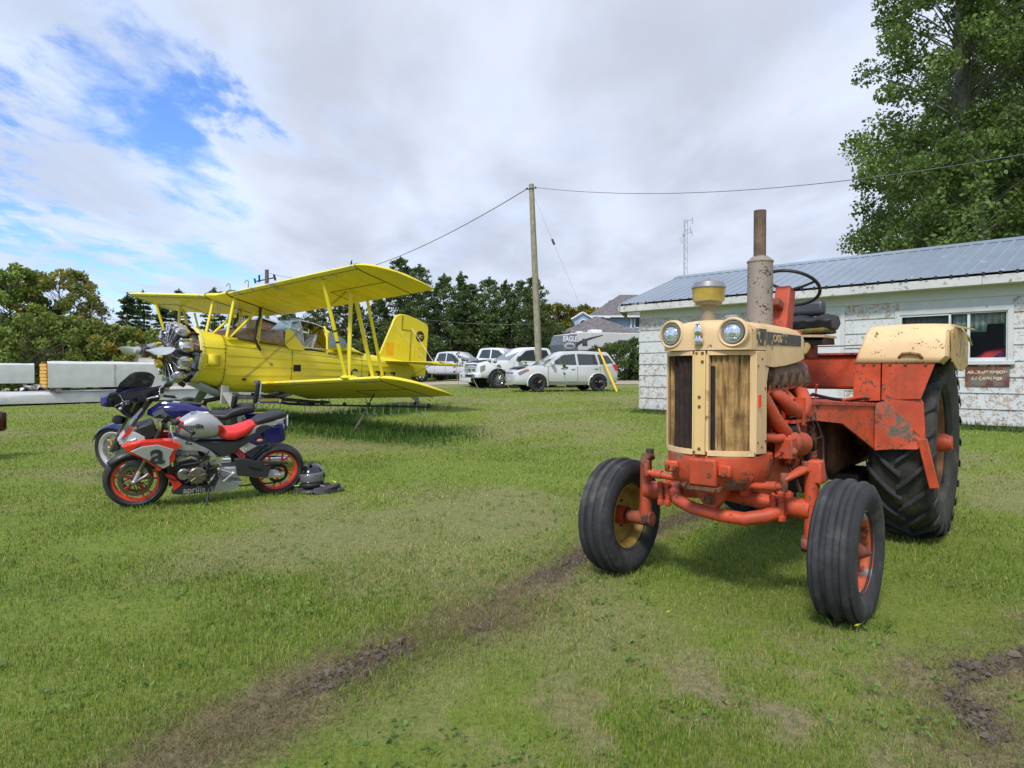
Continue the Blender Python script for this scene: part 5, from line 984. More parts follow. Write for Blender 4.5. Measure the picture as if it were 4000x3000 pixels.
    m = MB(); pts = [(-.105, .80), (-.19, .79), (-.29, .82), (-.40, .862), (-.44, .83), (-.37, .745), (-.205, .66), (-.01, .68)]
    rs = []
    for x, z0, z1, w in ((-.06, .70, .775, .10), (-.12, .67, .795, .125), (-.20, .665, .79, .14), (-.30, .70, .82, .135), (-.38, .76, .853, .11), (-.43, .80, .855, .09)): rs.append([(x, w*math.copysign(abs(cos(2*pi*k/16+.2))**.6, cos(2*pi*k/16+.2)), (z0+z1)/2+(z1-z0)/2*math.copysign(abs(sin(2*pi*k/16+.2))**.6, sin(2*pi*k/16+.2))) for k in range(16)])
    MB().rings(rs).build('rider_seat', mk('seat_red', (.72, .035, .03), .55), B, ang=60)
    rs = []
    for x, z0, z1, w in ((-.40, .825, .86, .09), (-.46, .83, .905, .11), (-.58, .85, .94, .11), (-.69, .885, .95, .085), (-.74, .905, .93, .05)): rs.append([(x, w*math.copysign(abs(cos(2*pi*k/16+.2))**.6, cos(2*pi*k/16+.2)), (z0+z1)/2+(z1-z0)/2*math.copysign(abs(sin(2*pi*k/16+.2))**.6, sin(2*pi*k/16+.2))) for k in range(16)])
    MB().rings(rs).build('pillion_seat', mk('seat_black', (.03, .03, .032), .6, bump=.15), B, ang=60)
    def both(name, poly, y0, y1, mat, k=.86, sm=1):
        for s in (1, -1): m = MB(); pillow(m, smoothpoly(poly, sm) if sm else poly, s*y0, s*y1, k); m.build(name, mat, B, ang=42)
    both('tail_panel', [(-.40, .815), (-.72, .89), (-.70, .865), (-.56, .78), (-.38, .735), (-.22, .645), (-.34, .72)], .06, .105, SILP, .9)
    both('tail_lower_panel', [(-.42, .81), (-.52, .83), (-.60, .80), (-.50, .755), (-.40, .735)], .08, .112, GRAF)
    both('side_cover', [(.19, .665), (-.20, .645), (-.37, .73), (-.48, .775), (-.64, .84), (-.45, .72), (-.24, .56), (-.08, .48), (.03, .575)], .05, .118, GRAF, .92)
    both('frame_spar', [(.37, .745), (.30, .715), (.20, .67), (.075, .612), (-.007, .548), (-.045, .478), (-.092, .405), (-.060, .400), (.016, .515), (.11, .585), (.212, .60), (.33, .605), (.42, .70)], .09, .145, SILP, .95)
    both('side_fairing_red', [(.835, .695), (.665, .735), (.40, .735), (.315, .672), (.365, .630), (.365, .53), (.41, .485), (.43, .60), (.592, .688), (.70, .70), (.775, .65), (.60, .545), (.475, .44), (.52, .44), (.67, .565), (.79, .635)], .13, .215, REDP, .95, 0)
    both('side_fairing_silver', [(.77, .646), (.667, .69), (.53, .702), (.378, .642), (.418, .565), (.413, .475), (.474, .445), (.60, .54)], .15, .228, SILP, .93, 0)
    for s in (1, -1): text_on('a', .30, GRAF, B, (.532, s*.231, .60), rz(s), weight=.006, depth=.002)
    m = MB(); rs = [[(.86, .045, .70), (.86, -.045, .70), (.86, -.04, .72), (.86, .04, .72)], [(.76, .12, .66), (.76, -.12, .66), (.76, -.09, .83), (.76, .09, .83)], [(.62, .15, .67), (.62, -.15, .67), (.63, -.12, .76), (.63, .12, .76)]]; m.rings(rs); m.build('nose_fairing', SILP, B, bevel=.015)
    for s in (1, -1):
        m = MB(); pillow(m, [(.85, .700), (.71, .752), (.675, .72), (.71, .682), (.83, .685)], s*.10, s*.148); m.build('headlight', mk('head_lamp_lens', (.62, .62, .60), .08, .7, .3, 20, coat=.6), B)
        m = MB(); pillow(m, [(.84, .74), (.78, .82), (.72, .86), (.76, .78)], s*.06, s*.10); m.build('nose_flash', REDP, B)
    MB().rings([[(x, y, z-.4*y*y/.1*.05) for y in (-w, -w*.5, 0, w*.5, w)] for x, z, w in ((.80, .80, .10), (.72, .92, .095), (.645, 1.015, .06))], closed=False, cap=False).build('fly_screen', mk('smoked_screen', (.10, .11, .12), .1, alpha=.6), B, solid=.004)
    MB().box((.60, 0, .80), (.16, .22, .16), (0, 20, 0)).build('instrument_pod', BLK, B, bevel=.02); MB().box((.50, 0, .965), (.11, .16, .02), (0, 30, 0)).build('display', BLK, B, bevel=.008)
    # bars, levers, mirrors
    m = MB(); m.tube([(.43, 0, .905), (.42, .16, .925), (.385, .24, .935), (.245, .40, .85)], .012, 8); m.tube([(.43, 0, .905), (.46, -.16, .925), (.47, -.24, .95), (.42, -.40, .92)], .012, 8); m.build('handlebar', BLK, B, ang=60)
    MB().tube([(.345, .29, .91), (.245, .385, .853)], .0185, 10).build('grip', BLK, B); MB().tube([(.465, -.27, .945), (.42, -.39, .92)], .0185, 10).build('grip', BLK, B)
    MB().tube([(.24, .39, .85), (.235, .40, .845)], .023, 10).build('bar_end', BLK, B)
    m = MB(); m.box((.375, .26, .925), (.06, .07, .05), (0, 0, -40)); m.box((.46, -.22, .95), (.05, .06, .06)); m.tube([(.44, .2, .96), (.47, .1, .97)], .03, 8); m.build('switch_gear', BLK, B, bevel=.01)
    m = MB(); m.tube([(.42, .27, .90), (.425, .31, .86), (.405, .345, .80), (.40, .35, .75)], .006, 6, flat=1.6); m.build('clutch_lever', ALU, B, ang=60)
    m = MB(); m.tube([(.245, .40, .84), (.27, .41, .79), (.30, .40, .745), (.245, .40, .735)], .009, 7); m.build('bar_end_mirror', BLK, B, ang=60); MB().sph((.50, .13, .86), (.018, .05, .055), 14, 8).build('mirror_glass', mk('olive_mirror', (.35, .34, .16), .2, .6), B)
    # engine
    G_ = link(bpy.data.objects.new('engine', None)); G_.parent = B
    m = MB(); pillow(m, smoothpoly([(.35, .57), (.19, .58), (.08, .52), (.01, .45), (-.04, .35), (-.03, .235), (.25, .24), (.35, .33)]), -.16, .16); m.build('engine_case', ENGD, G_, ang=40)
    MB().lathe([(.085, .15), (.09, .17), (.088, .205), (.078, .215), (.02, .218), (.001, .22)], (.165, 0, .345), (0, 1, 0), 36).build('engine_cover', BRONZ, G_, ang=35)
    m = MB()
    for k in range(7): a = 2*pi*k/7+.2; m.tube([(.165+.02*cos(a), .2185, .345+.02*sin(a)), (.165+.078*cos(a), .216, .345+.078*sin(a))], .004, 4)
    for k in range(12): a = 2*pi*k/12; m.cyl((.165+.094*cos(a), .17, .345+.094*sin(a)), (.165+.094*cos(a), .205, .345+.094*sin(a)), .008, 6)
    m.build('cover_ribs', BRONZ, G_)
    MB().lathe([(.058, .15), (.06, .19), (.05, .20), (.02, .197), (.001, .20)], (.29, 0, .365), (0, 1, 0), 28).build('water_pump', ENGS, G_, ang=35); MB().lathe([(.055, .13), (.055, .18), (.045, .186), (.03, .18), (.001, .18)], (.02, 0, .36), (0, 1, 0), 28).build('sprocket_cover', BLK, G_, ang=35)
    m = MB(); m.box((.26, 0, .52), (.24, .28, .16), (0, 18, 0)); m.box((.30, .15, .535), (.13, .04, .07), (0, 18, 0)); m.box((.10, .14, .46), (.08, .06, .08)); m.tube([(.34, .165, .50), (.22, .17, .53), (.16, .165, .50)], .018, 8); m.tube([(.05, .16, .50), (.02, .17, .44)], .02, 8); m.build('cylinder_head', ENGS, G_, bevel=.012)
    m = MB(); random.seed(3)
    for k in range(26): a = Vector((random.uniform(.02, .38), random.uniform(.14, .18), random.uniform(.26, .60))); b = a+Vector((random.uniform(-.12, .12), .01, random.uniform(-.09, .09))); m.tube([a, (a+b)/2+Vector((0, .02, 0)), b], random.choice((.005, .008, .012)), 6)
    m.tube([(.40, .13, .42), (.30, .175, .46), (.15, .18, .475), (.05, .17, .52)], .014, 8); m.tube([(.40, .12, .40), (.34, .17, .42), (.32, .17, .46)], .022, 8); m.build('engine_hoses', BLK, G_)
    m = MB(); m.box((.43, 0, .50), (.05, .28, .26), (0, 12, 0)); m.build('radiator', BLK, B)
    both('belly_red_panel', [(.46, .375), (.385, .362), (.30, .258), (.315, .235), (.375, .19), (.392, .265)], .10, .18, REDP, .93, 0)
    both('belly_pan', [(.385, .195), (.30, .245), (.05, .232), (.012, .15), (.31, .145), (.39, .16)], .10, .178, GRAF, .93, 0)
    for s in (1, -1): text_on('aprilia', .088, mk('belly_letters', (.34, .36, .35), .5), B, (.185, s*.1795, .188), rz(s), weight=.001, depth=.001)
    both('silencer', [(.01, .135), (-.05, .282), (-.135, .232), (-.29, .215), (-.235, .138), (-.10, .115)], .02, .135, SILP, .93, 0)
    # swingarm
    S1 = link(bpy.data.objects.new('swingarm', None)); S1.parent = B
    for s in (1, -1):
        m = MB(); pillow(m, [(-.075, .38), (-.24, .378), (-.40, .36), (-.56, .33), (-.66, .305), (-.69, .27), (-.675, .225), (-.535, .228), (-.24, .285), (-.06, .30)], s*.075, s*.125, .96); m.build('swingarm_beam', SILP, S1, bevel=.004)
        m = MB(); pillow(m, [(-.20, .475), (-.30, .478), (-.43, .43), (-.575, .345), (-.545, .240), (-.235, .290)], s*.10, s*.148, .95); m.build('swingarm_cover', GRAF, S1, bevel=.003)
        m = MB(); m.add([(-.33, s*.149, .395), (-.48, s*.149, .345), (-.50, s*.149, .325), (-.37, s*.149, .350)], [(0, 1, 2, 3)]); m.build('cover_recess', mk('recess_dark', (.008, .008, .008), .9), S1, solid=.002, smooth=False)
        m = MB(); m.bb((-.72, s*.10, .235), (-.62, s*.152, .275)); m.cyl((-.672, s*.14, .262), (-.672, s*.162, .262), .016, 6); m.build('axle_adjuster', ALU, S1, bevel=.004)
    MB().prism([(-.29, .448), (-.76, .398), (-.755, .380), (-.33, .415)], .10, .145).build('chain_guard', GRAF, S1)
    sp = MB(); sp.rev([(.075, -.003), (.105, -.003), (.105, .003), (.075, .003)], (-.665, .095, .27), (0, 1, 0), 40)
    for k in range(40): a = 2*pi*k/40; sp.box((-.665+.108*cos(a), .095, .27+.108*sin(a)), (.008, .006, .008))
    sp.build('rear_sprocket', mk('sprocket_dark', (.035, .032, .03), .4, .7), S1)
    m = MB()
    for k in range(52): t = k/51; m.box((-.02-.62*t, .10, .165+.0*t), (.009, .014, .014)); m.box((-.02-.60*t, .10, .345+.03*t), (.009, .014, .014))
    m.build('drive_chain', mk('sprocket_dark', (.035, .032, .03), .4, .7), S1, kind='stuff')
    rs = []
    for i in range(8):
        a = R(96+i*10); r = .325; c = Vector((-.672+r*cos(a)*-1*-1, 0, .286+r*sin(a)))
        c = Vector((-.672-r*cos(R(75+i*9.5))*-1, 0, .286+r*sin(R(75+i*9.5)))); c.x = -.672+r*cos(R(75-i*9.5)); c.z = .286+r*sin(R(75-i*9.5)); rs.append([c+Vector((0, q*.08, -.04*abs(q)**2)) for q in (-1, -.6, 0, .6, 1)])
    MB().rings(rs, closed=False, cap=False).build('rear_hugger', GRAF, B, solid=.006, ang=60)
    m = MB(); pillow(m, [(-.30, .50), (-.38, .545), (-.48, .60), (-.475, .545), (-.38, .45)], .05, .09); m.build('hugger_side', GRAF, B)
    m = MB(); 
    for k in range(6): m.torus((-.235-.014*k, .06, .545-.014*k), (1, 0, .8), .03, .007, 16, 5)
    m.build('shock_spring', REDP, B); MB().tube([(-.20, .06, .57), (-.36, .06, .46)], .018, 8).build('shock_body', BLK, B)
    m = MB(); m.tube([(-.045, .16, .385), (.035, .18, .275)], .014, 8); m.tube([(-.05, .165, .385), (-.18, .185, .335)], .013, 8); m.tube([(-.18, .19, .335), (-.07, .26, .275)], .013, 8); m.sph((-.185, .19, .335), .028); m.sph((-.045, .165, .385), .022); m.build('foot_peg', ALU, B, ang=60)
    m = MB(); m.tube([(.0, .13, .26), (.045, .17, .20), (.105, .335, -.05)], [.016, .013, .012], 8); m.box((.11, .34, -.052), (.06, .05, .012)); m.build('side_stand', BLK, B, bevel=.003)
    m = MB(); m.tube([(-.46, 0, .78), (-.53, 0, .66)], .02, 6); m.box((-.53, 0, .665), (.012, .16, .12), (0, 25, 0)); m.build('plate_hanger', BLK, B); MB().sph((-.46, .10, .655), (.035, .02, .018)).build('rear_indicator', mk('amber_lens', (.75, .25, .03), .2, coat=.4), B); MB().sph((.51, .16, .44), (.028, .02, .028)).build('front_indicator', mk('amber_lens', (.75, .25, .03), .2), B)
    return B
sport_bike()
def cruiser():
    B = thing('motorcycle', 'dark blue touring motorcycle with smoked windscreen and saddlebags, behind the red sport bike', 'motorcycle', (-4.43, 9.17, -.02), (R(-8), 0, math.atan2(-.28, -.96)), 'motorcycles parked on the grass')
    BLU = mk('deep_blue', (.014, .011, .12), .16, .2, .05, 5, coat=.8); WH = mk('cast_wheel_silver', (.50, .49, .46), .35, .3, .08, 9)
    F = link(bpy.data.objects.new('front_assembly', None)); F.parent = B; piv = Vector((.55, 0, 0)); st = R(-31); F.location = piv; F.rotation_euler = (0, 0, st)
    def f(x, y, z): return (x-piv.x, y, z)
    W_ = link(bpy.data.objects.new('front_wheel', None)); W_.parent = B; W_.location = piv; W_.rotation_euler = (0, 0, st); c = f(.88, 0, .325)
    MB().rev([(.245, -.035), (.26, -.05), (.30, -.06), (.325, -.04), (.333, 0), (.325, .04), (.30, .06), (.26, .05), (.245, .035)], c, (0, 1, 0), 64).build('tyre', BTYRE, W_, ang=50)
    MB().lathe([(.252, .045), (.240, .048), (.205, .03), (.20, -.03), (.240, -.048), (.252, -.045)], c, (0, 1, 0), 60).build('rim', WH, W_, solid=.006)
    for k in range(9): a = 2*pi*k/9; MB().tube([(c[0]+.05*cos(a), 0, c[2]+.05*sin(a)), (c[0]+.15*cos(a+.12), 0, c[2]+.15*sin(a+.12)), (c[0]+.21*cos(a), 0, c[2]+.21*sin(a))], [.022, .018, .022], 7).build('spoke', WH, W_, ang=60)
    for s in (1, -1): MB().rev([(.10, -.003), (.145, -.003), (.145, .003), (.10, .003)], (c[0], s*.06, c[2]), (0, 1, 0), 48).build('brake_disc', STEEL, W_)
    MB().lathe([(.001, -.07), (.05, -.07), (.06, 0), (.05, .07), (.001, .07)], c, (0, 1, 0), 24).build('hub', WH, W_)
    for s in (1, -1):
        MB().tube([f(.88, s*.095, .325), f(.72, s*.095, .60)], .030, 12).build('fork_slider', mk('fork_olive', (.20, .20, .17), .3, .8), F); MB().tube([f(.73, s*.095, .58), f(.46, s*.095, 1.02)], .024, 12).build('fork_tube', mk('fork_olive', (.20, .20, .17), .3, .8), F)
    m = MB(); m.box(f(.86, .10, .44), (.03, .02, .06)); m.build('reflector', mk('amber_lens', (.75, .25, .03), .2), F)
    rs = []
    for i in range(13): a = R(20+i*11); r = .355; rs.append([(c[0]+r*cos(a), q*.075, c[2]+r*sin(a)-.05*abs(q)**2.5) for q in (-1, -.7, 0, .7, 1)])
    MB().rings(rs, closed=False, cap=False).build('front_mudguard', BLU, F, solid=.006, ang=60)
    m = MB(); m.box(f(.83, .08, .40), (.12, .05, .13), (0, 20, 0)); m.build('brake_caliper', BLK, F, bevel=.015)
    # batwing fairing seen from the rider's side
    n = 25; rs = []
    for lay, (dx, k, dz) in enumerate(((.0, 1.0, 0), (.10, .97, 0), (.20, .80, 0), (.26, .45, 0))):
        ring = []
        for i in range(n):
            t = -1+2*i/(n-1); y = t*.47; top = 1.17-.05*abs(t)**2-.0; bot = .99+.0*t-.11*math.exp(-((abs(t)-.0)/.45)**2)*2.0+.03*abs(t); ring.append((t, y, top, bot))
        pts = [(.52+dx-piv.x, y*k, 1.05+(top-1.05)*k) for t, y, top, bot in ring]+[(.52+dx-piv.x, y*k, 1.05+(bot-1.05)*k) for t, y, top, bot in ring[::-1]]
        rs.append(pts)
    MB().rings(rs, cap=False).build('batwing_fairing', BLU, F, solid=.012, ang=60)
    MB().rings([[(.53-piv.x, t*.45, 1.155), (.53-piv.x, t*.45, .99-.20*math.exp(-(t/.45)**2)+.02)] for t in [-1+2*i/16 for i in range(17)]], closed=False, cap=False).build('inner_fairing', BLK, F, solid=.02)
    for y in (-.30, .30):
        MB().lathe([(.085, 0), (.088, -.012), (.070, -.014), (.062, -.004), (.02, -.004), (.001, -.008)], (.505-piv.x, y, 1.045), (1, 0, 0), 28).build('speaker', mk('speaker_black', (.012, .012, .013), .45), F, ang=35)
    MB().rings([[(.56+.06*(1-abs(t))+z*.0-.10*(j/4)-piv.x, t*.30*(1-.10*(j/4)**3)*(1 if j < 4 else .8), 1.16+.235*(j/4)-.05*abs(t)**3*(j/4)) for t in [-1+2*i/14 for i in range(15)]] for j, z in enumerate((0, 1, 2, 3, 4))], closed=False, cap=False).build('windscreen', mk('smoke_screen', (.012, .015, .014), .05, alpha=.82, spec=.6), F, solid=.005, ang=70)
    m = MB(); m.tube([f(.42, -.42, 1.02), f(.40, -.30, 1.04), f(.48, -.18, 1.03), f(.50, 0, 1.0), f(.48, .18, 1.03), f(.40, .30, 1.04), f(.36, .42, 1.02)], .014, 9); m.build('handlebar', CHROME, F, ang=60)
    for s in (1, -1):
        MB().tube([f(.40, s*.33, 1.04), f(.33, s*.46, 1.01)], .020, 10).build('grip', BLK, F); MB().sph(f(.325, s*.47, 1.01), .021).build('bar_end', CHROME, F)
        m = MB(); m.box(f(.42, s*.29, 1.05), (.06, .07, .05)); m.tube([f(.43, s*.30, 1.05), f(.45, s*.36, 1.04), f(.41, s*.46, 1.03)], .007, 6); m.build('control_lever', CHROME, F, bevel=.006)
        m = MB(); m.tube([f(.44, s*.30, 1.06), f(.46, s*.33, 1.14), f(.44, s*.39, 1.17)], .008, 7); m.build('mirror_stem', CHROME, F, ang=60); MB().sph(f(.43, s*.46, 1.17), (.02, .085, .035), 16, 8).build('mirror', BLK, F)
    m = MB(); m.box(f(.46, 0, 1.04), (.07, .14, .07)); m.build('instruments', BLK, F, bevel=.015); MB().lathe([(.001, .07), (.05, .065), (.062, .02), (.05, -.06), (.03, -.07)], f(.66, .16, .78), (1, 0, 0), 20).build('passing_lamp', BLK, F)
    rs = []
    for x, z0, z1, w in ((.40, .82, .90, .06), (.30, .78, .97, .12), (.12, .76, 1.00, .16), (-.08, .77, .985, .15), (-.28, .80, .93, .11), (-.38, .82, .88, .07)): rs.append([(x, w*math.copysign(abs(cos(2*pi*k/18+.2))**.75, cos(2*pi*k/18+.2)), (z0+z1)/2+(z1-z0)/2*math.copysign(abs(sin(2*pi*k/18+.2))**.75, sin(2*pi*k/18+.2))) for k in range(18)])
    MB().rings(rs).build('fuel_tank', BLU, B, ang=70); MB().sph((.14, 0, .975), (.15, .06, .035), 18, 8).build('tank_console', CHROME, B); MB().lathe([(.045, .0), (.045, .012), (.001, .014)], (.14, 0, 1.005), (0, 0, 1), 24).build('fuel_gauge', BLK, B); MB().box((-.12, 0, .975), (.26, .11, .02), (0, -8, 0)).build('tank_strap', BLK, B, bevel=.008)
    LT = mk('black_leather', (.018, .018, .02), .5, bump=.3, bs=40); rs = []
    for x, z0, z1, w in ((-.32, .80, .87, .10), (-.48, .76, .86, .17), (-.66, .75, .85, .19), (-.80, .78, .93, .16), (-1.0, .82, .96, .15), (-1.14, .84, .96, .13)): rs.append([(x, w*math.copysign(abs(cos(2*pi*k/16+.2))**.6, cos(2*pi*k/16+.2)), (z0+z1)/2+(z1-z0)/2*math.copysign(abs(sin(2*pi*k/16+.2))**.6, sin(2*pi*k/16+.2))) for k in range(16)])
    MB().rings(rs).build('seat', LT, B, ang=60)
    MB().box((-.80, 0, 1.01), (.09, .26, .19), (0, -16, 0)).build('rider_backrest', LT, B, bevel=.035, seg=4); MB().box((-1.20, 0, 1.12), (.08, .24, .30), (0, -14, 0)).build('pillion_backrest', LT, B, bevel=.035, seg=4)
    for s in (1, -1): m = MB(); m.tube([(-1.16, s*.08, .86), (-1.24, s*.08, 1.05), (-1.27, s*.07, 1.22), (-1.27, 0, 1.25)], .010, 7); m.build('sissy_bar', CHROME, B, ang=60)
    m = MB()
    for y in (-.09, -.03, .03, .09): m.tube([(-1.18, y, .985), (-1.62, y, .985)], .008, 6)
    m.tube([(-1.62, -.12, .985), (-1.62, .12, .985)], .009, 6); m.bb((-1.60, -.11, .995), (-1.25, .11, 1.004)); m.build('luggage_rack', CHROME, B)
    rs = []
    for i in range(15): a = R(-5+i*11.5); r = .36; rs.append([(-1.20+r*cos(a+.5), q*.11, .34+r*sin(a+.5)*1.15-.06*abs(q)**2.5) for q in (-1, -.7, 0, .7, 1)])
    MB().rings(rs, closed=False, cap=False).build('rear_mudguard', BLU, B, solid=.008, ang=60)
    for s in (1, -1):
        m = MB(); m.rings([[(-.92, s*.17, .62), (-.92, s*.33, .60), (-.95, s*.34, .80), (-.95, s*.17, .82)], [(-1.2, s*.17, .52), (-1.2, s*.37, .52), (-1.2, s*.38, .80), (-1.2, s*.17, .84)], [(-1.60, s*.17, .54), (-1.60, s*.37, .54), (-1.62, s*.37, .80), (-1.62, s*.17, .83)], [(-1.72, s*.19, .58), (-1.72, s*.34, .58), (-1.70, s*.34, .77), (-1.70, s*.19, .79)]]); m.build('saddlebag', BLU, B, bevel=.03, seg=3)
        m = MB(); m.rings([[(x, s*.165, z), (x, s*.385, z-.01), (x, s*.375, z+.03), (x, s*.18, z+.05)] for x, z in ((-.94, .80), (-1.3, .81), (-1.68, .79))]); m.build('saddlebag_lid', BLU, B, bevel=.015)
        MB().tube([(-.6, s*.20, .30), (-1.75, s*.22, .30)], .045, 14).build('exhaust', CHROME, B)
    w = MB(); w.rev([(.20, -.05), (.24, -.08), (.30, -.08), (.325, 0), (.30, .08), (.24, .08), (.20, .05)], (-.98, 0, .325), (0, 1, 0), 48); R_ = link(bpy.data.objects.new('rear_wheel', None)); R_.parent = B; w.build('tyre', BTYRE, R_, ang=50); MB().lathe([(.21, -.05), (.18, -.03), (.03, -.04), (.03, .04), (.18, .03), (.21, .05)], (-.98, 0, .325), (0, 1, 0), 40).build('rim', WH, R_)
    m = MB(); m.box((-.25, 0, .46), (.62, .30, .42)); m.lathe([(.13, .15), (.14, .2), (.001, .21)], (-.3, 0, .40), (0, 1, 0), 24)
    for s in (-1, 1): m.tube([(-.2, 0, .55), (-.2+s*.16, 0, .78)], .085, 14)
    m.build('engine', ENGS, B, bevel=.02); MB().box((-1.74, 0, .72), (.02, .20, .12)).build('licence_plate', mk('white_plate', (.6, .6, .6), .4), B)
    for o in B.children_recursive:
        if o.type == 'MESH' and o.parent not in (F, W_):
            for v in o.data.vertices:
                if v.co.x < -.3: v.co.x = -.3+(v.co.x+.3)*.72
            if o.name.startswith(('saddlebag', 'exhaust')):
                for v in o.data.vertices: v.co.z -= .07
cruiser()
def gear_pile():
    c = Vector((-2.24, 7.74, 0))
    J = thing('riding_jacket', 'charcoal riding jacket with lime piping, folded on the grass behind the red rear wheel', 'jacket', c)
    jm = mk('jacket_charcoal', (.055, .048, .058), .85, 0, .2, 9, bump=.5, bs=60); rs = []
    n = 40
    for j in range(9):
        r = j/8; ring = []
        for i in range(n):
            a = 2*pi*i/n; rx = .29*(1+.12*sin(3*a+1)+.07*sin(5*a)); ry = .23*(1+.14*sin(4*a)); e = r
            h = .085*(1-e**3)+.020*sin(a*5+r*9)*r+.014*sin(a*9+3-r*14)*r; ring.append((rx*e*cos(a), ry*e*sin(a), max(.004, h)))
        rs.append(ring)
    MB().rings(rs, cap=False).build('jacket_cloth', jm, J, ang=80)
    m = MB(); m.tube([(.10, -.16, .03), (.20, -.10, .06), (.25, .02, .07), (.22, .10, .06)], [.028, .034, .034, .022], 12, flat=.7); m.build('sleeve', jm, J, ang=80)
    m = MB(); m.tube([(-.25, -.10, .08), (-.20, -.125, .085), (-.14, -.14, .09)], .014, 6, flat=.4); m.tube([(.17, .06, .105), (.20, .02, .115), (.235, .01, .10)], .012, 6, flat=.4); m.build('lime_piping', mk('lime_cloth', (.45, .75, .03), .6), J)
    m = MB(); m.rings([[(.27*cos(a)*k, .20*sin(a)*k-.03, z) for a in [2*pi*i/28 for i in range(28)]] for k, z in ((.9, .0), (.97, .02), (.9, .045))]); m.build('lining', BLK, J)
    MB().box((.12, -.155, .085), (.05, .006, .03), (50, 20, 20)).build('reflective_tab', mk('tab_grey', (.4, .4, .42), .4), J)
    H = thing('helmet', 'glossy black full-face helmet with clear visor resting on the charcoal jacket', 'helmet', c+Vector((-.03, 0, .19)), (R(4), 0, R(-95))); H.scale = (1.12, 1.12, 1.12)
    rs = []; 
    for i in range(17):
        t = -1+2*i/16; a = math.sqrt(max(0, 1-t*t)) if t > 0 else (1-abs(t)**3.4)**(1/3.4) if t > -1 else .3; z = t*.125; k = 1; aa = a
        rs.append([((.145*cos(b)+.012)*aa*k, .118*sin(b)*aa*k, z) for b in [2*pi*q/32 for q in range(32)]])
    MB().rings(rs).build('shell', mk('gloss_black', (.008, .008, .009), .08, 0, .1, 6, coat=1), H, ang=80)
    rs = []
    for t in (-.48, -.3, -.1, .1, .24):
        a = math.sqrt(1-t*t) if t > 0 else (1-abs(t)**3.4)**(1/3.4); rs.append([((.151*cos(b)+.013)*a, .124*sin(b)*a, t*.125) for b in [R(-78+156*q/22) for q in range(23)]])
    MB().rings(rs, closed=False, cap=False).build('visor', mk('visor_clear', (.25, .26, .27), .04, .3, 0, 3, alpha=.55, coat=1), H, solid=.002, ang=80)
    m = MB(); rs = [[((.150*cos(b)+.014)*a, .122*sin(b)*a, z) for b in [R(-60+120*q/14) for q in range(15)]] for a, z in ((.985, -.07), (.93, -.105), (.80, -.122))]; m.rings(rs, closed=False, cap=False); m.build('chin_bar', BLK, H, solid=.01, ang=80)
    m = MB()
    for s in (1, -1): m.lathe([(.022, 0), (.02, .008), (.001, .01)], (.0, s*.117, -.01), (0, s, 0), 18)
    m.box((.09, .02, .125), (.05, .04, .012), (0, 30, 0)); m.build('visor_pivot', BLK, H)
gear_pile()
def edge_bike():
    z = gz(-4.9, 6.3); T = thing('motorcycle', 'dark red and chrome motorcycle just entering the frame at the left edge', 'motorcycle', (-9.88, 10.5, 0), (0, 0, 0), 'motorcycles parked on the grass')
    mr = mk('maroon_paint', (.05, .006, .008), .15, .1, .1, 6, coat=.8)
    bike_wheel(T, (-.10, 0, .31), .325, .12, .23, CHROME, 9, name='front_wheel'); bike_wheel(T, (1.45, 0, .31), .325, .15, .21, CHROME, 9, name='rear_wheel')
    for s in (1, -1): MB().tube([(-.10, s*.09, .31), (.30, s*.09, .95)], .028, 10).build('fork', CHROME, T)
    rs = []
    for i in range(13): a = R(20+i*11); rs.append([(-.10-.36*cos(a), q*.08, .31+.36*sin(a)-.05*abs(q)**2.5) for q in (-1, -.7, 0, .7, 1)])
    MB().rings(rs, closed=False, cap=False).build('front_mudguard', mr, T, solid=.006)
    MB().sph((.02, 0, .88), (.13, .13, .13)).build('headlight', CHROME, T); MB().sph((.62, 0, .85), (.34, .16, .14)).build('fuel_tank', mr, T); MB().sph((1.15, 0, .76), (.36, .15, .07)).build('seat', BLK, T)
    MB().box((.75, 0, .45), (.55, .28, .38)).build('engine', ENGS, T, bevel=.03); m = MB(); m.tube([(.35, -.38, 1.05), (.28, -.2, 1.08), (.28, .2, 1.08), (.35, .38, 1.05)], .012, 8); m.build('handlebar', CHROME, T)
    for s in (1, -1): MB().box((1.6, s*.26, .58), (.5, .16, .32)).build('saddlebag', mr, T, bevel=.04)
edge_bike()
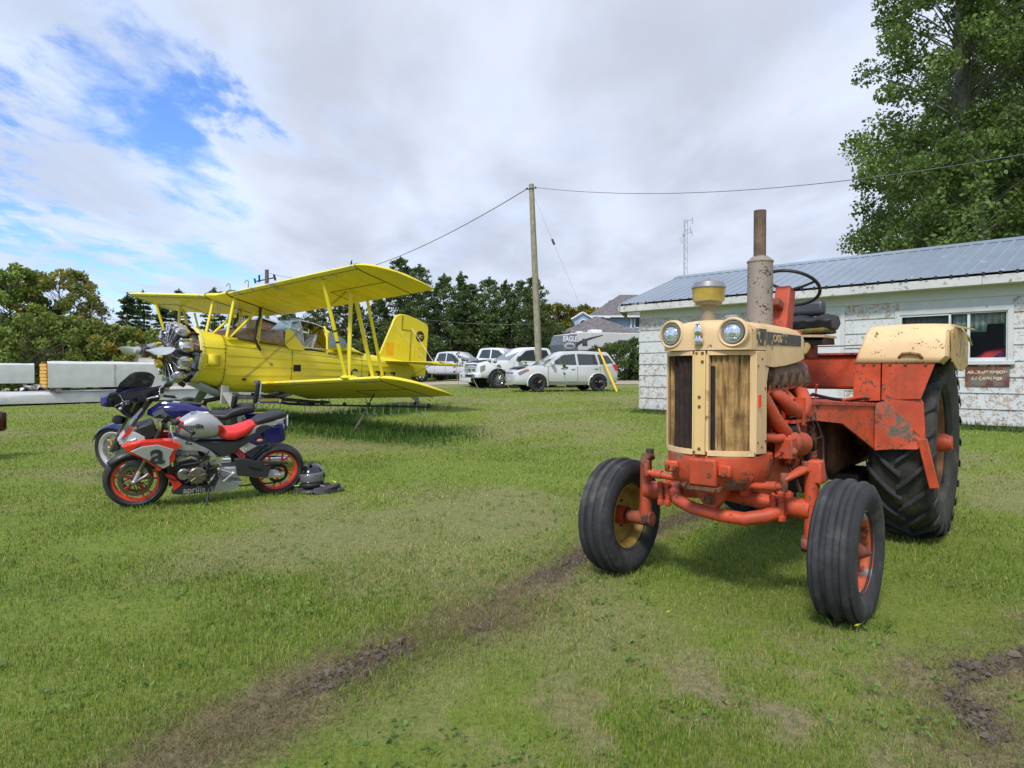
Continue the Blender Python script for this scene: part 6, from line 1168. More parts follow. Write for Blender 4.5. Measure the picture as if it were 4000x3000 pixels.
# ------------------------------------------------------------------ trees and shrubs
BARK = mk('bark', (.13, .105, .08), .9, 0, .3, 9, bump=.8, bs=25); BARKR = mk('pine_bark', (.17, .085, .05), .9, 0, .3, 6, bump=.8, bs=20); BARKP = mk('poplar_bark', (.13, .125, .09), .85, 0, .25, 6, chips=((.05, .045, .04), .62, 6, .1), bump=.5, bs=20)
def foliage(name, C, RD, per, size, asp, c1, c2, par, seed=1, c3=None, shell=.55, droop=0):
    g = np.random.default_rng(seed); C = np.asarray(C, float); RD = np.asarray(RD, float); n = len(C)*per; idx = np.repeat(np.arange(len(C)), per)
    d = g.normal(size=(n, 3)); d /= np.linalg.norm(d, axis=1)[:, None]; r = g.random(n)**shell; P = C[idx]+d*r[:, None]*RD[idx]
    a = g.normal(size=(n, 3)); a[:, 2] += droop; a += d*.8; a /= np.linalg.norm(a, axis=1)[:, None]; b = np.cross(a, g.normal(size=(n, 3))); b /= np.linalg.norm(b, axis=1)[:, None]
    s = size*(.6+.8*g.random(n))[:, None]; u = a*s; v = b*s/asp
    V = np.stack([P-u*.5, P+v*.5, P+u*.5, P-v*.5], 1).reshape(-1, 3); F = np.arange(n*4).reshape(-1, 4)
    t = g.random((n, 1)); ct = g.random((len(C), 1))[idx]; T = np.array(c1)*(1-t)+np.array(c2)*t; T = T*(.7+.6*ct)
    if c3 is not None: k = (g.random((len(C), 1))[idx] < .16) | (g.random((n, 1)) < .06); T = np.where(k, np.array(c3)*(.8+.4*t), T)
    return tri_mesh(name, V, F, np.repeat(T, 4, 0), LEAFM, par)
def pine_tree(h, w, seed, kind='pine'):
    g = random.Random(seed); T = link(bpy.data.objects.new('conifer_tree', None)); tr = MB(); tr.tube([(0, 0, -.3), (.05*w, 0, h*.35), (-.03*w, .02*w, h*.7), (0, 0, h*.97)], [.026*h*.6, .02*h*.6, .011*h*.6, .01], 8); C = []; RD = []
    z = h*(.10 if kind == 'pine' else .05)
    while z < h*.985:
        f = z/h
        if kind == 'pine': L = w*.5*(min(1, .55+f*1.1) if f < .42 else (1-((f-.42)/.62)**1.5))*g.uniform(.62, 1.15)
        else: L = w*.5*(1-f)**.85*g.uniform(.75, 1.1)
        L = max(L, .25); nb = g.choice((4, 5, 6)); a0 = g.random()*6.3
        for b in range(nb):
            a = a0+b*2*pi/nb+g.uniform(-.3, .3); Lb = L*g.uniform(.65, 1.12); up = (.35 if kind == 'pine' else -.12)*Lb*(.5 if f < .5 else 1)
            e = (cos(a)*Lb, sin(a)*Lb, z+up); tr.tube([(0, 0, z), (e[0]*.55, e[1]*.55, z+up*.35), e], [.05*(1-f)+.015, .03*(1-f)+.01, .008], 4)
            k = max(1, int(Lb/.75))
            for q in range(k):
                t = (q+1)/k*g.uniform(.85, 1.05); C.append((e[0]*t+g.gauss(0, .15), e[1]*t+g.gauss(0, .15), z+up*t+g.gauss(0, .08))); rr = g.uniform(.42, .75)*(.7+.25*w/5)*(.45+.55*min(1, Lb/1.6)); RD.append((rr, rr, rr*(.55 if kind == 'pine' else .42)))
        z += h*(.050 if kind == 'pine' else .042)*g.uniform(.8, 1.2)*(1.15-.5*f)
    C.append((0, 0, h*.98)); RD.append((.22, .22, .5)); tr.build('trunk', BARKR if kind == 'pine' else BARK, T, ang=80, fix=False)
    foliage('crown', C, RD, 46, .34, 2.4, (.046, .086, .026), (.15, .21, .065), T, seed, None, .5, .5)
    return T
PV = [pine_tree(12.5, 6.4, 11), pine_tree(11.5, 5.2, 12), pine_tree(13, 7.2, 13), pine_tree(11, 4.2, 14, 'spruce'), pine_tree(12, 4.8, 15, 'spruce')]
usedp = set()
def at(px, Z): return (px-2000)/2660*Z
def put(vi, px, topy, Z, label, group, ws=1.0):
    src = PV[vi]; h0 = (12.5, 11.5, 13, 11, 12)[vi]; x = at(px, Z); g = gz(x, Z); ht = (CAMH+(1450-topy)/2660*Z-g)*.945; o = src if vi not in usedp else clone(src); usedp.add(vi)
    o.location = (x, Z, g); s = ht/h0; o.scale = (s*ws, s*ws, s); o.rotation_euler = (0, 0, random.uniform(0, 6.28)); meta(o, label, 'tree', group); o.name = 'pine_tree' if vi < 3 else 'spruce_tree'
GP = 'dark conifers behind the aeroplane and the parked trucks'
for vi, px, ty, Z, lb, ws in ((3, 505, 1132, 52, 'spruce left of the propeller, tall spire above the wing tip', 1.5), (4, 560, 1118, 55, 'spire-topped spruce behind the raised far wing tip', 1.35), (3, 640, 1150, 60, 'spruce behind the far interplane struts', 1.4), (4, 703, 1112, 58, 'spruce whose tip stands above the far wing panel', 1.3), (3, 838, 1108, 62, 'spruce tip seen above the wing centre section', 1.3),
    (1, 940, 1180, 60, 'pine seen between the cabane struts', 1.2), (0, 1130, 1190, 58, 'pine right behind the cockpit canopy', 1.2), (2, 1240, 1150, 60, 'broad pine seen under the upper wing', 1.1), (4, 1375, 1003, 62, 'spruce tip above the raised near wing tip', .8), (1, 1350, 1120, 57, 'pine filling the gap left of the tail fin', 1.2),
    (0, 1565, 985, 58, 'tallest pine, its top above the tail fin', .95), (2, 1640, 1010, 56, 'pine with the overhead wire meeting its crown', .95), (1, 1737, 1050, 57, 'pointed pine right of the tail fin', .9), (3, 1800, 1043, 62, 'thin crowned pine with open upper branches', .9), (0, 1838, 1090, 58, 'short pine behind the silver pickup cab', 1.1),
    (2, 1912, 1062, 57, 'bushy pine in the middle of the conifer row', 1.0), (1, 1975, 1080, 60, 'pine just left of the tallest right hand pines', 1.0), (0, 2035, 1078, 58, 'pine half hidden by the wooden utility pole', .9), (2, 2085, 1050, 55, 'rightmost pine with a long bare leaning limb', .85),
    (0, 1480, 1150, 59, 'pine directly behind the tail fin', 1.1), (1, 1600, 1180, 59, 'lower pine behind the rudder', 1.2), (2, 1700, 1200, 59, 'low spreading pine left of the silver pickup', 1.1), (0, 1800, 1190, 59, 'low pine above the silver pickup roof', 1.2), (1, 1905, 1200, 59, 'low pine above the far white pickup', 1.25), (2, 2010, 1210, 59, 'low pine above the big white pickup bonnet', 1.1), (1, 2110, 1220, 59, 'low pine just right of the utility pole', 1.0)):
    put(vi, px, ty, Z, lb, GP, ws)
def broadleaf(name, h, w, seed, c1, c2, c3=None, ncl=70, per=60, leaf=.22, base=.12, bark=BARK, open_=.0, shape='round', limb=1.0):
    g = random.Random(seed); T = link(bpy.data.objects.new(name, None)); tr = MB(); tr.tube([(0, 0, -.3), (.02*h, .01*h, h*.3), (-.01*h, 0, h*.6), (0, 0, h*.93)], [.022*h, .017*h, .010*h, .02], 9); C = []; RD = []
    for i in range(ncl):
        f = base+(1-base)*((i+.5)/ncl)
        if shape == 'round': R0 = w/2*math.sqrt(max(.02, 1-((f-.52)/.52)**2))
        elif shape == 'column': R0 = w/2*(min(1, .45+(f-base)*2.4) if f < .38 else (1-.62*((f-.38)/.62)**1.2))
        else: R0 = w/2*math.sqrt(max(.02, 1-((f-.3)/.75)**2))
        a = g.random()*6.283; r = R0*g.uniform(.25, 1.0)**.6*g.choice((1, 1, 1.12)); p = (cos(a)*r, sin(a)*r, f*h)
        rr = g.uniform(.085, .15)*w*(1-.35*f)*limb
        if g.random() > open_: C.append(p); RD.append((rr, rr, rr*.78))
        st = max(0, f*h-r*.75); tw = .5 if shape == 'column' else 1
        tr.tube([(0, 0, st), (p[0]*.5, p[1]*.5, st+(p[2]-st)*.6), p, (p[0]*1.12, p[1]*1.12, p[2]+rr*.6)], [(.006*h*(1-f)+.02)*tw, (.004*h*(1-f)+.015)*tw, .012, .005], 4)
    tr.build('trunk', bark, T, ang=80, fix=False)
    foliage('crown', C, RD, per, leaf, 1.5, c1, c2, T, seed, c3, .5, 0); return T
def place(T, px, Z, label, group=None, rot=None, s=1, cat='tree', top=None):
    if top:
        zs = sorted(v.co.z for ch in T.children if ch.name.startswith('crown') for v in ch.data.vertices); s = (CAMH+(1450-top)/2660*Z-gz(at(px, Z), Z))/zs[int(len(zs)*.995)]
    x = at(px, Z); T.location = (x, Z, gz(x, Z)); T.rotation_euler = (0, 0, random.uniform(0, 6.28) if rot is None else rot); T.scale = (s, s, s); meta(T, label, cat, group)
GD1, GD2, YEL3 = (.10, .165, .028), (.24, .30, .06), (.30, .25, .04)
GL = 'leafy trees at the left behind the wrapped bundles'
place(broadleaf('leafy_tree', 10.2, 8.5, 21, GD1, GD2, None, 170, 120, .30), 40, 50, 'full dark green tree at the far left edge', GL, top=1050)
place(broadleaf('leafy_tree', 10.0, 7.6, 22, (.11, .15, .03), (.26, .27, .06), YEL3, 150, 90, .28, open_=.10), 235, 52, 'green tree with browning, thinning upper crown', GL, top=1062)
place(broadleaf('leafy_tree', 6.6, 6.0, 23, (.11, .17, .03), (.26, .31, .06), None, 110, 110, .28), 250, 44, 'low bright green tree in front of the thinning one', GL, top=1230)
place(broadleaf('leafy_tree', 6.0, 5.5, 24, (.10, .15, .028), (.24, .28, .055), YEL3, 110, 100, .28), 345, 46, 'small leafy tree beside the thin bare pole', GL, top=1250)
place(broadleaf('bare_tree', 8.2, 5.4, 25, (.07, .07, .03), (.15, .12, .05), YEL3, 90, 7, .2, base=.3, open_=.35, bark=mk('bare_bark', (.20, .17, .15), .9)), 362, 50, 'nearly bare tree with pale twigs against the sky', GL, top=1175)
place(broadleaf('leafy_tree', 5.0, 5.2, 26, (.10, .15, .028), (.23, .28, .055), YEL3, 100, 100, .28), 450, 43, 'bushy tree just left of the propeller', GL, top=1270)
place(broadleaf('leafy_tree', 4.2, 6.5, 27, (.11, .17, .03), (.25, .30, .06), None, 80, 80, .24, base=.02), 110, 40, 'low green thicket behind the left wrapped bundle', GL)
place(broadleaf('leafy_tree', 4.0, 6.5, 28, (.11, .17, .03), (.25, .30, .06), None, 80, 80, .24, base=.02), 560, 47, 'low scrub behind the engine of the biplane', GL)
GY = 'yellowing leafy trees behind the house'
place(broadleaf('leafy_tree', 8.6, 8.5, 31, (.09, .115, .02), (.20, .20, .035), (.40, .28, .03), 150, 110, .34, base=.04), 2175, 92, 'yellowing leafy tree right of the utility pole', GY, top=1192)
place(broadleaf('leafy_tree', 8.2, 8, 32, (.08, .11, .02), (.19, .20, .03), (.40, .28, .03), 130, 100, .34, base=.04), 2265, 96, 'yellow-green tree top beside the house gable', GY, top=1205)
place(broadleaf('leafy_tree', 13, 7, 33, (.08, .11, .02), (.19, .20, .03), (.40, .28, .03), 90, 100, .34, base=.04), 2400, 95, 'distant tree top above the house roof', GY, top=1180)
place(broadleaf('leafy_tree', 15.2, 6, 36, (.08, .11, .02), (.19, .20, .03), (.40, .28, .03), 90, 100, .34, base=.04), 2470, 98, 'distant tree top left of the shed roof edge', GY, top=1163)
for k, (px, Z, h, w) in enumerate(((1500, 52, 3.6, 5), (1640, 53, 3.6, 6), (1760, 56, 4.0, 6), (1880, 58, 4.8, 6), (2000, 57, 4.6, 6), (2120, 58, 4.6, 6), (2210, 60, 4.0, 5), (1240, 52, 4.0, 6), (1100, 52, 3.6, 6), (1370, 52, 3.6, 5))):
    place(broadleaf('shrub', h, w, 40+k, (.045, .085, .02), (.12, .17, .04), (.20, .22, .05) if k % 2 else None, 60, 60, .22, base=.02), px, Z, ('leafy shrub at the foot of the conifers behind the tail', 'round shrub behind the rudder', 'dark shrub behind the silver pickup bed', 'shrub behind the far white pickup', 'shrub behind the big white pickup', 'shrub right of the utility pole', 'shrub beside the house porch', 'shrub seen below the cockpit', 'shrub seen behind the hopper', 'shrub behind the near wing struts')[k], 'shrubs at the foot of the conifers', cat='shrub')
GPOP = 'tall poplars behind the white building'
PG1, PG2 = (.075, .14, .026), (.22, .30, .07)
for k, (px, Z, h, w, n, lb) in enumerate(((3755, 24.5, 21, 7.6, 330, 'poplar with a visible grey trunk, leftmost of the tall ones'), (4080, 25.5, 22, 7.5, 250, 'poplar cut by the right edge of the frame'), (3920, 29.5, 22, 7, 230, 'poplar standing behind and between the two nearer ones'), (3600, 30, 11.5, 6.0, 150, 'shorter poplar at the left foot of the tall ones'), (3820, 20.5, 8.2, 6.0, 170, 'low leafy poplar shoot just above the metal roof'))):
    place(broadleaf('poplar_tree', h, w, 60+k, PG1, PG2, None, n, 230 if k in (0, 1) else 165, .14, base=.10, bark=BARKP, shape='column', limb=.92, open_=.02), px, Z, lb, GPOP, rot=.7*k)
def hedge():
    for k, (px, Z, w, h) in enumerate(((2338, 47, 2.5, 2.35), (2440, 47.5, 3.4, 2.95), (2560, 48, 3.6, 2.9))):
        T = link(bpy.data.objects.new('hedge_shrub', None)); g = random.Random(80+k); C = []; RD = []; tr = MB()
        for i in range(70):
            a = g.random()*6.28; f = g.random(); r = w/2*math.sqrt(max(.05, 1-(max(0, f-.35)/.72)**2))*g.uniform(.5, 1); p = (cos(a)*r, sin(a)*r*.8, .15+f*(h-.35)); C.append(p); RD.append((.36, .36, .30))
            if i % 4 == 0: tr.tube([(0, 0, 0), (p[0]*.5, p[1]*.5, p[2]*.6), p], [.04, .02, .008], 4)
        tr.build('stems', BARK, T, ang=80, fix=False); foliage('leaves', C, RD, 150, .13, 1.5, (.04, .085, .02), (.13, .19, .045), T, 90+k, None, .45)
        place(T, px, Z, ('dense dark shrub beside the camper trailer', 'tallest dense shrub left of the white building', 'dense shrub partly hidden by the white building')[k], 'dense shrubs across the gravel road', 0, cat='shrub')
hedge()
def saplings():
    g = random.Random(5)
    for px, by, tx, ty, lb in ((1794, 1546, 1783, 1379, 'leafy sapling nearest the biplane wing tip'), (1879, 1577, 1808, 1402, 'leaning sapling in front of the small white car'), (1996, 1557, 1912, 1415, 'leaning sapling before the grille of the white pickup'), (2110, 1528, 2020, 1402, 'sapling leaning left across the silver car bonnet'), (2208, 1562, 2180, 1403, 'thin sapling in front of the silver car doors')):
        Z = 26.0
        for _ in range(6): Z = 2660*(CAMH-gz(at(px, Z), Z))/(by-1450)
        x = at(px, Z); b = Vector((x, Z, gz(x, Z))); t = Vector((at(tx, Z), Z-.1, CAMH+(1450-ty)/2660*Z)); T = thing('sapling', lb, 'sapling', b, group='staked young trees on the lawn'); d = t-b; m = MB()
        pts = [d*q+Vector((.10*sin(q*3)*(1 if tx > 1900 else -.3), 0, .12*sin(q*3.1))) for q in (0, .25, .5, .75, 1)]; m.tube(pts, [.014, .012, .010, .007, .003], 6); C = []
        for i in range(9): q = g.uniform(.42, 1); p = d*q+Vector((.10*sin(q*3)*(1 if tx > 1900 else -.3), 0, .12*sin(q*3.1))); e = p+Vector((g.uniform(-.14, .14), g.uniform(-.14, .14), g.uniform(0, .1))); m.tube([p, e], .003, 4); C.append(tuple(e))
        m.build('stem', mk('sapling_stem', (.30, .27, .17), .8), T); foliage('leaves', C, [(.08, .08, .07)]*len(C), 9, .075, 1.3, (.045, .09, .016), (.11, .17, .03), T, int(px))
    x = at(2125, 22); meta(MB().tube([(x, 22, gz(x, 22)-.02), (x-.07, 22, gz(x, 22)+.27)], .012, 6).build('stake', mk('stake_wood', (.30, .24, .15), .8), None), 'short bare stake alone in the lawn between the saplings', 'stake')
saplings()
# ------------------------------------------------------------------ white building behind the tractor
def peel(name, th, sc=34, col=(.30, .25, .20)): return mk(name, (.56, .57, .56), .75, 0, .05, 3, chips=(col, th, sc, .05), chips2=((.42, .35, .27), th+.04, 14, .06), bump=.35, bs=45)
PL = [peel('siding_clean', .74), peel('siding_light', .61, 44), peel('siding_medium', .578, 44), peel('siding_heavy', .560, 46), peel('siding_tan', .552, 34, (.38, .30, .21))]
WHT = mk('white_trim', (.55, .55, .53), .6, 0, .08, 4, chips=((.24, .21, .18), .66, 18, .06), bump=.2)
def building():
    b = thing('white_building', 'long white shed with peeling lap siding and ribbed blue-grey metal roof', 'building', (WO[0], WO[1], 0), (0, 0, WA)); Lx, D = 13.0, 4.6
    holes = [(3.82, 4.74, .40, 2.54), (5.67, 7.34, 1.56, 2.42)]
    m = MB(); m.bb((.02, 0, .45), (3.82, .10, 2.95)); m.bb((4.74, 0, .45), (5.67, .10, 2.95)); m.bb((7.34, 0, .45), (Lx, .10, 2.95)); m.bb((5.67, 0, .45), (7.34, .10, 1.56)); m.bb((5.67, 0, 2.42), (7.34, .10, 2.95)); m.bb((3.82, 0, 2.54), (4.74, .10, 2.95)); m.bb((0, .10, .45), (.10, D, 2.95)); m.bb((Lx-.1, .10, .45), (Lx, D, 2.95)); m.bb((.1, D-.1, .45), (Lx-.1, D, 2.95)); m.build('wall', WHT, b, smooth=False)
    for x in (.0, Lx-.1): MB().prism([(0, 2.95), (D, 2.95), (D/2, 3.78)], x, x+.1, 'x').build('gable_wall', WHT, b, smooth=False)
    MB().bb((.03, .02, .12), (Lx, D, .45)).build('concrete_footing', mk('concrete', (.30, .28, .24), .9, 0, .2, 4, bump=.4), b)
    g = random.Random(2); kinds = [4, 1, 1, 2, 3, 3, 3, 3, 3]
    def plank(x0, x1, z0, z1, mt, side=0):
        def q(y, z): return y, z
        if side == 0: v = [(x0, -.004, z1), (x1, -.004, z1), (x1, -.024, z0), (x0, -.024, z0), (x0, .0, z1), (x1, .0, z1), (x1, -.002, z0), (x0, -.002, z0)]
        else: v = [(-.004, x0, z1), (-.004, x1, z1), (-.024, x1, z0), (-.024, x0, z0), (0, x0, z1), (0, x1, z1), (-.002, x1, z0), (-.002, x0, z0)]
        MB().add(v, [(0, 1, 2, 3), (4, 7, 6, 5), (3, 2, 6, 7), (0, 4, 5, 1), (0, 3, 7, 4), (1, 5, 6, 2)]).build('siding_plank', mt, b, smooth=False)
    for x0, x1 in ((0, 4.85), (4.853, 9.7), (9.703, Lx)): plank(x0, x1, 2.622, 2.90, PL[0])
    for c in range(8):
        z1 = 2.619-.27*c; z0 = z1-.267; j = (4.85, 3.1, 1.3, 4.85, 2.5, 5.35, 1.9, 3.6)[c]; js = [j-3.66*2, j-3.66, j, j+3.66, j+7.32]; segs = []
        for a, e in zip(js[:-1], js[1:]):
            a, e = max(a, -.02), min(e, Lx)
            if e-a < .1: continue
            parts = [(a, e)]
            for h0, h1, hz0, hz1 in holes:
                if z1 <= hz0+.02 or z0 >= hz1-.02: continue
                np_ = []
                for p, q_ in parts:
                    if h1 <= p or h0 >= q_: np_.append((p, q_)); continue
                    if h0-p > .05: np_.append((p, h0-.002))
                    if q_-h1 > .05: np_.append((h1+.002, q_))
                parts = np_
            segs += parts
        for a, e in segs: k = kinds[c]; plank(a+.002, e-.002, z0, z1, PL[k if g.random() < .75 else max(1, min(3, k+g.choice((-1, 0, 1))))])
        plank(-.02, 2.3, z0, z1, PL[kinds[c]], 1); plank(2.305, D, z0, z1, PL[kinds[c]], 1)
    MB().bb((4.845, -.028, 2.35), (4.875, -.020, 2.62)).build('joint_strip', WHT, b)
    # roof: eave y=-.35 z=2.98, ridge y=2.3 z=3.91
    RF = mk('metal_roof_blue', (.26, .31, .365), .42, .25, .07, 1.2, chips=((.42, .47, .53), .66, 5, .1), rnd=.05); a = math.atan2(.93, 2.65)
    def ry(t): return (-.35+2.65*t, 2.985+.93*t)
    n = 0; x = -.40
    while x < Lx+.3:
        w = .914; rs = []; prof = [(0, 0)]
        for k in range(4): c = .0+.2285*k; prof += [(c+.085, 0), (c+.10, .018), (c+.125, .018), (c+.14, 0)]
        prof.append((w, 0))
        for s in (0, 1):
            if s: pts = lambda u, h, t: (x+u, 4.95-2.65*t, 2.985+.93*t+h)
            else: pts = lambda u, h, t: (x+u, ry(t)[0], ry(t)[1]+h)
            MB().rings([[pts(u, h, t) for t in (0, 1)] for u, h in prof], closed=False, cap=False).build('roof_panel', RF, b, solid=.002, smooth=False, fix=False)
        if n < 60:
            for k in range(4): c = x+.1125+.2285*k; MB().prism([(c-.024, 2.955), (c-.018, 2.992), (c+.018, 2.992), (c+.024, 2.955)], -.352, -.338).build('foam_closure', BLK, b, smooth=False) if x < 8 else None
        x += w; n += 1
    MB().rings([[(x_, y, z) for x_ in (-.42, Lx+.35)] for y, z in ((2.08, 3.85), (2.28, 3.935), (2.32, 3.935), (2.52, 3.85))], closed=False, cap=False).build('ridge_cap', RF, b, solid=.003, smooth=False)
    for x0, x1 in ((-.38, 3.3), (3.305, 7.0), (7.005, 10.6), (10.605, Lx+.3)): MB().bb((x0, -.335, 2.80), (x1, -.300, 2.945)).build('fascia_board', mk('weathered_fascia', (.56, .56, .53), .8, 0, .08, 4, chips=((.22, .20, .18), .585, 13, .12), bump=.3), b, bevel=.004)
    MB().bb((-.36, -.298, 2.80), (Lx, .0, 2.815)).build('soffit', WHT, b); MB().prism([(-.34, 2.80), (-.05, 2.66), (-.05, 2.95), (-.34, 2.95)], -.38, -.345, 'x').build('rafter_end', mk('grey_wood', (.25, .24, .22), .9), b)
    MB().prism([(-.34, 2.95), (2.3, 3.87), (4.95, 2.95), (4.95, 2.83), (2.3, 3.74), (-.34, 2.83)], -.40, -.37, 'x').build('barge_board', WHT, b)
    # door
    d = link(bpy.data.objects.new('door', None)); d.parent = b; MB().bb((3.90, -.012, .47), (4.66, .02, 2.47)).build('door_leaf', mk('door_white', (.62, .63, .62), .5), d)
    for a_, e_ in (((3.82, -.034, .42), (3.90, .05, 2.54)), ((4.66, -.034, .42), (4.74, .05, 2.54)), ((3.90, -.034, 2.47), (4.66, .05, 2.54))): MB().bb(a_, e_).build('door_frame', WHT, d, bevel=.004)
    MB().sph((4.58, -.05, 1.4), .03).build('door_knob', STEEL, d)
    # window
    w = link(bpy.data.objects.new('window', None)); w.parent = b
    for a_, e_ in (((5.62, -.050, 1.50), (5.70, .06, 2.46)), ((7.31, -.050, 1.50), (7.39, .06, 2.46)), ((5.70, -.050, 2.38), (7.31, .06, 2.46)), ((5.60, -.075, 1.48), (7.41, .06, 1.545))): MB().bb(a_, e_).build('window_frame', WHT, w, bevel=.004)
    SA = mk('sash_white', (.62, .66, .65), .45)
    for a_, e_ in (((5.70, -.03, 1.545), (5.725, .03, 2.38)), ((6.465, -.035, 1.545), (6.495, .03, 2.36)), ((5.725, -.03, 2.345), (6.465, .03, 2.38)), ((6.735, -.01, 1.60), (6.775, .03, 2.36)), ((6.495, -.01, 1.545), (7.31, .03, 1.60)), ((6.495, -.01, 2.355), (7.31, .03, 2.38)), ((7.285, -.01, 1.60), (7.31, .03, 2.36)), ((5.725, -.03, 1.545), (6.465, .03, 1.585))): MB().bb(a_, e_).build('sash', SA, w)
    GL_ = mk('window_glass', (.02, .025, .03), .03, 0, 0, 3, alpha=.12, spec=.4)
    for x0, x1 in ((5.725, 6.465), (6.495, 6.735), (6.775, 7.285)): MB().bb((x0, .008, 1.585), (x1, .012, 2.36)).build('window_pane', GL_, w)
    m = MB(); m.bb((5.55, 2.6, .6), (8.3, 2.65, 2.75)); m.bb((5.5, .3, .55), (5.55, 2.6, 2.75)); m.bb((8.3, .3, .55), (8.35, 2.6, 2.75)); m.bb((5.5, .12, 2.7), (8.35, 2.6, 2.75)); m.bb((5.5, .12, .5), (8.35, 2.6, .55)); m.build('dark_interior', mk('interior_dark', (.004, .004, .004), .95, spec=.1), b, smooth=False)
    CU = mk('patterned_curtain', (.34, .40, .36), .9, 0, .15, 6, chips=((.16, .33, .27), .53, 7, .05), chips2=((.46, .36, .28), .58, 11, .05)); 
    def curtain(x0, x1, zb, zt=2.40, y=.10, mt=CU):
        k = 40; MB().rings([[(x0+(x1-x0)*i/k, y+.018*sin(i*1.35), zt), (x0+(x1-x0)*i/k, y+.02*sin(i*1.35+.3), zb(x0+(x1-x0)*i/k))] for i in range(k+1)], closed=False, cap=False).build('curtain', mt, w, solid=.003, ang=80)
    curtain(6.50, 7.30, lambda x: 2.04 if x < 6.98 else 2.17); curtain(6.49, 6.72, lambda x: 1.56+max(0, (x-6.55))*2.6, y=.13); curtain(7.24, 7.31, lambda x: 1.80, y=.13); curtain(5.72, 6.47, lambda x: 2.05+.0*x, mt=mk('dim_curtain', (.13, .17, .17), .9))
    return b
building()
def window_car():  # red hull placed behind the pane, stands in for the car showing in the glass
    T = link(bpy.data.objects.new('stand_in_car', None)); T.location = (WO[0]+cos(WA)*7.12-sin(WA)*.62, WO[1]+sin(WA)*7.12+cos(WA)*.62, 1.40); T.rotation_euler = (0, 0, WA)
    meta(T, 'red curved bodywork with blue edge, standing in for the red car in the window glass of the white building', 'stand-in car')
    rs = []
    for x, z, w in ((-.50, .02, .10), (-.40, .22, .22), (-.2, .34, .26), (.05, .385, .27), (.25, .38, .26), (.38, .33, .2)): rs.append([(x, w*cos(pi*k/10), z*math.sin(pi*k/10)**.6) for k in range(11)])
    MB().rings(rs, closed=False, cap=False).build('body', mk('stand_in_red', (.62, .06, .06), .25, coat=.6), T, ang=60, solid=.01); MB().tube([(-.10, -.27, .18), (.0, -.28, .27), (.2, -.28, .28), (.36, -.25, .27)], .016, 6).build('blue_edge', mk('stand_in_blue', (.06, .09, .40), .3), T)
    MB().bb((.05, -.05, .0), (.12, .0, .16)).build('chrome_post', CHROME, T)
    MB().box((.20, .25, .42), (.22, .08, .30)).build('seat_back', mk('seat_grey', (.05, .055, .05), .7), T, bevel=.05)
window_car()
def notice():
    T = thing('notice_sign', 'rusty brown notice board with flaking cream lettering below the window', 'sign', (WO[0]+cos(WA)*7.03, WO[1]+sin(WA)*7.03, 1.33), (0, 0, WA))
    MB().box((0, -.034, 0), (.62, .012, .43)).build('board', mk('rusted_board', (.15, .055, .035), .8, 0, .3, 5, chips=((.16, .14, .13), .53, 5, .1), chips2=((.26, .10, .03), .60, 7, .1)), T, bevel=.003)
    lm = mk('flaking_letters', (.62, .52, .34), .8, 0, .1, 8, chips=((.15, .11, .09), .575, 12, .04))
    for tx, sz, x, z, sh in (('NOTICE', .088, .02, .15, .25), ('AIRCRAFT PARKED', .074, 0, .02, .15), ('AT OWN RISK', .078, 0, -.085, .05)): text_on(tx, sz, lm, T, (x, -.0425, z), (pi/2, 0, 0), depth=.0012, squash=.88, weight=.0022, shear=sh)
notice()
# ------------------------------------------------------------------ vehicles
TGL = mk('car_glass', (.035, .045, .05), .04, 0, .1, 2, spec=.8, coat=.3); TGLC = mk('windscreen_glass', (.10, .13, .14), .03, 0, .1, 2, spec=.9, coat=.5)
def vwheel(par, x, y, r, w, rimm, n=6, name='wheel'):
    W_ = link(bpy.data.objects.new(name, None)); W_.parent = par; h = w/2; s = 1 if y > 0 else -1
    MB().rev([(r*.62, -h*.8), (r*.72, -h), (r*.93, -h), (r, -h*.6), (r, h*.6), (r*.93, h), (r*.72, h), (r*.62, h*.8)], (x, y, r), (0, 1, 0), 40).build('tyre', BTYRE, W_, ang=35)
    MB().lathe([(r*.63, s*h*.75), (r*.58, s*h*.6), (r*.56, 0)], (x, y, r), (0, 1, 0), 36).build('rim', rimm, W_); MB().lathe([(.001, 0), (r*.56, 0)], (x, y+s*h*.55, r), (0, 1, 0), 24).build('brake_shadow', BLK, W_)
    m = MB()
    for k in range(n): a = 2*pi*k/n+.3; m.tube([(x+r*.1*cos(a), y+s*h*.85, r+r*.1*sin(a)), (x+r*.58*cos(a), y+s*h*.80, r+r*.58*sin(a))], [r*.075, r*.06], 5)
    m.lathe([(r*.16, s*h*.6), (r*.14, s*h*.95), (.001, s*h*.98)], (x, y, r), (0, 1, 0), 16); m.build('spokes', rimm, W_)
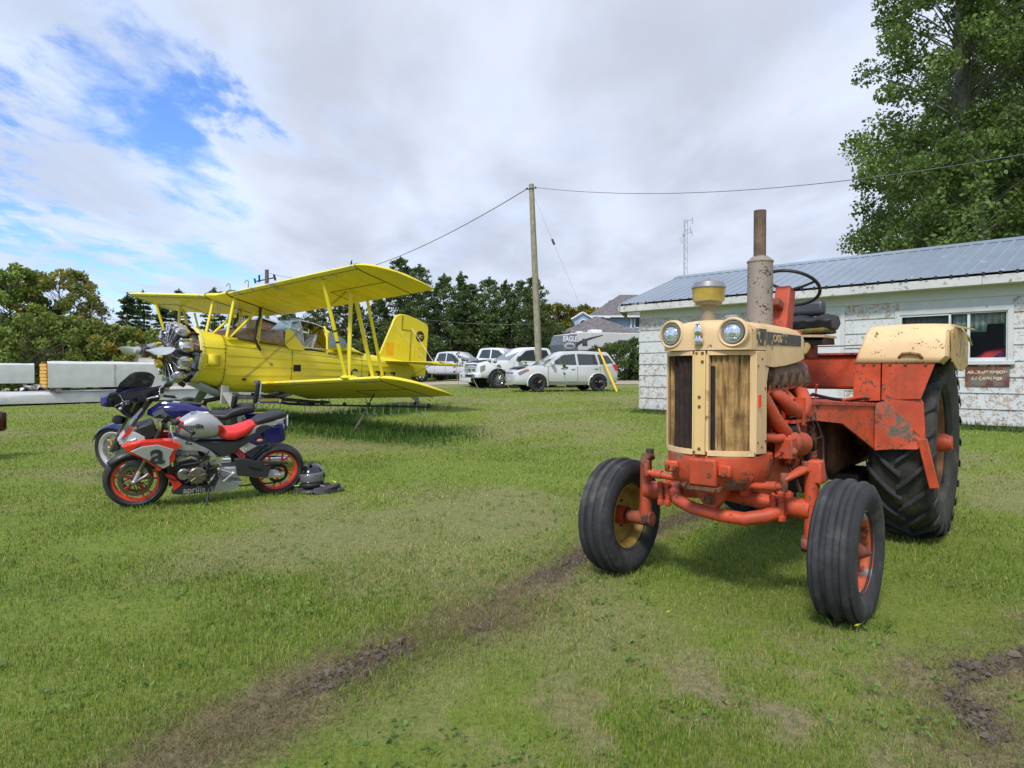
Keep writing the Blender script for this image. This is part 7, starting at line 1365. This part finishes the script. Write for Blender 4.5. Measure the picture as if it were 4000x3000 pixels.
def vehicle(name, label, cat, loc, yaw, paint, st, cab, wheels, r, rimm, nsp, group, extra=None, k=.20, glass=(), arch=BLK, w=.93, scr=None, rear=None, lip=None):
    T = thing(name, label, cat, (loc[0], loc[1], gz(*loc)), (0, 0, R(yaw)), group)
    ring = lambda x, wd, zb, zm, zt: [(x, -wd*.90, zb), (x, -wd*.985, zb+.10), (x, -wd, (zb+zm)*.5), (x, -wd*.985, zm), (x, -wd*.93, zt-.02), (x, -wd*.82, zt), (x, 0, zt+.035), (x, wd*.82, zt), (x, wd*.93, zt-.02), (x, wd*.985, zm), (x, wd, (zb+zm)*.5), (x, wd*.985, zb+.10), (x, wd*.90, zb)]
    MB().rings([ring(*s) for s in st]).build('body', paint, T, ang=38)
    # cabin: list of (x_base, x_top) front to rear with beltline and roof heights
    xb0, xt0, xt1, xb1, zb, zt, wb = cab; ww = lambda z: wb-(z-zb)*k
    rs = []
    for x, z in ((xb0, zb-.02), (xt0, zt-.05), (xt0-.12, zt), ((xt0+xt1)/2, zt+.035), (xt1+.10, zt), (xt1, zt-.05), (xb1, zb-.02)):
        q = ww(z); rs.append([(x, -ww(zb), zb-.02), (x, -q, z-.02), (x, -q*.90, z+.02), (x, 0, z+.05), (x, q*.90, z+.02), (x, q, z-.02), (x, ww(zb), zb-.02)])
    MB().rings(rs).build('cabin', paint, T, ang=38)
    for poly in glass:
        for s in (1, -1): MB().add([(x, s*(ww(z)+.012), z) for x, z in poly], [tuple(range(len(poly)))]).build('side_window', TGL, T, smooth=False, solid=.004)
    a, b_ = (xb0+.03, zb+.03), (xt0+.035, zt-.07); MB().add([(a[0], -ww(a[1])*.93, a[1]), (a[0], ww(a[1])*.93, a[1]), (b_[0], ww(b_[1])*.90, b_[1]), (b_[0], -ww(b_[1])*.90, b_[1])], [(0, 1, 2, 3)]).build('windscreen', TGLC, T, solid=.006, smooth=False)
    a, b_ = (xb1-.025, zb+.05), (xt1-.03, zt-.09); MB().add([(a[0], -ww(a[1])*.85, a[1]), (a[0], ww(a[1])*.85, a[1]), (b_[0], ww(b_[1])*.84, b_[1]), (b_[0], -ww(b_[1])*.84, b_[1])], [(0, 1, 2, 3)]).build('rear_window', TGL, T, solid=.006, smooth=False)
    for x in wheels:
        for s in (1, -1):
            m = MB(); P_ = [(x+(r+.07)*cos(R(t)), r+(r+.06)*sin(R(t))) for t in range(-20, 201, 10)]; m.prism(P_, s*(w-.30), s*(w+.008)); m.build('wheel_arch', BLK, T, smooth=False)
            if lip: MB().tube([(x+(r+.09)*cos(R(t)), s*(w+.004), r+(r+.08)*sin(R(t))) for t in range(-12, 193, 12)], .030, 6).build('arch_lip', lip, T, ang=60)
            vwheel(T, x, s*(w-.065), r, .24, rimm, nsp)
    return T, ww
def seams(T, xs, zb, zm, y, name='door_seam'):
    for x in xs:
        for s in (1, -1): MB().tube([(x, s*y, zb), (x, s*(y+.004), zm)], .006, 4).build(name, SEAM, T)
def handles(T, pts, y, m):
    for x, z in pts:
        for s in (1, -1): MB().box((x, s*(y+.015), z), (.17, .03, .03)).build('door_handle', m, T, bevel=.008)
def mirrors(T, x, z, y, m, big=0):
    for s in (1, -1): MB().box((x, s*(y+.14), z), (.12, .20, .16+big), (0, 0, s*8)).build('wing_mirror', m, T, bevel=.04)
GV = 'vehicles parked along the gravel road'
BLKRIM = mk('black_rim', (.018, .018, .02), .35, .4); SILRIM = mk('silver_rim', (.45, .46, .47), .3, .8)
SIL = mk('silver_car_paint', (.58, .59, .59), .34, .1, .0, 2, coat=.5); WPT = mk('white_car_paint', (.74, .76, .78), .25, 0, .02, 2, coat=.7); PLC = mk('pickup_silver_white', (.64, .65, .68), .3, .1, .0, 2, coat=.7)
RED = mk('tail_lamp_red', (.55, .02, .03), .15, coat=.6); AMB = mk('amber_lens', (.75, .25, .03), .2, coat=.4); HL = mk('head_lamp_lens', (.62, .62, .60), .08, .7, .3, 20, coat=.6)
T, ww = vehicle('parked_suv', 'silver compact sport utility car with black rims and spare wheel on its tailgate', 'car', (2.10, 29.1), 195, SIL,
    [(2.30, .62, .42, .62, .70), (2.24, .80, .32, .66, .80), (2.05, .90, .30, .76, .93), (1.6, .925, .28, .86, 1.03), (1.0, .93, .28, .98, 1.10), (.4, .935, .28, 1.02, 1.10), (-1.2, .935, .28, 1.06, 1.12), (-1.9, .92, .30, 1.08, 1.14), (-2.18, .88, .36, 1.05, 1.12), (-2.26, .78, .46, .95, 1.05)],
    (1.05, .25, -1.85, -2.20, 1.08, 1.64, .90), (1.33, -1.33), .345, BLKRIM, 6, GV, k=.26, lip=SIL, glass=[[(.80, 1.14), (.18, 1.52), (-.32, 1.57), (-.36, 1.12)], [(-.46, 1.12), (-.42, 1.57), (-1.22, 1.55), (-1.34, 1.13)], [(-1.42, 1.14), (-1.32, 1.55), (-1.80, 1.50), (-2.02, 1.20)]])
seams(T, (.88, -.40, -1.40), .38, 1.08, .938); handles(T, [(-.20, .95), (-1.22, .97)], .935, SIL); mirrors(T, .72, 1.16, .90, SIL)
for s in (1, -1):
    MB().prism([(2.18, .82), (1.78, .96), (1.72, .86), (2.10, .70)], s*.74, s*.915).build('headlight', HL, T, bevel=.01); MB().prism([(1.86, .93), (1.72, .95), (1.70, .87), (1.84, .87)], s*.86, s*.925).build('indicator', AMB, T); MB().prism([(-1.95, 1.16), (-2.2, 1.12), (-2.24, .86), (-2.08, .92)], s*.80, s*.915).build('tail_light', RED, T); MB().lathe([(.06, 0), (.05, .02), (.001, .03)], (2.20, s*.62, .50), (1, s*.2, 0), 16).build('fog_light', HL, T)
    MB().tube([(.1, s*.60, 1.70), (-.2, s*.60, 1.735), (-1.6, s*.58, 1.72), (-1.8, s*.58, 1.67)], .02, 6).build('roof_rail', BLK, T, ang=60); MB().bb((-1.75, s*.938, .40), (1.0, s*.945, .425)).build('sill_trim', CHROME, T)
MB().bb((2.16, -.50, .66), (2.285, .50, .80)).build('grille', BLK, T, bevel=.02); MB().rings([[(x, y, z) for y in (-.78, -.4, 0, .4, .78)] for x, z in ((2.12, .955), (1.9, 1.02), (1.75, 1.05))], closed=False, cap=False).build('bonnet_deflector', BLK, T, solid=.012); MB().box((2.30, 0, .52), (.02, .45, .12)).build('front_plate', mk('white_plate', (.6, .6, .6), .4), T)
MB().lathe([(.34, -.02), (.355, -.10), (.33, -.20), (.001, -.22)], (-2.22, -.12, .98), (1, 0, 0), 32).build('spare_wheel_cover', SIL, T)
def pickup(name, label, loc, yaw, paint, big=1.0, trim=CHROME, lip=None):
    T, ww = vehicle(name, label, 'pickup truck', loc, yaw, paint,
        [(2.98, .70, .55, .85, 1.02), (2.92, .92, .50, 1.0, 1.16), (2.6, .99, .48, 1.08, 1.25), (1.5, 1.0, .46, 1.14, 1.30), (1.15, 1.0, .46, 1.16, 1.30), (-.95, 1.0, .46, 1.18, 1.30), (-1.05, 1.0, .46, 1.18, 1.26), (-2.9, 1.0, .55, 1.18, 1.26), (-2.98, .95, .60, 1.10, 1.22)],
        (1.45, .62, -.80, -1.02, 1.24, 1.88, .97), (2.02, -1.95), .41, trim if trim != CHROME else SILRIM, 10, GV, k=.24, w=1.0, lip=lip, glass=[[(1.10, 1.30), (.50, 1.76), (.06, 1.82), (.04, 1.28)], [(-.06, 1.28), (-.04, 1.82), (-.62, 1.80), (-.80, 1.32)]])
    seams(T, (1.22, 0, -.92), .58, 1.24, 1.004); handles(T, [(.16, 1.10), (-.72, 1.11)], 1.0, paint)
    MB().bb((-2.85, -.80, 1.10), (-1.12, .80, 1.305)).build('bed_cover', BLK, T, bevel=.01)
    for s in (1, -1):
        MB().tube([(1.2, s*1.02, .42), (-.9, s*1.02, .42)], .05, 8).build('running_board', BLK, T, flat=None) if False else MB().tube([(1.2, s*1.02, .42), (-.9, s*1.02, .42)], .05, 8).build('running_board', BLK, T)
        MB().prism([(2.90, 1.02), (2.66, 1.10), (2.66, .86), (2.90, .80)], s*.72, s*.985).build('headlight', HL, T, bevel=.01); MB().prism([(-2.96, 1.15), (-2.8, 1.15), (-2.8, .80), (-2.96, .80)], s*.86, s*1.004).build('tail_light', RED, T)
    mirrors(T, 1.0, 1.36, 1.0, BLK, .10)
    G_ = link(bpy.data.objects.new('grille', None)); G_.parent = T; MB().bb((2.88, -.70, .74), (2.965, .70, 1.12)).build('grille_opening', BLK, G_, bevel=.02)
    for z in (.80, .88, .96, 1.04, 1.11): MB().bb((2.955, -.70, z-.014), (2.995, .70, z+.014)).build('grille_bar', CHROME, G_, bevel=.004)
    MB().bb((2.80, -.94, .48), (3.06, .94, .70)).build('front_bumper', paint, T, bevel=.05); MB().bb((3.055, -.45, .52), (3.075, .45, .64)).build('bumper_grille', BLK, T); MB().bb((-3.06, -.90, .52), (-2.92, .90, .70)).build('rear_bumper', CHROME, T, bevel=.03)
    T.scale = (big, big, big); return T
T = pickup('parked_pickup', 'large white crew cab pickup with chrome barred grille behind the silver car', (.78, 35.3), 206, WPT, 1.06, lip=BLK)
MB().rings([[(x, y, z) for y in (-.70, -.35, 0, .35, .70)] for x, z in ((2.90, 1.20), (2.6, 1.29), (2.2, 1.33))], closed=False, cap=False).build('bonnet_vent', BLK, T, solid=.01)
pickup('parked_pickup', 'silver white pickup facing right, seen beyond the tail of the biplane', (-3.95, 47.0), -33, PLC, 1.04)
pickup('parked_pickup', 'white pickup cab facing right, farthest of the parked vehicles', (-1.1, 51), -25, WPT, 1.2)
T, ww = vehicle('parked_sedan', 'small white car whose nose shows left of the big white pickup', 'car', (-.55, 37.4), 206, WPT,
    [(2.25, .60, .30, .50, .62), (2.2, .80, .24, .58, .72), (1.9, .88, .22, .68, .84), (1.1, .90, .22, .84, .98), (-1.6, .90, .22, .92, 1.0), (-2.1, .86, .28, .88, 1.0), (-2.25, .74, .36, .80, .94)], (1.15, .25, -1.2, -1.9, .96, 1.42, .84), (1.35, -1.3), .32, SILRIM, 10, GV, w=.89, glass=[[(.9, 1.0), (.2, 1.34), (-.3, 1.36), (-.32, 1.0)], [(-.4, 1.0), (-.38, 1.36), (-1.0, 1.33), (-1.4, 1.02)]])
for s in (1, -1): MB().prism([(2.12, .74), (1.72, .86), (1.72, .74), (2.10, .62)], s*.62, s*.885).build('headlight', HL, T, bevel=.01)
MB().bb((2.18, -.45, .50), (2.25, .45, .66)).build('grille', BLK, T, bevel=.01)
def trailer():
    T = thing('camper_trailer', 'white and grey fifth wheel camper trailer with sloping nose behind the hedge', 'camper', (3.75, 50.0, gz(4, 50)), (0, 0, R(201)), None)
    GW = mk('trailer_white', (.60, .60, .57), .4, 0, .04, 2); GG = mk('trailer_grey_cap', (.16, .18, .20), .35, 0, .1, 2, coat=.4)
    MB().prism([(.3, 3.25), (-.9, 3.42), (-9.0, 3.45), (-9.0, .9), (-2.2, .9), (-2.2, 1.75), (-.2, 1.75)], -1.2, 1.2).build('body', GW, T, bevel=.05)
    MB().prism([(.32, 3.22), (-.02, 3.30), (-.55, 3.33), (-.70, 1.76), (.0, 1.72), (.42, 1.95), (.58, 2.5)], -1.21, 1.21).build('front_cap', GG, T, bevel=.08, seg=3)
    for s in (1, -1):
        m = MB(); P_ = []
        for i in range(15): t = i/14; P_.append((-.4-2.2*t, 2.45+.80*math.sqrt(t)))
        for i in range(15)[::-1]: t = i/14; P_.append((-.5-2.1*t, 2.30+.90*t**.62))
        m.prism(P_, s*1.212, s*1.218); m.build('swoosh_graphic', mk('graphic_dark', (.05, .05, .06), .4), T, smooth=False)
        for q in (0, .18, .36): 
            m = MB(); a0 = [(-1.9-q*.4+.55*cos(R(t))-.0, 2.05+(.50-q*.6)*sin(R(t))) for t in range(90, 271, 15)]; a1 = [(-1.9-q*.4+.46*cos(R(t)), 2.05+(.50-q*.6)*.82*sin(R(t))+.02) for t in range(270, 89, -15)]; m.prism(a0+a1, s*1.212, s*1.217); m.build('arc_graphic', mk('graphic_grey', (.20, .20, .22), .4), T, smooth=False)
        MB().bb((-1.35, s*1.21, 2.45), (-.95, s*1.235, 2.95)).build('side_window', TGL, T, bevel=.02); MB().bb((-5.2, s*1.21, 2.2), (-3.9, s*1.235, 2.9)).build('side_window', TGL, T)
    text_on('EAGLE', .52, WPT, T, (.04, 1.225, 2.90), (pi/2, 0, pi), depth=.01, squash=.75, weight=.02, shear=.15)
    MB().sph((0.05, 1.21, 2.42), (.42, .02, .24), 24, 8).build('nose_emblem', mk('graphic_pale', (.42, .43, .44), .4), T); MB().sph((.04, 1.232, 2.42), (.30, .01, .10), 16, 6).build('emblem_shade', mk('graphic_mid', (.15, .16, .18), .4), T)
    MB().box((-2.6, 0, 3.56), (.9, .7, .26)).build('roof_air_conditioner', WPT, T, bevel=.06); MB().box((-1.2, .2, 3.48), (.4, .4, .10)).build('roof_vent', WPT, T, bevel=.03)
    for x in (-6.0, -6.9): vwheel(T, x, -1.1, .38, .24, SILRIM); vwheel(T, x, 1.1, .38, .24, SILRIM)
    MB().bb((-1.0, -.1, .0), (-.9, .1, 1.75)).build('landing_leg', BLK, T)
trailer()
# ------------------------------------------------------------------ house
def house():
    H = thing('house', 'pale blue two storey house with grey shingle hip roofs behind the trailer', 'house', (0, 0, 0)); Z = 72; g = gz(6, Z)
    def zz(y, d=Z): return CAMH+(1450-y)/2660*d
    SH = mk('asphalt_shingle', (.115, .11, .115), .9, 0, .25, 5, chips=((.19, .17, .16), .53, 9, .08), chips2=((.065, .065, .075), .585, 12, .08), bump=.6, bs=12); SD = mk('blue_siding', (.33, .42, .53), .7, 0, .05, 2); TR = mk('house_trim', (.66, .68, .70), .6)
    def block(x0, x1, y0, y1, z0, z1, nm='wall'):
        MB().bb((x0, y0, z0), (x1, y1, z1)).build(nm, SD, H, smooth=False)
        n = int((z1-z0)/.22)
        for k in range(n): MB().add([(x0-.02, y0-.035, z0+k*.22), (x1+.02, y0-.035, z0+k*.22), (x1+.02, y0-.005, z0+k*.22+.21), (x0-.02, y0-.005, z0+k*.22+.21), (x0-.02, y0-.002, z0+k*.22), (x1+.02, y0-.002, z0+k*.22)], [(0, 1, 2, 3), (0, 4, 5, 1)]).build('siding_board', SD, H, smooth=False)
    def hip(x0, x1, y0, y1, z0, z1, rl):
        cx, cy = (x0+x1)/2, (y0+y1)/2; v = [(x0, y0, z0), (x1, y0, z0), (x1, y1, z0), (x0, y1, z0), (cx-rl, cy, z1), (cx+rl, cy, z1), (x0, y0, z0-.02), (x1, y0, z0-.02), (x1, y1, z0-.02), (x0, y1, z0-.02)]
        MB().add(v, [(0, 1, 5, 4), (1, 2, 5), (2, 3, 4, 5), (3, 0, 4), (9, 8, 7, 6)]).build('roof', SH, H, smooth=False)
        MB().bb((x0, y0-.05, z0-.20), (x1, y0+.04, z0+.0)).build('gutter', TR, H, bevel=.02); MB().bb((x0-.05, y0, z0-.20), (x0+.04, y1, z0+.0)).build('gutter', TR, H, bevel=.02)
    # garage wing in front
    x0, x1 = at(2140, 70)+.6, at(2560, 70); block(x0+1.1, x1, 70.5, 79, g-.3, zz(1332, 70.5)); hip(at(2129, 69.5), x1+.3, 69.5, 80, zz(1324, 69.5), zz(1238, 75), .15)
    MB().bb((x0, 70.2, g), (x0+.22, 70.42, zz(1330, 70))).build('porch_post', TR, H)
    # upper storey behind
    u0 = at(2300, 78); block(u0, at(2760, 78), 78, 90, g, zz(1240, 78)); hip(at(2296, 77), at(2800, 77), 77.2, 92, zz(1233, 77.2), zz(1150, 84), 2.5)
    gx0, gx1 = at(2238, 76.6), at(2306, 76.6); MB().prism([(gx0, zz(1246, 76.6)), ((gx0+gx1)/2+.1, zz(1224, 76.6)), (gx1, zz(1242, 76.6)), (gx1-.1, zz(1290, 76.6)), (gx0+.45, zz(1290, 76.6))], 76.7, 78).build('gable_wall', SD, H, smooth=False)
    for a, b in (((gx0-.2, zz(1248, 76.6)), ((gx0+gx1)/2+.1, zz(1221, 76.6))), (((gx0+gx1)/2+.1, zz(1221, 76.6)), (gx1+.2, zz(1244, 76.6)))): MB().tube([(a[0], 76.5, a[1]), (b[0], 76.5, b[1])], .10, 4).build('gable_trim', TR, H)
    MB().bb((gx0+.3, 76.9, g+2), (gx1, 78, zz(1290, 76.6))).build('bay_wall', SD, H, smooth=False)
    wx = at(2279, 76.5); wz = zz(1268, 76.5); W_ = link(bpy.data.objects.new('window', None)); W_.parent = H; P_ = [(wx+.50*cos(R(t)), wz+.55*sin(R(t))) for t in range(0, 181, 15)]; MB().prism(P_, 76.60, 76.66).build('window_pane', TGL, W_, smooth=False)
    MB().tube([(p[0], 76.58, p[1]) for p in P_+[P_[0]]], .07, 5).build('window_frame', TR, W_)
    W_ = link(bpy.data.objects.new('window', None)); W_.parent = H; wx = at(2491, 77.9); MB().bb((wx-.30, 77.88, zz(1279, 78)), (wx+.9, 77.93, zz(1243, 78))).build('window_pane', TGL, W_); 
    for a, b in (((wx-.42, 77.85, zz(1281, 78)), (wx-.30, 77.95, zz(1241, 78))), ((wx-.42, 77.85, zz(1283, 78)), (wx+1, 77.95, zz(1279, 78)))): MB().bb(a, b).build('window_frame', TR, W_)
    MB().tube([(at(2455, 77.8), 77.8, zz(1235, 77.8)), (at(2464, 77.8), 77.8, zz(1245, 77.8)), (at(2464, 77.8), 77.8, zz(1283, 77.8))], .09, 6).build('downspout', TR, H); MB().sph((at(2375, 74), 74.5, zz(1240, 74)), (.35, .3, .12)).build('roof_vent', TR, H)
house()
def far_sheds():
    Z = 38; S1 = thing('farm_shed', 'brown farm shed with pale metal gable roof behind the biplane hopper', 'shed'); CR = mk('pale_metal_roof', (.42, .46, .48), .4, .4, .06, 1); BW = mk('brown_wall', (.14, .07, .05), .8, 0, .2, 3)
    ap = (at(1005, Z), Z, CAMH+(1450-1243)/2660*Z); ez = CAMH+(1450-1300)/2660*Z; lx = -9
    MB().add([(ap[0], Z, ap[2]), (ap[0]+2.3, Z+.5, ez), (ap[0]+2.3, Z+.5, .2), (ap[0]-2.3, Z-.5, .2), (ap[0]-2.3, Z-.5, ez), (ap[0]-2.6, Z+8, ap[2]), (ap[0]-.3, Z+8.5, ez), (ap[0]-.3, Z+8.5, .2), (ap[0]-4.9, Z+7.5, .2), (ap[0]-4.9, Z+7.5, ez)], [(0, 1, 2, 3, 4), (5, 9, 8, 7, 6), (3, 8, 9, 4), (1, 6, 7, 2)]).build('walls', BW, S1, smooth=False)
    for s, e in ((1, 0), (-1, 0)):
        k = 1.12; MB().add([(ap[0]+.3, Z-.1, ap[2]+.04), (ap[0]+.3+s*2.3*k, Z-.1+s*.5*k, ap[2]+.04-(ap[2]-ez)*k), (ap[0]-2.6+s*2.3*k, Z+8+s*.5*k, ap[2]+.04-(ap[2]-ez)*k), (ap[0]-2.6, Z+8, ap[2]+.04)], [(0, 1, 2, 3)]).build('roof_slope', CR, S1, solid=.08, smooth=False)
    S2 = thing('farm_shed', 'low cream shed with blue-grey roof seen beside the propeller', 'shed'); x0, x1 = at(470, 42), at(760, 42); zr = CAMH+(1450-1318)/2660*42; zw = CAMH+(1450-1362)/2660*42
    MB().bb((x0+.4, 42.3, .1), (x1, 46, zw)).build('walls', mk('cream_wall', (.55, .53, .45), .8), S2, smooth=False)
    MB().add([(x0-.1, 41.9, zw-.05), (x1, 41.9, zw-.05), (x1, 44.2, zr), (x0+2.6, 44.2, zr), (x1, 46.4, zw-.05), (x0-.1, 46.4, zw-.05)], [(0, 1, 2, 3), (3, 2, 4, 5), (0, 3, 5)]).build('roof', mk('blue_grey_roof', (.26, .33, .40), .45, .3), S2, solid=.06, smooth=False)
far_sheds()
# ------------------------------------------------------------------ poles, wires, mast
PW = mk('weathered_pole', (.30, .28, .19), .85, 0, .18, 5, streak=((.15, .13, .09), .55, 14), bump=.4, bs=30)
def curve(a, b, sag, n=24): a, b = Vector(a), Vector(b); return [a.lerp(b, i/n)-Vector((0, 0, sag*4*(i/n)*(1-i/n))) for i in range(n+1)]
def poles():
    Z = 31.4; b = Vector((at(2110, Z), Z, gz(1.3, Z)-.2)); t = Vector((at(2075, Z), Z, CAMH+(1450-724)/2660*Z))
    T = thing('utility_pole', 'tall leaning wooden utility pole rising behind the silver car', 'pole'); MB().tube([b, b.lerp(t, .5), t], [.165, .145, .118], 20).build('pole', PW, T, ang=60)
    m = MB(); m.tube([t+Vector((-.13, -.02, -.25)), t+Vector((.14, -.02, -.20))], .03, 8); m.torus(t+Vector((0, 0, -.22)), (0, 0, 1), .13, .015, 20, 5); m.sph(t+Vector((-.2, 0, -.2)), .05); m.sph(t+Vector((.2, 0, -.15)), .05); m.build('insulators', BLK, T)
    wm = mk('cable', (.14, .14, .14), .5); ta = t+Vector((.15, 0, -.14))
    def W_(name, pts, r, lb): meta(MB().tube(pts, r, 6, cap=False).build(name, wm, None, ang=80), lb, 'cable')
    e = Vector((13.6, 17.5, CAMH+(1450-594)/2660*17.5)); pts = curve(ta, e, .62); W_('overhead_wire', pts, .012, 'overhead wire from the pole top to the right over the poplars')
    t2 = Vector((at(1047, 72), 72, CAMH+(1450-1065)/2660*72)); W_('overhead_wire', curve(t+Vector((-.15, 0, -.18)), t2, 2.0, 40), .020, 'overhead wire sloping down from the pole towards the biplane wing')
    gy = Vector((4.26, 27.6, gz(4.26, 27.6))); G_ = thing('guy_wire', 'thin guy wire from the pole top to the lawn, with insulator', 'guy wire'); p0 = t+Vector((.12, 0, -.55)); MB().tube([p0, gy], .005, 5).build('wire', mk('dull_wire', (.16, .16, .16), .7), G_); q = p0.lerp(gy, .255); d = (gy-p0).normalized(); MB().tube([q-d*.13, q+d*.13], .055, 10).build('guy_insulator', mk('brown_ceramic', (.05, .03, .025), .4), G_)
    k = gy+(p0-gy)*(1.75/(p0-gy).z)*1.02; meta(MB().tube([gy+Vector((.0, 0, .02)), gy.lerp(k, .5), k], [.045, .05, .04], 10).build('guy_guard', mk('guard_yellow', (.85, .52, .01), .45), None, ang=60), 'bright yellow plastic guard on the lower end of the guy wire', 'guy guard')
    Z = 72; P2 = thing('utility_pole', 'distant utility pole with transformer fittings above the biplane wing', 'pole'); x = at(1045, Z); MB().tube([(x, Z, 0), (x, Z, CAMH+(1450-1055)/2660*Z)], [.25, .2], 10).build('pole', mk('grey_brown_pole', (.16, .12, .09), .9), P2)
    m = MB(); zt = CAMH+(1450-1085)/2660*Z; m.tube([(x-1.1, Z, zt-.4), (x+.9, Z, zt)], .07, 6); m.tube([(x+.75, Z, zt+.3), (x+.9, Z, zt-.3)], .12, 8); m.tube([(x-.8, Z, zt-.5), (x-.8, Z, zt+.25)], .10, 8); m.tube([(x-1.2, Z, zt-.6), (x-1.3, Z, zt-.1)], .10, 8); m.build('fittings', BLK, P2)
    Z = 45; x = at(398, Z); meta(MB().tube([(at(420, Z), Z, 0), (x, Z, CAMH+(1450-1208)/2660*Z)], [.07, .05], 7).build('thin_pole', mk('dark_pole', (.06, .045, .035), .9), None), 'thin dark pole standing before the trees at the left', 'pole')
    wl = Z = 60; W_('overhead_wire', curve((at(1560, 50), 50, CAMH+(1450-1235)/2660*50), (at(2100, 50), 50, CAMH+(1450-1265)/2660*50), .25), .013, 'low wire crossing in front of the conifers right of the tail')
    M_ = thing('lattice_mast', 'slender lattice radio mast rising above the metal roof', 'mast'); Z = 62; x = at(2676, Z); z1 = CAMH+(1450-862)/2660*Z; c = [(-.16, 0), (.16, 0), (0, .28)]; sm = mk('galvanised', (.33, .35, .37), .5, .6)
    for a in c: MB().tube([(x+a[0], Z+a[1], 0), (x+a[0], Z+a[1], z1)], .018, 5).build('mast_leg', sm, M_)
    m = MB(); z = 3.0; k = 0
    while z < z1-.3: 
        for i in range(3): a, b2 = c[i], c[(i+1) % 3]; m.tube([(x+a[0], Z+a[1], z if k % 2 else z+.42), (x+b2[0], Z+b2[1], z+.42 if k % 2 else z)], .009, 4)
        z += .42; k += 1
    m.build('lattice', sm, M_, kind='stuff'); m = MB()
    for zz_, L, s in ((z1-.1, .55, 1), (z1-.9, .35, 1), (z1-1.25, .5, 1), (z1-1.5, -.3, 1)): m.tube([(x, Z, zz_), (x+L, Z, zz_+.12)], .025, 5); m.tube([(x+L, Z-.2, zz_+.3), (x+L+.12, Z+.2, zz_-.2)], .02, 4)
    m.build('antennas', sm, M_); MB().bb((x-.55, Z-.02, z1-2.1), (x-.15, Z+.0, z1-1.5)).build('panel_antenna', mk('pale_panel', (.6, .62, .66), .5, alpha=.5), M_)
poles()
# ------------------------------------------------------------------ plastic wrapped bundles on the left
def bundles():
    WR = mk('wrap_plastic', (.60, .61, .62), .35, 0, .10, 2.2, chips=((.62, .63, .64), .56, 1.6, .3), bump=.25, bs=14, coat=.3); WR2 = mk('wrap_plastic_top', (.60, .62, .66), .3, 0, .08, 1.5, bump=.2, bs=9, coat=.3); OY = mk('foam_panel_orange', (.66, .34, .05), .7, 0, .12, 6)
    D = math.atan2(3.0, 2.4)-.10
    def bundle(label, o, L, wd, z0, z1, ends=False):
        T = thing('wrapped_bundle', label, 'wrapped bundle', (o[0], o[1], 0), (0, 0, D), 'plastic wrapped bundles of building panels')
        k = MB(); nx = 26; g = random.Random(int(L*10+z1*7)); rs = []
        for i in range(nx+1):
            x = .03+(L-.03)*i/nx; w = lambda: g.uniform(-.012, .012); c = .09
            rs.append([(x, -.02+w(), z0+.02), (x, -.045+w(), (z0+z1)/2), (x, -.03+w(), z1-c), (x, .07, z1+w()), (x, wd-.07, z1+w()), (x, wd+.02, z1-c), (x, wd+.02, z0+.02)])
        k.rings(rs, cap=not ends).build('plastic_wrap', WR, T, ang=30)
        if ends:
            n = 7; h = (z1-z0-.10)/n
            for i in range(n): MB().bb((-.02+.02*((i*37) % 3)/3, .0, z0+.03+i*h), (L*.98, wd-.02, z0+.03+i*h+h-.022)).build('foam_panel', OY, T)
        else: pass
        for x in (L*.27, L*.62): MB().bb((x, -.052, z0+.02), (x+.04, -.044, z1-.1)).build('strap_band', mk('band_grey', (.36, .37, .38), .5), T)
        for x in (.3, L*.5, L-.5): MB().bb((x, -.02, z0-.14), (x+.16, wd, z0-.01)).build('timber_block', mk('timber', (.22, .17, .12), .9), T)
        return T
    bundle('upper wrapped bundle with orange foam panel ends showing', (at(182, 25), 25, 0), 8.2, 1.05, .74, 1.74, True)
    bundle('long low wrapped bundle lying under the upper one', (-21.5, 20.7, 0), 14.5, 1.9, .17, .60)
    bundle('smaller wrapped bundle in the background at the far left', (-31.5, 29.5, 0), 9.0, 1.2, .72, 1.78)
    m = MB(); g = random.Random(3)
    for i in range(7): a = Vector((at(60, 25)+i*.22, 25.3+i*.12, .62+.05*g.random())); m.rings([[a+Vector((g.uniform(-.2, .2), g.uniform(-.2, .2), g.uniform(0, .22))) for _ in range(6)] for _ in range(2)], cap=True)
    meta(m.build('torn_plastic', WR2, None, ang=60), 'crumpled torn white plastic on the low bundle beside the orange ends', 'plastic sheet')
    n = 2600; t = rng.random(n); X = -21.5+t*8.3*1.1; Y = 20.7+t*9.5*1.15-.25-rng.random(n)*.3; q = rng.random((n, 1))
    meta(blades('weeds', X, Y, .10+.22*rng.random(n), .03+.02*rng.random(n), np.array((.04, .09, .015))*(1-q)+np.array((.16, .21, .05))*q, .8), 'weeds growing along the foot of the low wrapped bundle', 'weeds', kind='stuff')
bundles()
def road():
    m = MB(); rs = []
    for i in range(61):
        x = -40+i*2.0; y0, y1 = 39.5+.02*x, 46.5+.02*x; rs.append([(x, y, gz(x, y)+.02) for y in [y0+(y1-y0)*k/8 for k in range(9)]])
    meta(m.rings(rs, closed=False, cap=False).build('gravel_road', mk('gravel', (.36, .31, .25), .95, 0, .15, 3, bump=.6, bs=30), None, ang=80, fix=False), 'pale gravel road behind the parked vehicles', kind='structure')
road()
def leaflet():
    for (x, y), lb in (((.845, 3.72), 'small yellow leaf on the grass between the front wheels'), ((1.78, 3.52), 'yellow-green leaf on the grass right of the near front wheel')):
        m = MB(); m.add([(x, y, .045), (x+.012, y+.012, .05), (x+.035, y+.004, .055), (x+.012, y-.01, .05)], [(0, 1, 2, 3)]); meta(m.build('fallen_leaf', mk('leaf_yellow', (.55, .50, .03), .6), None, solid=.002), lb, 'leaf')
leaflet()
